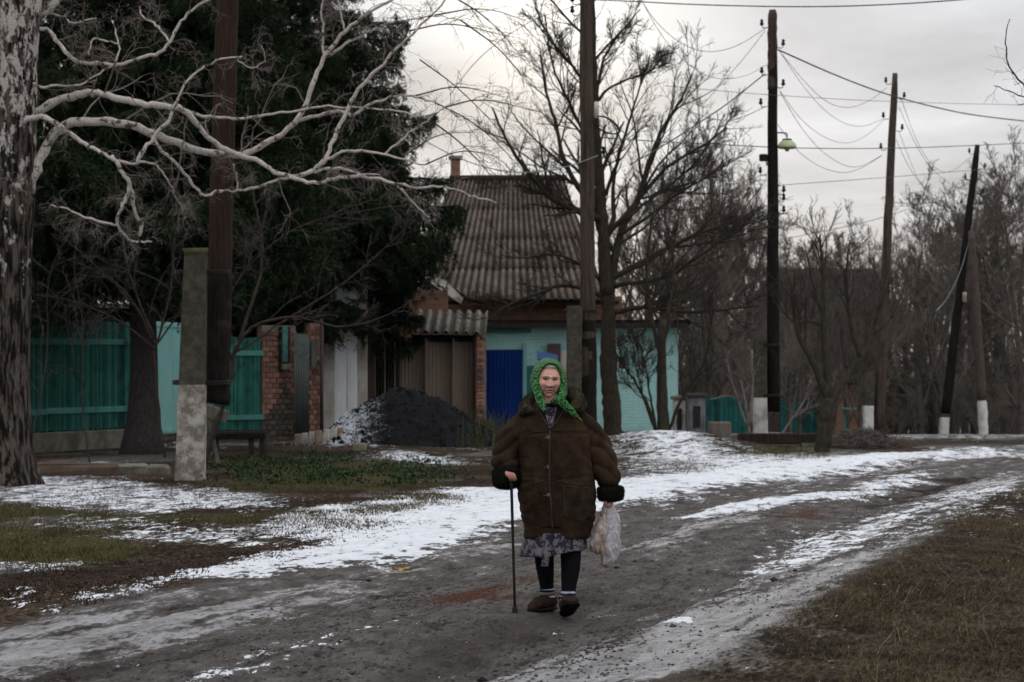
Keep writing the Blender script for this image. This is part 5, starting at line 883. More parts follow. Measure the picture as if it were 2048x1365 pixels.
woody('shrub', 'pale looping bramble stems behind the lamp pole stub', 'shrub', (PX(1500, 51), 51, 0), [S([(1500, 880), (1497, 840), (1490, 800), (1480, 760)], 8, 6, 51), S([(1492, 850), (1475, 800), (1462, 760), (1455, 730)], 6, 3, 51), S([(1500, 850), (1505, 790), (1503, 700)], 10, 5, 51), S([(1560, 875), (1590, 830), (1612, 800), (1620, 760)], 6, 3, 51), S([(1590, 835), (1620, 815), (1612, 770), (1640, 760)], 5, 2, 51), S([(1420, 800), (1450, 792), (1490, 795)], 4, 2, 51)], M_TWIGL, M_TWIGL, (5, 4, 2), (.5, .5, .5), .1, (.006, .0045, .004))
# brush pile
bpP = []; n = 1400; cx0, cy0 = PX(1722, 46), 46.0; ang_ = rng.uniform(0, np.pi * 2, n); rr = np.sqrt(rng.uniform(0, 1, n)); xx = cx0 + rr * np.cos(ang_) * .75; yy_ = cy0 + rr * np.sin(ang_) * 1.0; hh = (1 - rr ** 1.5) * .36; dd = rng.normal(size=(n, 3)) * [1, 1, .3]; dd /= np.linalg.norm(dd, axis=1, keepdims=True); c = np.stack([xx, yy_, gz(xx, yy_) + hh * rng.uniform(.3, 1, n) + .02], 1); ln_ = rng.uniform(.08, .28, (n, 1)); pts = np.stack([c - dd * ln_, c + rng.normal(0, .02, (n, 3)), c + dd * ln_], 1); m = MB(); tubes(m, pts, np.full((n, 3), .006), 3, False)
tag(m.obj('brush_pile', rough_mat('dead_sticks', (.075, .060, .050), (.16, .135, .115), 5, bump=0)), 'grey heap of dead brushwood beside the orchard tree', 'brush pile')
# small evergreen weeds at the foot of the coal heap
sp0 = sample_zone([(935, 872), (1000, 868), (1010, 890), (950, 900)], 1100); t = blades('weed_clump', sp0, .5, .02, .5, blade_mat('weed', (.05, .055, .022), (.08, .08, .035), (.11, .10, .05)), 'dull green weeds between coal heap and blue gate', 'weeds')
# ------------------------------------------------------------------ far woods
def bare_tree_meshes(seed, H, spread, lv):
    global rng
    keep = rng; rng = np.random.default_rng(seed); tpts = smoothline([(0, 0, -.3), (rng.normal(0, .1), 0, H * .25), (rng.normal(0, .2), rng.normal(0, .2), H * .6), (rng.normal(0, .3), rng.normal(0, .3), H)], 16)
    tr_ = np.linspace(.16, .02, 16) * H / 8; mt = MB(); tubes(mt, tpts, tr_, 7); mc = MB(); Pb, Rb = tpts[None], tr_[None]
    for i, (n_, lf_) in enumerate(lv): Pb, Rb = spawn(Pb, Rb, n_, lf_, .5, spread, .22, .16, 7 - (i > 1), .15, rmin=(.018, .011, .008, .0065)[i], t0=.12 if i == 0 else .1); tubes(mc, Pb, Rb, 3, False)
    a_, b_ = mt.mesh('trunk', M_FARB), mc.mesh('crown', M_FART); rng = keep; return a_, b_
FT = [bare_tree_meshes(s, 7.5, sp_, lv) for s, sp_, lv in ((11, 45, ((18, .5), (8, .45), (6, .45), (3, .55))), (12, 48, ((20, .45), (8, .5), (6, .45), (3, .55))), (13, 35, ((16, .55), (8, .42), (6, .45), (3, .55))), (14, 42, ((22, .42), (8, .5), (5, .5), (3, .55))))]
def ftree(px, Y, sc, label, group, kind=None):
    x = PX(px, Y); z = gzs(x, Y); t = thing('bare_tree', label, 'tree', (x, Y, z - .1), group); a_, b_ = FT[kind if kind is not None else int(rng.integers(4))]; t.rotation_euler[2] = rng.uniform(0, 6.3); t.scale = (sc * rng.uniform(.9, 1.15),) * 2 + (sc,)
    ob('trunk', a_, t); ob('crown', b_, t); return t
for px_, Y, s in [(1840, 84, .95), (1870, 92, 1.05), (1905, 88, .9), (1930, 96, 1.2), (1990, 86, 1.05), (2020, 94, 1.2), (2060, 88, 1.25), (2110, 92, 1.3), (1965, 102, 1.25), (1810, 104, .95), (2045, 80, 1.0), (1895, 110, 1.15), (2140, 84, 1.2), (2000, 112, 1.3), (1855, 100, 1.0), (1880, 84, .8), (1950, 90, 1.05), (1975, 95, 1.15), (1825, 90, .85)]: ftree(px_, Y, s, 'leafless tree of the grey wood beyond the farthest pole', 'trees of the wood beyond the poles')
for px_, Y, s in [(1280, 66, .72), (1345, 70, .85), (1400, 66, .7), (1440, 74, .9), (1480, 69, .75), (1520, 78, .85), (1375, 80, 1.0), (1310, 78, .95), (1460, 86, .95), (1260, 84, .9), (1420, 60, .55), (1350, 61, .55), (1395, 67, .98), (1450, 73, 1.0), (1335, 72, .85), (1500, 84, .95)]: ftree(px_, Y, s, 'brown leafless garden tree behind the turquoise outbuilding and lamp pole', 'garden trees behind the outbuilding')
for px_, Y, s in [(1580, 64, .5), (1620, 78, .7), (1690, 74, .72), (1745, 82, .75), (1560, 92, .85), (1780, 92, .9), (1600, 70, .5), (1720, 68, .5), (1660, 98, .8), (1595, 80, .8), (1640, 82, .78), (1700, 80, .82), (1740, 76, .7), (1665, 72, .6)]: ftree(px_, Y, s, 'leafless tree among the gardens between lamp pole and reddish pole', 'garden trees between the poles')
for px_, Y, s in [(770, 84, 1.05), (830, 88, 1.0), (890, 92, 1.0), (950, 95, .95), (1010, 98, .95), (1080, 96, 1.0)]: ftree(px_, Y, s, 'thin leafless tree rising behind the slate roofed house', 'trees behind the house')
m = MB()
for k in range(60):
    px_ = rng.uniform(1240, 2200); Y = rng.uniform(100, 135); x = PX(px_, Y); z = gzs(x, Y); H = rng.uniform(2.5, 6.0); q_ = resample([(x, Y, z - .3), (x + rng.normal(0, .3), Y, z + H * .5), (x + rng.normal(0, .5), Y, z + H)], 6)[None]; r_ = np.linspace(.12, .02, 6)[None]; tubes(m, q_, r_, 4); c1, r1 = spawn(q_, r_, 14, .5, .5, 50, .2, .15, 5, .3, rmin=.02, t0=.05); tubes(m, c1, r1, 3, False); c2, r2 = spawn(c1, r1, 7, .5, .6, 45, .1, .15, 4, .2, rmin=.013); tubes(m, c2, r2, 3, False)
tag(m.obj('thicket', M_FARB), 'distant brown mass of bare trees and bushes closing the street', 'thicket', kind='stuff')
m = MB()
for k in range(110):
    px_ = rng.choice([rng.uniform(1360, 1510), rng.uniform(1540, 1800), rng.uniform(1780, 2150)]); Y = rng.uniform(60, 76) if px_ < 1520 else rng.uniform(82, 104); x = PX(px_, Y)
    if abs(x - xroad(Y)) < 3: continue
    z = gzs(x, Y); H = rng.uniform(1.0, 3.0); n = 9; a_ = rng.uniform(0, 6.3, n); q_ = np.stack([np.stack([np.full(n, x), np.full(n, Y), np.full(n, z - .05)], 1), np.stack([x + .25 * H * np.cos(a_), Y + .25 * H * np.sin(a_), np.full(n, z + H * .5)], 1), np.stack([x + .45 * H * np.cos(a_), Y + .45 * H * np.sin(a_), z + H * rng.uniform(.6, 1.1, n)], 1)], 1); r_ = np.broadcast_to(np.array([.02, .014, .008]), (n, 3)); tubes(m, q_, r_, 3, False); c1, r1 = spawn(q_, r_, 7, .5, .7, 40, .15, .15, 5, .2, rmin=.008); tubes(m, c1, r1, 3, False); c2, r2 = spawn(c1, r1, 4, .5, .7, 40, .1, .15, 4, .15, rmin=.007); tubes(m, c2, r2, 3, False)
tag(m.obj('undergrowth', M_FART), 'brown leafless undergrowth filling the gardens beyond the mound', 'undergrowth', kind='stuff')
woody('bare_tree', 'thorny leafless branches reaching in at the right edge of the sky', 'tree', (PX(2230, 27), 27, 0), [S([(2230, 1010), (2225, 800), (2215, 500), (2190, 300)], 40, 20, 27), S([(2195, 330), (2120, 230), (2060, 180), (2035, 160), (2018, 135), (2012, 110), (2010, 75), (2020, 38)], 9, 2, 27, -.3), S([(2190, 300), (2110, 215), (2048, 193), (2030, 188), (2010, 181), (1988, 172)], 7, 2, 27), S([(2190, 290), (2110, 220), (2060, 205), (2035, 211)], 5, 2, 27)], M_BARK, M_TWIGD, (3, 2, 1), (.06, .3, .3), .0, (.003, .002, .002), ang=60)
# ------------------------------------------------------------------ the woman
WX, WY = PX(1100, 14.95), 14.95; WZ = gzs(WX, WY) + .005; KP = F / 14.95
def wl(px, py, y=0.): return ((px - 1100) / KP, y, (1222 - py) / KP)          # photo pixel -> her local frame
def fuse(name, mbs, voxel, mat, smooth=6, fac=.5):
    m = MB()
    for b_ in mbs:
        V, f = b_.arrays(); q_ = [x for x in f if x.shape[1] == 4]; t_ = [x for x in f if x.shape[1] == 3]; m.add(V, q_[0] if q_ else None, t_[0] if t_ else None)
    o = m.obj('tmp', mat); md = o.modifiers.new('r', 'REMESH'); md.mode = 'VOXEL'; md.voxel_size = voxel; md.use_smooth_shade = True; s_ = o.modifiers.new('s', 'SMOOTH'); s_.iterations = smooth; s_.factor = fac
    dg = bpy.context.evaluated_depsgraph_get(); dg.update(); me = bpy.data.meshes.new_from_object(o.evaluated_get(dg)); me.name = name; old = o.data; bpy.data.objects.remove(o); bpy.data.meshes.remove(old)
    me.materials.clear(); me.materials.append(mat); return me
def getv(me): a_ = np.empty(len(me.vertices) * 3); me.vertices.foreach_get('co', a_); return a_.reshape(-1, 3)
def getn(me): a_ = np.empty(len(me.vertices) * 3); me.vertices.foreach_get('normal', a_); return a_.reshape(-1, 3)
def setv(me, V): me.vertices.foreach_set('co', V.ravel()); me.update()
def loft(rings, n=40, ex=2.4, K=None):
    """rings: (cx, cy, z, a, b) stacked in z; closed"""
    rg = np.array(rings, float)
    if K: 
        u = np.linspace(0, len(rg) - 1, K); rs = smoothline(rg, K, 2); rg = rs
    th = np.arange(n) * 2 * np.pi / n; c, s_ = np.cos(th), np.sin(th); cx_ = np.sign(c) * np.abs(c) ** (2 / ex); sy_ = np.sign(s_) * np.abs(s_) ** (2 / ex); m = MB(); k = len(rg)
    V = np.concatenate([np.stack([r[0] + r[3] * cx_, r[1] + r[4] * sy_, np.full(n, r[2])], 1) for r in rg] + [rg[:1, :3] * [1, 1, 1], rg[-1:, :3]]); ii = np.arange(k * n).reshape(k, n); nx = np.roll(ii, -1, 1)
    up = rg[-1, 2] > rg[0, 2]; q_ = np.stack([ii[:-1], nx[:-1], nx[1:], ii[1:]], -1).reshape(-1, 4); t_ = np.concatenate([np.stack([nx[0], ii[0], np.full(n, k * n)], 1), np.stack([ii[-1], nx[-1], np.full(n, k * n + 1)], 1)])
    if not up: q_ = q_[:, ::-1]; t_ = t_[:, ::-1]
    return m.add(V, q_, t_)
def limb(pts, rads, K=24, sides=18, flatten=None):
    p = smoothline(np.concatenate([np.array(pts, float), np.array(rads, float)[:, None]], 1), K, 2); m = MB(); r_ = p[:, 3].copy(); e = np.array([0, .6, .85]); r_[:3] *= [.35, .75, .95]; r_[-3:] *= [.95, .75, .35]; tubes(m, p[:, :3], r_, sides); return m
wo = thing('person', 'elderly woman in a brown sheepskin coat and green headscarf walking with a cane', 'person', (WX, WY, WZ))
# materials
g = G('suede_coat'); wp = g.pos(); n1 = g.noise(wp, 7, 5, .6); n2 = g.noise(wp, 60, 4, .65); n3 = g.noise(wp, 2.6, 4, .6); col = g.mix(g.ramp(n1, .3, .7), (.014, .0084, .0052), (.031, .0185, .0112)); col = g.mix(g.ramp(n3, .50, .66), col, (.058, .034, .019)); col = g.mix(g.math('MULTIPLY', g.ramp(n2, .5, .7), .5), col, (.052, .031, .018)); g.bump(g.math('ADD', g.math('MULTIPLY', n2, .35), n1), .006); M_COAT = g.fin(col, .95, Specular_IOR_Level=.08)
M_FUR = rough_mat('dark_olive_fur', (.026, .022, .013), (.066, .057, .034), 45, rough=.95, bump=.006); M_FURD = rough_mat('black_fur', (.006, .006, .005), (.016, .015, .012), 60, rough=.95, bump=.006)
M_SEAM = rough_mat('coat_seam', (.030, .024, .019), (.060, .050, .042), 40, rough=.8, bump=0); M_BTN = rough_mat('horn_button', (.10, .095, .09), (.16, .15, .14), 40, rough=.3, bump=0)
M_TIGHT = rough_mat('black_tights', (.004, .004, .005), (.008, .008, .009), 90, rough=.9, bump=.001); M_SWEAT = rough_mat('black_knit', (.006, .006, .008), (.014, .013, .016), 60, rough=.95, bump=.003)
g = G('flower_print'); wp = g.pos(); v1 = g.voro(wp, 46); n1 = g.noise(wp, 55, 3, .6); n2 = g.noise(wp, 24, 3, .6, .8); c = g.mix(g.ramp(n2, .44, .56), (.024, .021, .029), (.13, .118, .135)); c = g.mix(g.ramp(v1, .30, .16), c, (.20, .105, .12)); c = g.mix(g.ramp(n1, .58, .66), c, (.030, .026, .035)); g.bump(n2, .003); M_PRINT = g.fin(c, .9)
g = G('green_knit'); wp = g.pos(); vv = g.voro(g.mapv(wp, (1, 1, 1.15), (0, R(40), 0)), 95); n1 = g.noise(wp, 14, 3, .6); c = g.mix(g.ramp(n1, .35, .65), (.034, .145, .034), (.066, .22, .058)); c = g.mix(g.ramp(vv, .46, .62), c, (.005, .036, .009)); c = g.mix(g.ramp(vv, .30, .12), c, (.16, .38, .125)); g.bump(g.math('MULTIPLY', vv, -1.), .006); M_SCARF = g.fin(c, .9, Sheen_Weight=.15)
g = G('skin'); wp = g.pos(); ac = g.attr('skin'); n1 = g.noise(wp, 120, 4, .65); n2 = g.noise(wp, 22, 4, .6); c = g.mix(g.math('MULTIPLY', g.ramp(n2, .45, .7), .35), ac, (.30, .13, .095)); g.bump(g.math('ADD', n1, n2), .0018); M_SKIN = g.fin(c, .55, Subsurface_Weight=.0)
# ---- coat
torso = loft([(.043, -.02, .455, .200, .165), (.046, -.02, .50, .212, .175), (.050, -.01, .60, .232, .19), (.046, -.01, .72, .246, .20), (.040, -.005, .85, .236, .20), (.030, 0, .98, .222, .19), (.022, 0, 1.08, .222, .175), (.016, .01, 1.16, .222, .16), (.010, .015, 1.215, .196, .135), (.004, .02, 1.255, .15, .115), (0, .02, 1.30, .085, .085)], 56, 2.4, 60)
ra = limb([(-.06, .01, 1.20), (-.12, .012, 1.185), (-.190, .015, 1.125), (-.246, .015, 1.045), (-.274, .0, .965), (-.272, -.05, .90), (-.264, -.10, .855)], [.07, .085, .094, .093, .088, .080, .070], 34); la = limb([(.08, .01, 1.205), (.145, .012, 1.185), (.222, .018, 1.12), (.288, .018, 1.03), (.333, .012, .92), (.358, 0, .83), (.372, -.02, .76)], [.07, .087, .096, .093, .086, .079, .070], 34)
coat = fuse('coat', [torso], .009, M_COAT, 10)
V = getv(coat); Nn = getn(coat); x, y, z = V.T
arm = np.zeros_like(x)
d_ = arm * .011 * (fbm(x * 9 + 4, z * 26 + 12 * x * np.sign(x) + y * 9, 5, 3) - .5) * 2.2 + (1 - arm) * .019 * (fbm(x * 13 + 4 * z, z * 4.0 + y * 5, 9, 3) - .5) * 2 - .008 * np.exp(-((np.abs(x - .02) - .155 - .25 * (1.1 - z)) / .010) ** 2) * sstep(.86, .95, z) * sstep(1.12, 1.05, z) - .007 * np.abs(np.sin((z * 34 + 9 * fbm(x * 7, z * 7, 66, 2)))) ** 6 * sstep(1.02, .90, z) * sstep(.12, .20, np.abs(x - .04)) * (y < .05) + .004 * (fbm(x * 40, z * 40 + y * 31, 19, 2) - .5)
d_ += (1 - arm) * (-.007 * np.exp(-((z - 1.115 + .05 * np.abs(x - .01)) / .008) ** 2) - .006 * np.exp(-((z - .835 - .10 * (np.abs(x - .03) - .1)) / .007) ** 2)) * (y < .02)
d_ += .006 * np.exp(-((z - .475) / .02) ** 2)
V = V + Nn * d_[:, None]; V[:, 2] += (z < .53) * (.03 * np.exp(-((x - .005) / .05) ** 2)) * (y < 0); setv(coat, V)
ct = ob('coat', coat, wo)
for k_, (am, sgn) in enumerate(((ra, -1), (la, 1))):
    sm_ = fuse('sleeve', [am], .008, M_COAT, 6); V = getv(sm_); Nn = getn(sm_); x, y, z = V.T; ph = z * (78 if k_ == 0 else 66) + x * sgn * 46 + y * 20 + 7 * fbm(x * 6 + k_ * 9, z * 6 + y * 5, 5, 3); w_ = sstep(1.20, 1.06, z) * (.35 + 1.3 * fbm(x * 9 + 3, z * 9 + y * 9, 77, 2))
    d_ = .017 * w_ * (np.abs(np.sin(ph * .5)) ** .55 - .65) + .014 * (fbm(x * 12 + 4, z * 12 + y * 9, 15, 3) - .5); setv(sm_, V + Nn * d_[:, None]); ob('sleeve', sm_, ct)
bvh = BVHTree.FromPolygons([tuple(v) for v in getv(coat)], [tuple(p.vertices) for p in coat.polygons])
def front(px, py, off=.004):
    lx, _, lz = wl(px, py); h, n_, _, _ = bvh.ray_cast(Vector((lx, -1, lz)), Vector((0, 1, 0)))
    if h is None: h, n_, _, _ = bvh.find_nearest(Vector((lx, -.2, lz)))
    return np.array(h) + np.array([0, -1, 0]) * off
def seam(name, pts, r=.004, mat=M_SEAM, off=.002):
    q_ = resample([(a_, b_, 0) for a_, b_ in pts], 24); p = np.array([front(a_, b_, off) for a_, b_, _ in q_]); m = MB(); tubes(m, p, np.full(24, r), 6); return m.obj(name, mat, ct)
seam('front_edge', [(1099, 858), (1098, 900), (1098, 960), (1102, 1020), (1105, 1064)], .0055); seam('yoke_seam', [(1046, 866), (1070, 860), (1096, 858)], .0025); seam('yoke_seam', [(1100, 858), (1135, 856), (1165, 858)], .0025)
seam('hip_seam', [(1048, 968), (1075, 960), (1095, 953)], .0025); seam('hip_seam', [(1104, 953), (1130, 960), (1176, 966)], .0025)
pk = [(1126, 966), (1150, 969), (1176, 971), (1175, 1030), (1150, 1034), (1128, 1027), (1126, 966)]; seam('pocket_seam', pk, .0032)
seam('lapel_edge', [(1071, 802), (1082, 826), (1099, 856)], .005); seam('lapel_edge', [(1128, 818), (1114, 836), (1099, 856)], .005)
for by_ in (871, 929, 984):
    c = front(1096, by_, .004); m = MB(); th = np.arange(14) * 2 * np.pi / 14
    Vb = np.concatenate([np.stack([c[0] + r_ * np.cos(th), np.full(14, c[1] + dy_), c[2] + r_ * np.sin(th)], 1) for r_, dy_ in ((.011, .004), (.0115, -.001), (.009, -.004), (.004, -.0025))]); ii = np.arange(56).reshape(4, 14); nx = np.roll(ii, -1, 1); m.add(Vb, np.stack([ii[:-1], ii[1:], nx[1:], nx[:-1]], -1).reshape(-1, 4), [[42, 42 + i, 43 + i] for i in range(1, 13)]); m.obj('button', M_BTN, ct); seam('button_loop', [(1087, by_ + 2), (1096, by_ - 1), (1100, by_)], .0018, M_BTN, .004)
def patch(name, poly, mat, off, nx_=16, nz_=20, bulge=0.):
    """a cloth patch lying on the coat, its left and right edges given row by row"""
    rows = resample(poly, nz_); V = []
    for k, (xl, xr, py) in enumerate(rows):
        for i in range(nx_):
            t = i / (nx_ - 1); p = front(xl + (xr - xl) * t, py, off + bulge * math.sin(math.pi * t)); V.append(p)
    ii = np.arange(nx_ * nz_).reshape(nz_, nx_); m = MB(); m.add(V, np.stack([ii[:-1, :-1], ii[1:, :-1], ii[1:, 1:], ii[:-1, 1:]], -1).reshape(-1, 4)); return m
patch('dress_front', [(1088, 1113, 812), (1090, 1110, 826), (1096, 1104, 846), (1099, 1100, 856)], M_PRINT, .010).obj('dress_front', M_PRINT, wo)
patch('sweater', [(1070, 1130, 798), (1078, 1122, 818), (1090, 1110, 842), (1098, 1101, 858)], M_SWEAT, .005, 18, 24).obj('sweater', M_SWEAT, wo)
patch('pocket', [(1127, 1176, 969), (1127, 1176, 1000), (1129, 1175, 1030)], rough_mat('worn_leather', (.030, .020, .012), (.062, .042, .024), 22, rough=.7, bump=.004), .0035, 14, 14, .003).obj('pocket', rough_mat('worn_leather', (.016, .0105, .007), (.038, .025, .016), 22, rough=.7, bump=.004), ct)
# ---- fur collar and cuffs
def fuzz(me, n, ln, mat, name, parent, w=.0012):
    me.calc_loop_triangles(); tv_ = np.array([t_.vertices[:] for t_ in me.loop_triangles]); V = getv(me); Nn = getn(me); A_, B_, C_ = V[tv_[:, 0]], V[tv_[:, 1]], V[tv_[:, 2]]; ar = np.linalg.norm(np.cross(B_ - A_, C_ - A_), axis=1); k = rng.choice(len(tv_), n, p=ar / ar.sum()); u, v = rng.random((2, n, 1)); f = u + v > 1; u = np.where(f, 1 - u, u); v = np.where(f, 1 - v, v)
    p = A_[k] * (1 - u - v) + B_[k] * u + C_[k] * v; nn = Nn[tv_[k, 0]] + rng.normal(0, .45, (n, 3)) + [0, 0, -.25]; nn /= np.linalg.norm(nn, axis=1, keepdims=True); t_ = np.cross(nn, rng.normal(size=(n, 3))); t_ /= np.linalg.norm(t_, axis=1, keepdims=True) + 1e-9
    Vf = np.stack([p - t_ * w, p + t_ * w, p + nn * ln * rng.uniform(.5, 1.2, (n, 1))], 1).reshape(-1, 3); o = ob(name, mesh_np(name, Vf, [np.arange(n * 3).reshape(-1, 3)], mat, False), parent); return tag(o, kind='stuff')
col_p = [(-.095, -.140, 1.248), (-.146, -.10, 1.256), (-.142, .0, 1.292), (-.10, .085, 1.325), (0, .11, 1.335), (.09, .09, 1.35), (.138, .02, 1.352), (.176, -.05, 1.318), (.165, -.115, 1.272), (.10, -.15, 1.252)]
cl = limb(col_p, [.016, .028, .036, .040, .040, .042, .044, .042, .032, .018], 40, 16); cl2 = limb([(a_ * 1.0 + (-.02 if a_ < 0 else .02) * 1.2, b_, c_ - .03) for a_, b_, c_ in col_p[1:-1]], [.02, .034, .04, .04, .04, .04, .036, .02], 34, 14)
cme = fuse('collar', [cl, cl2], .007, M_FUR, 8); V = getv(cme); V += getn(cme) * (.006 * (fbm(V[:, 0] * 45, V[:, 2] * 45 + V[:, 1] * 40, 4, 3) - .5) * 2)[:, None]; setv(cme, V); co_ = ob('fur_collar', cme, wo); fuzz(cme, 9000, .012, M_FUR, 'fur', co_)
def cuff(p, dirv, r0, r1, h):
    dv = np.array(dirv, float); dv /= np.linalg.norm(dv); P0 = np.array(p, float); m = limb([P0 - dv * h * .5, P0 - dv * h * .25, P0 + dv * h * .25, P0 + dv * h * .5], [r0, r0 * 1.06, r1 * 1.04, r1], 16, 20); me = fuse('cuff', [m], .007, M_FURD, 3); o = ob('cuff', me, wo); fuzz(me, 5000, .011, M_FURD, 'fur', o); return o
cuff((-.270, -.095, .835), (.02, -.25, -1), .083, .080, .135); cuff((.374, -.02, .735), (.03, -.02, -1), .080, .077, .10)
# ---- dress hem, belt end, legs, socks, shoes
def skirt(rings_top, rings_bot, K=14, n=72):
    m = MB(); th = np.arange(n) * 2 * np.pi / n; V = []
    for k in range(K):
        t = k / (K - 1); cx_ = .035 + .0 * t; a_ = .185 + .022 * t; b_ = .170 + .045 * t; zb = .50 + (.36 - .50) * t - .012 * t * np.cos(th - .5) - t * .022 * np.sign(-np.cos(th)) * (np.abs(np.cos(th)) ** .5) + t * .022 * np.clip(np.cos(th), 0, 1)
        fold = 1 + .045 * t * np.sin(th * 9 + .6) + .02 * t * np.sin(th * 17); V.append(np.stack([cx_ - .02 * t + a_ * np.cos(th) * fold, -.028 + b_ * np.sin(th) * fold, zb], 1))
    ii = np.arange(K * n).reshape(K, n); nx = np.roll(ii, -1, 1); m.add(np.concatenate(V), np.stack([ii[:-1], ii[1:], nx[1:], nx[:-1]], -1).reshape(-1, 4)); o = m.obj('dress', M_PRINT, wo); s_ = o.modifiers.new('t', 'SOLIDIFY'); s_.thickness = .003; return o
skirt(0, 0)
m = MB(); pts = smoothline([wl(1098, 1062, -.215), wl(1096, 1085, -.235), wl(1091, 1105, -.25), wl(1088, 1124, -.25)], 14); w_ = np.array([.024] * 14); V = np.concatenate([pts + [-.022, 0, 0], pts + [.022, 0, 0], pts + [.022, .004, 0], pts + [-.022, .004, 0]]); i = np.arange(13); m.add(V, np.concatenate([np.stack([i + a_ * 14, i + ((a_ + 1) % 4) * 14, i + 1 + ((a_ + 1) % 4) * 14, i + 1 + a_ * 14], 1) for a_ in range(4)])); m.obj('belt_end', M_PRINT, wo)
LEG = [[(-.035, .10, .62), (-.037, .09, .36), (-.030, .085, .27), (-.018, .08, .15), (-.014, .08, .07)], [(.120, -.04, .62), (.127, -.10, .37), (.124, -.135, .28), (.110, -.175, .16), (.107, -.195, .09)]]
RAD = [[.075, .062, .058, .043, .040], [.078, .064, .060, .044, .041]]
tme = fuse('tights', [limb(LEG[k], RAD[k], 30, 20) for k in (0, 1)], .007, M_TIGHT, 4); ob('tights', tme, wo)
g = G('striped_sock'); sp_ = g.n('SeparateXYZ'); g.set(sp_.inputs[0], g.pos()); zs = sp_.outputs[2]; n1 = g.noise(g.pos(), 60, 3, .6); st_ = g.math('MAXIMUM', g.math('COMPARE', zs, .03), 0.); band = g.n('MapRange'); w1 = g.math('LESS_THAN', g.math('ABSOLUTE', g.math('SUBTRACT', zs, .055)), .006); w2 = g.math('LESS_THAN', g.math('ABSOLUTE', g.math('SUBTRACT', zs, .008)), .006); w3 = g.math('MULTIPLY', g.math('LESS_THAN', g.math('ABSOLUTE', g.math('SUBTRACT', zs, .030)), .004), g.ramp(g.noise(g.pos(), 75, 2, .5), .5, .55)); c = g.mix(g.math('MAXIMUM', g.math('MAXIMUM', w1, w2), w3), (.010, .014, .040), (.36, .37, .40)); g.bump(n1, .003); M_SOCK = g.fin(c, .95)
for k in (0, 1):
    p = LEG[k]; a_ = np.array(p[4]); b_ = np.array(p[3]); zt = .147 if k == 0 else .150; m = limb([(a_[0], a_[1], .065), (a_[0], a_[1], .10), (b_[0], b_[1], zt)], [.049, .046, .048], 14, 20); V, f = m.arrays(); zo = .083 if k == 0 else .086; V = V - [0, 0, zo]; m2 = MB(); m2.add(V, f[0], f[1] if len(f) > 1 else None); o = m2.obj('sock', M_SOCK, wo); o.location = (0, 0, zo)
M_SHOE = rough_mat('brown_suede_shoe', (.022, .013, .009), (.046, .028, .020), 30, rough=.92, bump=.004); M_SOLE = rough_mat('black_rubber_sole', (.006, .006, .006), (.013, .012, .012), 30, rough=.7, bump=.003); M_FLEECE = rough_mat('fleece_trim', (.12, .10, .08), (.20, .17, .14), 60, rough=1, bump=.006)
def shoe(loc, yaw, pitch):
    s_ = bpy.data.objects.new('shoe', None); COL.objects.link(s_); s_.parent = wo; s_.location = loc; s_.rotation_euler = (pitch, 0, yaw)
    def sec(prof, h0, h1f, name, mat, vox=.005):
        rows = []; n = 28; th = np.arange(n) * 2 * np.pi / n; K = len(prof)
        V = np.concatenate([np.stack([w * np.cos(th), np.full(n, yy_), np.clip(h0 + (h1 - h0) * (.5 + .5 * np.sin(th) * 1.02), h0, h1)], 1) for yy_, w, h1 in prof]); ii = np.arange(K * n).reshape(K, n); nx = np.roll(ii, -1, 1); m = MB(); q_ = np.stack([ii[:-1], ii[1:], nx[1:], nx[:-1]], -1).reshape(-1, 4); t_ = [[0, i + 1, i] for i in range(1, n - 1)] + [[(K - 1) * n, (K - 1) * n + i, (K - 1) * n + i + 1] for i in range(1, n - 1)]; m.add(V, q_, t_); me = fuse(name, [m], vox, mat, 5); return ob(name, me, s_)
    up = [(.075, .020, .07), (.065, .036, .092), (.03, .046, .108), (-.01, .047, .108), (-.05, .050, .095), (-.09, .054, .080), (-.125, .051, .066), (-.150, .040, .050), (-.165, .018, .036)]
    sec(up, .014, 0, 'upper', M_SHOE); sec([(y_, w + .004, .026) for y_, w, h in up], -.004, 0, 'sole', M_SOLE, .004)
    th = np.linspace(0, 2 * np.pi, 30); m = MB(); tubes(m, np.stack([.045 * np.cos(th), .012 + .052 * np.sin(th), .108 + .006 * np.sin(th)], 1), np.full(30, .010), 8, False); m.obj('collar_trim', M_FLEECE, s_)
    m = MB(); px_ = np.linspace(-1, 1, 16); tubes(m, np.stack([.050 * px_, -.075 - .03 * (1 - px_ ** 2), .030 + .058 * np.sqrt(np.clip(1 - px_ ** 2, 0, 1))], 1), np.full(16, .0035), 6); m.obj('toe_seam', M_SEAM, s_); return s_
shoe((-.018, .075, .004), R(-38), 0.); shoe((.106, -.185, .014), R(10), R(-24))
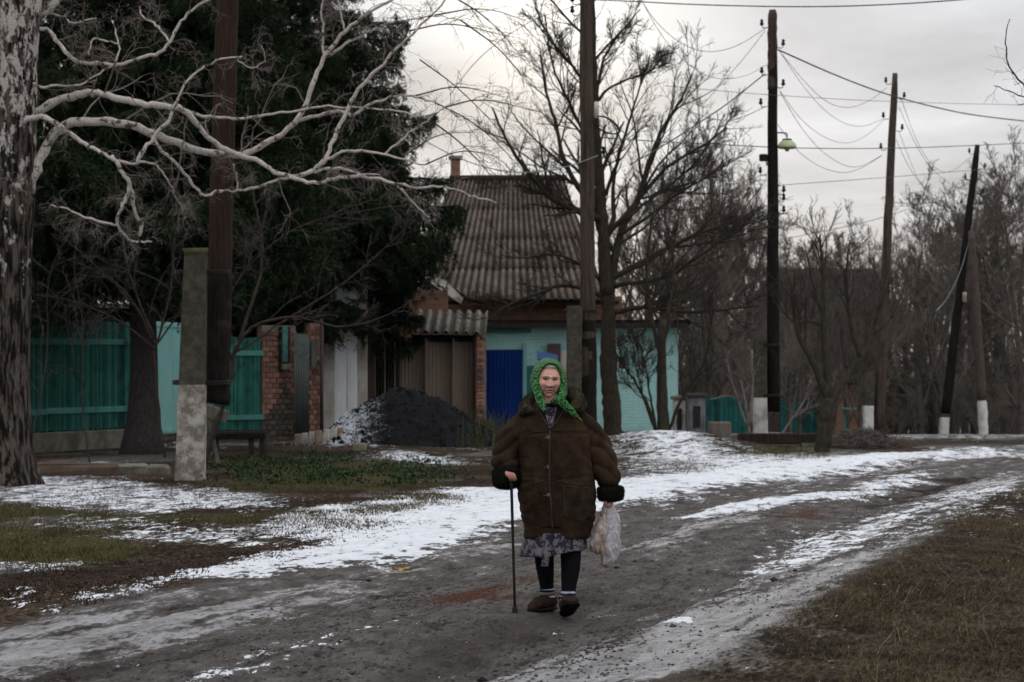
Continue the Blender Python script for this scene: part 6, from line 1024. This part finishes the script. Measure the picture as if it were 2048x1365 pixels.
# ---- body: head, neck, trunk, arms, hands, legs
HC = np.array([-.006, -.002, 1.432])
def head_grid(nu=128, nv=96):
    u = np.linspace(0, 2 * np.pi, nu, endpoint=False); v = np.linspace(-np.pi / 2, np.pi / 2, nv); uu, vv = np.meshgrid(u, v); ex = .9
    X = np.cos(vv) * np.sin(uu); Yd = -np.cos(vv) * np.cos(uu); Z = np.sin(vv)
    jaw = 1 - .20 * sstep(-.15, -1.0, Z) ; px_ = .075 * X * jaw * (1 + .06 * np.exp(-((Z + .25) / .3) ** 2)); pz = .122 * Z; py_ = Yd * np.where(Yd < 0, .088, .100) * (1 - .10 * sstep(-.3, -1, Z))
    fr = sstep(.15, -.5, Yd); x = px_; z = pz + HC[2]; d = np.zeros_like(x)
    def ga_(x0, z0, sx, sz, a_): return a_ * np.exp(-((x - x0) / sx) ** 2 - ((z - z0) / sz) ** 2)
    ax_ = np.abs(x)
    def gs(x0, z0, sx, sz, a_): return a_ * np.exp(-((ax_ - x0) / sx) ** 2 - ((z - z0) / sz) ** 2)
    d += ga_(0, 1.470, .05, .02, .003) + gs(.027, 1.4535, .022, .0065, .0075) + ga_(0, 1.4535, .010, .008, .003)                    # forehead, brows
    d += gs(.028, 1.438, .0165, .0085, -.013)                                                                                       # eye sockets
    d += gs(.028, 1.428, .016, .004, .0035) + gs(.030, 1.421, .016, .003, -.002)                                                     # bags
    t = np.clip((1.452 - z) / (1.452 - 1.3955), 0, 1); ridge = np.where(z < 1.452, 1, np.exp(-((z - 1.452) / .008) ** 2)) * np.where(z > 1.3955, 1, np.exp(-((z - 1.3955) / .0045) ** 2)); d += ridge * (.006 + .021 * t ** 1.25) * np.exp(-(x / (.0075 + .0055 * t)) ** 2)
    d += gs(.0125, 1.399, .0065, .0065, .0095) + gs(.0065, 1.3895, .0035, .003, -.006)                                               # wings, nostrils
    d += gs(.040, 1.407, .020, .017, .0075) + gs(.045, 1.362, .016, .02, .004)                                                      # cheeks, jowls
    fx = .0165 + (1.397 - z) * .50; d += -.0050 * np.exp(-((ax_ - fx) / .0042) ** 2) * sstep(1.403, 1.394, z) * sstep(1.352, 1.364, z)      # furrows
    zz0 = z; z = z + 8.0 * x * x
    d += ga_(0, 1.3765, .020, .0042, .0055) + ga_(0, 1.3625, .018, .0050, .0060) + ga_(0, 1.3700, .024, .0022, -.0075) + gs(.026, 1.367, .005, .006, -.0030) # lips
    z = zz0
    d += ga_(0, 1.383, .005, .006, -.0018) + ga_(0, 1.3525, .018, .0045, -.0045) + ga_(0, 1.334, .022, .013, .0085)                 # philtrum, chin
    for zz_ in (1.466, 1.475, 1.484, 1.493): d += -.0018 * np.exp(-((z - zz_ - .002 * np.sin(x * 90)) / .0016) ** 2) * np.exp(-(x / .04) ** 2)
    d += -.0032 * np.exp(-((ax_ - .0055) / .0018) ** 2) * np.exp(-((z - 1.457) / .009) ** 2)
    for q0, q1 in ((1.436, .5), (1.429, .2), (1.443, -.3)): d += -.0018 * np.exp(-((z - q0 - q1 * (ax_ - .05)) / .0014) ** 2) * sstep(.043, .050, ax_)
    for q0 in (.047, .053): d += -.0018 * np.exp(-((ax_ - q0 + .25 * (1.40 - z)) / .0016) ** 2) * np.exp(-((z - 1.385) / .022) ** 2)
    V = np.stack([px_ + HC[0], py_ - 1.3 * d * fr + HC[1], z], -1)
    # skin colours, plus shade painted into eye sockets, furrows, mouth line and under nose
    C = np.zeros(x.shape + (3,)) + [.66, .385, .285]
    def tint(m_, c): nonlocal C; C = C * (1 - m_[..., None]) + np.array(c) * m_[..., None]
    tint(np.clip(gs(.040, 1.404, .018, .018, .6), 0, 1), (.54, .24, .18)); tint(np.clip(ga_(0, 1.400, .012, .012, .5), 0, 1), (.58, .27, .20)); tint(np.clip(gs(.028, 1.4385, .016, .0068, .95), 0, 1), (.12, .055, .042))
    tint(np.clip(np.exp(-((ax_ - .028) / .019) ** 4 - ((z - 1.4545 + .04 * (ax_ - .028)) / .0036) ** 2) * .8, 0, 1), (.10, .065, .05))
    z = zz0 + 8.0 * x * x; tint(np.clip(np.exp(-((x) / .020) ** 4 - ((z - 1.3695) / .0075) ** 2) * .75, 0, 1), (.46, .185, .15)); tint(np.clip(np.exp(-(x / .021) ** 4 - ((z - 1.3700) / .0026) ** 2) * .95, 0, 1), (.05, .02, .018)); z = zz0; tint(np.clip(np.exp(-((ax_ - fx) / .0035) ** 2) * sstep(1.403, 1.394, z) * sstep(1.350, 1.364, z) * .5, 0, 1), (.32, .15, .11)); tint(np.clip(ga_(0, 1.3895, .014, .003, .5), 0, 1), (.25, .11, .08)); tint(np.clip(gs(.0065, 1.3888, .004, .0026, .8), 0, 1), (.11, .05, .04))
    ii = np.arange(nu * nv).reshape(nv, nu); nx = np.roll(ii, -1, 1); q_ = np.stack([ii[:-1], nx[:-1], nx[1:], ii[1:]], -1).reshape(-1, 4); return V.reshape(-1, 3), q_, C.reshape(-1, 3)
hv, hq, hc = head_grid()
HR = Matrix.Rotation(R(5), 3, 'Z') @ Matrix.Rotation(R(3.5), 3, 'Y'); HRn = np.array(HR)
def hrot(V): return (np.asarray(V) - HC) @ HRn.T + HC
hv = hrot(hv)
def finger(p, r): return limb(p, r, 14, 10)
gx, gy, gz_ = wl(1021, 948); gy = -.175                                              # grip point of the cane
hr_ = [limb([(-.268, -.10, .86), (-.262, -.135, .865), (gx - .012, -.165, .868)], [.036, .036, .030], 12, 14)]
for k in range(4):
    o_ = -.022 + k * .0165; fx_ = gx + .004 + o_ * .35; zt = .868 - abs(k - 1) * .002; hr_.append(finger([(gx - .018 + .006 * k, -.160 + o_ * .2, zt), (gx - .008 + .010 * k, -.205, zt - .004), (gx - .004 + .011 * k, -.216, zt - .026), (gx + .0 + .010 * k, -.198, zt - .044 + .003 * abs(k - 1.5)), (gx + .002 + .009 * k, -.178, zt - .042)], [.0105, .0098, .0092, .0085, .0078]))
hr_.append(finger([(gx - .020, -.150, .872), (gx - .026, -.188, .866), (gx - .014, -.210, .850), (gx + .002, -.214, .840)], [.012, .0112, .0100, .0085]))
lx, _, lz = wl(1217, 1008); LIFT = .030; hl_ = [limb([(.374, -.02, .79), (.374, -.022, .73), (lx - .002, -.026, .668 + LIFT)], [.034, .034, .030], 12, 14)]
for k in range(4):
    o_ = -.026 + k * .0172; hl_.append(finger([(lx + .012, -.026 + o_, .672 + LIFT), (lx + .020, -.030 + o_, .645 + LIFT), (lx + .010, -.034 + o_, .622 + LIFT + .003 * abs(k - 1)), (lx - .008, -.034 + o_, .622 + LIFT + .003 * abs(k - 1)), (lx - .014, -.032 + o_, .640 + LIFT)], [.0105, .0100, .0094, .0086, .008]))
hl_.append(finger([(lx - .010, -.052, .680 + LIFT), (lx - .022, -.066, .655 + LIFT), (lx - .016, -.066, .634 + LIFT), (lx - .002, -.060, .624 + LIFT)], [.012, .0112, .0100, .0086]))
hand_me = [fuse('h', hr_, .0028, M_SKIN, 3), fuse('h', hl_, .0028, M_SKIN, 3)]
trunk_me = fuse('t', [loft([(.04, 0, .55, .14, .11), (.035, 0, .75, .17, .14), (.02, 0, 1.0, .15, .12), (.01, .01, 1.17, .15, .09), (0, .01, 1.24, .07, .06), (-.004, .012, 1.40, .056, .06)], 30, 2.1, 30), limb([(-.14, .01, 1.17), (-.262, .015, .985), (-.266, -.10, .865)], [.045, .042, .034]), limb([(.16, .01, 1.17), (.32, .02, .98), (.374, -.02, .75)], [.045, .042, .034]), limb([(-.035, .06, .60), (-.034, .088, .30), (-.014, .08, .05)], [.07, .05, .034]), limb([(.11, -.02, .60), (.124, -.13, .30), (.107, -.19, .07)], [.07, .05, .034])], .009, M_SKIN, 4)
bm_ = MB(); bm_.add(hv, hq); ncol = [hc]
for me in [trunk_me] + hand_me:
    V = getv(me); qs = np.array([p.vertices[:] for p in me.polygons if len(p.vertices) == 4]); bm_.add(V, qs); ncol.append(np.tile([.5, .29, .22] if me is trunk_me else [.40, .195, .145], (len(V), 1)))
bme = bm_.mesh('body', M_SKIN); ca = bme.color_attributes.new('skin', 'FLOAT_COLOR', 'POINT'); cc_ = np.concatenate(ncol); ca.data.foreach_set('color', np.concatenate([cc_, np.ones((len(cc_), 1))], 1).ravel().astype(np.float32))
body = ob('body', bme, wo)
# eyes and lids
hb = BVHTree.FromPolygons([tuple(v) for v in hv], [tuple(int(i) for i in f) for f in hq])
def sphere(mb, c, r, n=20, k=14, sc=(1, 1, 1)):
    v = np.linspace(-np.pi / 2, np.pi / 2, k); u = np.arange(n) * 2 * np.pi / n; uu, vv = np.meshgrid(u, v); V = np.stack([np.cos(vv) * np.cos(uu) * r * sc[0], np.cos(vv) * np.sin(uu) * r * sc[1], np.sin(vv) * r * sc[2]], -1).reshape(-1, 3) + c; ii = np.arange(n * k).reshape(k, n); nx = np.roll(ii, -1, 1); return mb.add(V, np.stack([ii[:-1], nx[:-1], nx[1:], ii[1:]], -1).reshape(-1, 4))
M_EYE = rough_mat('dark_eye', (.018, .014, .012), (.035, .028, .024), 200, rough=.15, bump=0); M_LID = rough_mat('eyelid', (.44, .25, .19), (.50, .29, .22), 60, rough=.6, bump=.001)
for s_ in (-1, 1):
    c0 = hrot(np.array([[HC[0] + s_ * .028, 0, 1.4365]]))[0]; h, _, _, _ = hb.ray_cast(Vector((c0[0], -.5, c0[2])), Vector((0, 1, 0))); m = MB(); sphere(m, (c0[0], h.y + .0060, c0[2]), .0105, sc=(1.2, 1, .62)); m.obj('eye', M_EYE, body)
    th = np.linspace(-1, 1, 14); m = MB(); tubes(m, np.stack([c0[0] + .0125 * th, h.y + .0005 + .004 * th ** 2, c0[2] + .0042 - .0035 * th ** 2 - .0012 * th * s_], 1), .0036 * (1 - .5 * th ** 2), 8); tubes(m, np.stack([c0[0] + .012 * th, h.y + .0005 + .004 * th ** 2, c0[2] - .0052 + .0025 * th ** 2], 1), .0026 * (1 - .5 * th ** 2), 8); m.obj('eyelid', M_LID, body)
# hair and headband: shells over the forehead
def shell(name, mat, z0, z1, off, bulge=.003):
    u = np.linspace(-1.5, 1.5, 40); V = []; K = 8
    for k in range(K):
        t = k / (K - 1); zz_ = z0 + (z1 - z0) * t
        for a_ in u:
            vz = (zz_ - HC[2]) / .122; cv = math.sqrt(max(0, 1 - vz * vz)); o2 = off + bulge * math.sin(math.pi * t); dip = -.016 * (a_ / 1.5) ** 2; vz2 = (zz_ + dip - HC[2]) / .122; cv = math.sqrt(max(.0, 1 - vz2 * vz2)); V.append((HC[0] + (.075 + o2) * cv * math.sin(a_), HC[1] - (.090 + o2) * cv * math.cos(a_), zz_ + dip))
    ii = np.arange(K * 40).reshape(K, 40); m = MB(); m.add(hrot(np.array(V)), np.stack([ii[:-1, :-1], ii[:-1, 1:], ii[1:, 1:], ii[1:, :-1]], -1).reshape(-1, 4)); return m.obj(name, mat, wo)
shell('hair', rough_mat('grey_hair', (.20, .165, .125), (.34, .29, .23), 90, (1, 1, .2), .8, .002), 1.505, 1.528, .003, .002); shell('headband', rough_mat('cream_cloth', (.52, .48, .38), (.60, .56, .46), 40, rough=.95, bump=.002), 1.517, 1.540, .006, .003)
# ---- headscarf
m = MB(); nT, nS = 60, 26; T = np.linspace(-2.55, 2.55, nT); V = []
for s in np.linspace(0, 1, nS):
    for th in T:
        top = max(0, math.cos(th)); lowk = max(0, -math.cos(th)); sn_ = math.sin(th); ang = s * 1.75
        inx, inz, iny = .0665, .112, -.070 - .012 * top + .022 * abs(sn_) ** 2 - .03 * lowk * 0
        oy = iny + (.105 - iny) * math.sin(s * math.pi / 2); gr = math.sin(min(1, s * 2.3) * math.pi / 2); sh_ = 1 - max(0, s - .45) ** 2 * 1.6
        wx_ = (inx + .036 * gr) * sh_; wz_ = (inz + .027 * gr) * (sh_ if top > 0 else 1.0); z_ = 1.424 + (wz_ * math.cos(th) if top > 0 else .125 * math.cos(th) * (1 - .25 * s)); V.append((HC[0] + wx_ * sn_ * (1.0 - .12 * lowk), oy, z_))
ii = np.arange(nT * nS).reshape(nS, nT); m.add(hrot(np.array(V)), np.stack([ii[:-1, :-1], ii[:-1, 1:], ii[1:, 1:], ii[1:, :-1]], -1).reshape(-1, 4)); hood = m.obj('tmp', M_SCARF)
sd = hood.modifiers.new('s', 'SOLIDIFY'); sd.thickness = .010; sd.offset = 1; dg = bpy.context.evaluated_depsgraph_get(); hm = bpy.data.meshes.new_from_object(hood.evaluated_get(dg)); bpy.data.objects.remove(hood)
m0 = MB(); m0.add(getv(hm), np.array([p.vertices[:] for p in hm.polygons]))
def strip(pts, ws, ts, K=30, n=14):
    """flattened cloth strip: points (px, py, y), half widths across the view and half thicknesses"""
    q_ = smoothline([tuple(wl(a_, b_, c_)) + (w, t) for (a_, b_, c_), w, t in zip(pts, ws, ts)], K, 2); T_ = np.gradient(q_[:, :3], axis=0); T_ /= np.linalg.norm(T_, axis=1, keepdims=True); A_ = np.cross(T_, [0, 1.0, .2]); A_ /= np.linalg.norm(A_, axis=1, keepdims=True); B_ = np.cross(T_, A_); th = np.arange(n) * 2 * np.pi / n
    V = np.concatenate([q_[k, :3] + A_[k] * q_[k, 3] * np.cos(th)[:, None] + B_[k] * q_[k, 4] * np.sin(th)[:, None] for k in range(K)]); ii = np.arange(K * n).reshape(K, n); nx = np.roll(ii, -1, 1); mm_ = MB(); e = (K - 1) * n; mm_.add(V, np.stack([ii[:-1], nx[:-1], nx[1:], ii[1:]], -1).reshape(-1, 4), [[0, i + 1, i] for i in range(1, n - 1)] + [[e, e + i, e + i + 1] for i in range(1, n - 1)]); return mm_
s1 = strip([(1071, 750, -.03), (1073, 775, -.065), (1078, 795, -.10), (1085, 808, -.135), (1089, 820, -.155)], [.022, .026, .027, .022, .012], [.016, .016, .015, .012, .008]); s2 = strip([(1126, 755, -.03), (1127, 778, -.06), (1124, 792, -.095), (1113, 798, -.125), (1100, 803, -.14)], [.022, .026, .026, .020, .012], [.016, .017, .018, .016, .01]); s3 = strip([(1108, 795, -.135), (1120, 800, -.155), (1134, 812, -.172), (1146, 824, -.182), (1156, 832, -.186)], [.016, .024, .026, .020, .008], [.016, .014, .011, .009, .004]); s4 = strip([(1127, 800, -.12), (1136, 812, -.155), (1143, 822, -.175)], [.018, .018, .008], [.01, .01, .005]); kn = MB(); sphere(kn, wl(1112, 797, -.142), .020, sc=(1.2, .9, .9))
sme = fuse('headscarf', [m0, s1, s2, s3, s4, kn], .0042, M_SCARF, 4); V = getv(sme); V += getn(sme) * (.0016 * (fbm(V[:, 0] * 60 + V[:, 1] * 20, V[:, 2] * 60, 4, 3) - .5) * 2)[:, None]; setv(sme, V); sc_ = ob('headscarf', sme, wo); fuzz(sme, 3000, .006, M_SCARF, 'wool_fuzz', sc_, .0008)
m = MB()
for k in range(9):
    a_ = np.array(wl(1150 + k * 1.1, 826 + k * .9, -.186)); tubes(m, np.array([a_, a_ + [.006 + .003 * rng.random(), -.004, -.010], a_ + [.016 + .004 * rng.random(), -.002, -.016 - .006 * rng.random()]]), np.array([.0018, .0016, .001]), 4)
m.obj('fringe', rough_mat('yellow_green_fringe', (.14, .20, .04), (.22, .28, .07), 40, bump=0), sc_)
# ---- cane and bag
cn = thing('walking_cane', 'black walking cane with a rubber tip held by the woman', 'cane', (WX + wl(1030, 1222)[0], WY - .175 + .02, WZ))
def cl_(p): return np.array(p) - np.array([wl(1030, 1222)[0], -.155, 0])
tip = np.array([wl(1030, 1222)[0], -.165, .0]); grip = np.array([gx + .004, -.186, .852])
m = MB(); tubes(m, np.array([cl_(tip + (grip - tip) * t) for t in np.linspace(.03, 1, 12)]), np.linspace(.0082, .0095, 12), 12); m.obj('shaft', M_INS, cn)
m = MB(); tubes(m, np.array([cl_(tip + (grip - tip) * t) for t in (0, .004, .03, .05, .065)]), np.array([.017, .0185, .0175, .0145, .0105]), 14); m.obj('rubber_tip', rough_mat('worn_rubber', (.022, .018, .014), (.05, .04, .032), 30), cn)
m = MB(); tubes(m, np.array([cl_(grip + np.array(o_)) for o_ in ((-.045, .035, .004), (-.02, .02, .006), (0, 0, .004), (.018, -.012, -.002), (.03, -.022, -.012))]), np.array([.010, .0125, .013, .0125, .009]), 12); m.obj('handle', M_INS, cn)
g = G('thin_plastic_bag'); wp = g.pos(); v1 = g.voro(wp, 26); n1 = g.noise(wp, 9, 4, .6); n2 = g.noise(g.mapv(wp, (1, 1, .35)), 30, 4, .6); sx_ = g.n('SeparateXYZ'); g.set(sx_.inputs[0], wp); lob = g.ramp(sx_.outputs[0], -.028, -.008); c = g.mix(lob, (.42, .31, .25), (.40, .36, .37)); c = g.mix(g.math('MULTIPLY', g.ramp(n1, .45, .65), .5), c, (.52, .48, .48)); c = g.mix(g.ramp(v1, .13, .07), c, (.16, .045, .05)); c = g.mix(g.ramp(g.voro(wp, 17, out=0), .10, .05), c, (.05, .04, .05)); g.bump(g.math('ADD', n2, n1), .012); M_BAG = g.fin(c, .4, Specular_IOR_Level=.5)
bx0 = np.array([wl(1216, 1070)[0], -.03, 0]); bg_ = thing('shopping_bag', 'thin white and pink plastic bag with dark spots hanging from her hand', 'bag', (WX + bx0[0], WY - .03, WZ + wl(0, 1128)[2]))
def bl(px, py, y=0.): a_ = np.array(wl(px, py)); return (a_[0] - bx0[0], y, a_[2] - wl(0, 1128)[2])
def lobe(pts, n=36):
    q_ = smoothline([bl(a_, b_, y) + (w, d_) for a_, b_, y, w, d_ in pts], 44, 2); th = np.arange(n) * 2 * np.pi / n; V = np.concatenate([np.stack([r[0] + .9 * r[3] * np.cos(th) * (1 + .07 * np.sin(th * 7 + r[2] * 14)), r[1] + r[4] * np.sin(th), np.full(n, r[2]) + .004 * np.sin(th * 5)], 1) for r in q_]); ii = np.arange(44 * n).reshape(44, n); nx = np.roll(ii, -1, 1); m = MB(); e = 43 * n; m.add(V, np.stack([ii[:-1], ii[1:], nx[1:], nx[:-1]], -1).reshape(-1, 4), [[0, i, i + 1] for i in range(1, n - 1)] + [[e, e + i + 1, e + i] for i in range(1, n - 1)]); return m
lb1 = lobe([(1215, 998, 0, .018, .016), (1212, 1022, 0, .026, .022), (1203, 1040, .0, .038, .034), (1197, 1062, .0, .050, .046), (1193, 1085, .005, .048, .048), (1195, 1100, .005, .040, .040), (1197, 1107, .005, .018, .02)]); lb2 = lobe([(1217, 998, -.01, .022, .018), (1221, 1016, -.012, .036, .024), (1224, 1036, -.015, .052, .034), (1222, 1065, -.02, .060, .050), (1220, 1095, -.02, .060, .054), (1218, 1118, -.02, .052, .048), (1213, 1128, -.02, .026, .03)])
bgm = fuse('bag_body', [lb1, lb2], .005, M_BAG, 2); V = getv(bgm); V += getn(bgm) * (.030 * (np.abs(fbm(V[:, 0] * 30 + 2, V[:, 2] * 11 + V[:, 1] * 20, 14, 4) - .5) * 2 - .22))[:, None]; setv(bgm, V); ob('bag_body', bgm, bg_)
m = MB()
for dy_ in (-.02, .014): 
    tubes(m, smoothline([bl(1208, 1024, dy_), bl(1212, 998, dy_), bl(1216, 990, dy_ - .005), bl(1221, 998, dy_), bl(1226, 1022, dy_)], 18), np.full(18, .006), 8)
m.obj('handles', M_BAG, bg_)
# ------------------------------------------------------------------ leaf, clods and stones on the road
Yl = CAMZ * F / (1143 - HY); xl = PX(800, Yl); lf = MB(); th = np.linspace(0, 2 * np.pi, 26, endpoint=False); r_ = .045 * (1 + .35 * np.cos(th * 5)); V = np.stack([r_ * np.cos(th) * 1.25, r_ * np.sin(th), .012 + .022 * np.abs(np.cos(th)) + .006 * np.sin(th * 5)], 1); lf.add(np.concatenate([V, [[0, 0, .012]]]), None, [[i, (i + 1) % 26, 26] for i in range(26)]); o = lf.obj('fallen_leaf', rough_mat('yellow_leaf', (.36, .17, .015), (.46, .24, .03), 30, bump=.002), None, False); o.modifiers.new('t', 'SOLIDIFY').thickness = .002; o.location = (xl, Yl, gzs(xl, Yl) + .012); tag(o, 'curled yellow maple leaf lying on the road', 'leaf')
cm = MB(); zones = [([(-100, 1365), (600, 1200), (1400, 1050), (1850, 960), (1950, 975), (1600, 1200), (1350, 1420), (-100, 1420)], 4500, .004, .011), ([(700, 1195), (790, 1165), (860, 1185), (760, 1200)], 260, .006, .014), ([(900, 1365), (1100, 1260), (1300, 1230), (1200, 1380)], 500, .004, .012), ([(-100, 1365), (400, 1280), (900, 1180), (1000, 1220), (600, 1420), (-100, 1420)], 700, .004, .012)]
for zn, n, a_, b_ in zones:
    for x, y in sample_zone(zn, n):
        s = rng.uniform(a_, b_) * (1.7 if rng.random() < .03 else 1); cm.add(OCT * rng.uniform(.6, 1.2, (6, 1)) * s * [1.2, 1.2, .7] + [x, y, gzs(x, y) + s * .3], None, OCTT)
tag(cm.obj('clods', rough_mat('frozen_clod', (.030, .025, .022), (.11, .098, .09), 5, bump=.003), None, False), 'small frozen clods and grit scattered over the road', 'clods', kind='stuff')
for px_, py_, s in ((1085, 1180, 0), (1232, 1140, .018), (1548, 1167, .03), (1380, 1137, .02), (1590, 1145, .022), (737, 1160, .02), (990, 1330, .03), (1850, 1330, .03), (965, 1345, .028)):
    if not s: continue
    Yq = CAMZ * F / (py_ - HY); x = PX(px_, Yq); b = MB(); b.add(OCT * rng.uniform(.7, 1.2, (6, 1)) * s * [1.3, 1, .7], None, OCTT); o = b.obj('stone', M_COALL if px_ != 1548 else M_DARKW, None, False); o.location = (x, Yq, gzs(x, Yq) + s * .4); tag(o, {1232: 'dark pebble below the plastic bag', 1548: 'flat dark lump on the pale icy track', 1380: 'dark pebble on the road right of the bag', 1590: 'small dark stone near the icy track edge', 737: 'small dark stone left of the yellow leaf', 990: 'dark stone nearest the camera left of the boots', 1850: 'dark stone sitting in the dry grass', 965: 'dark clod at the bottom edge of the road'}[px_], 'stone')
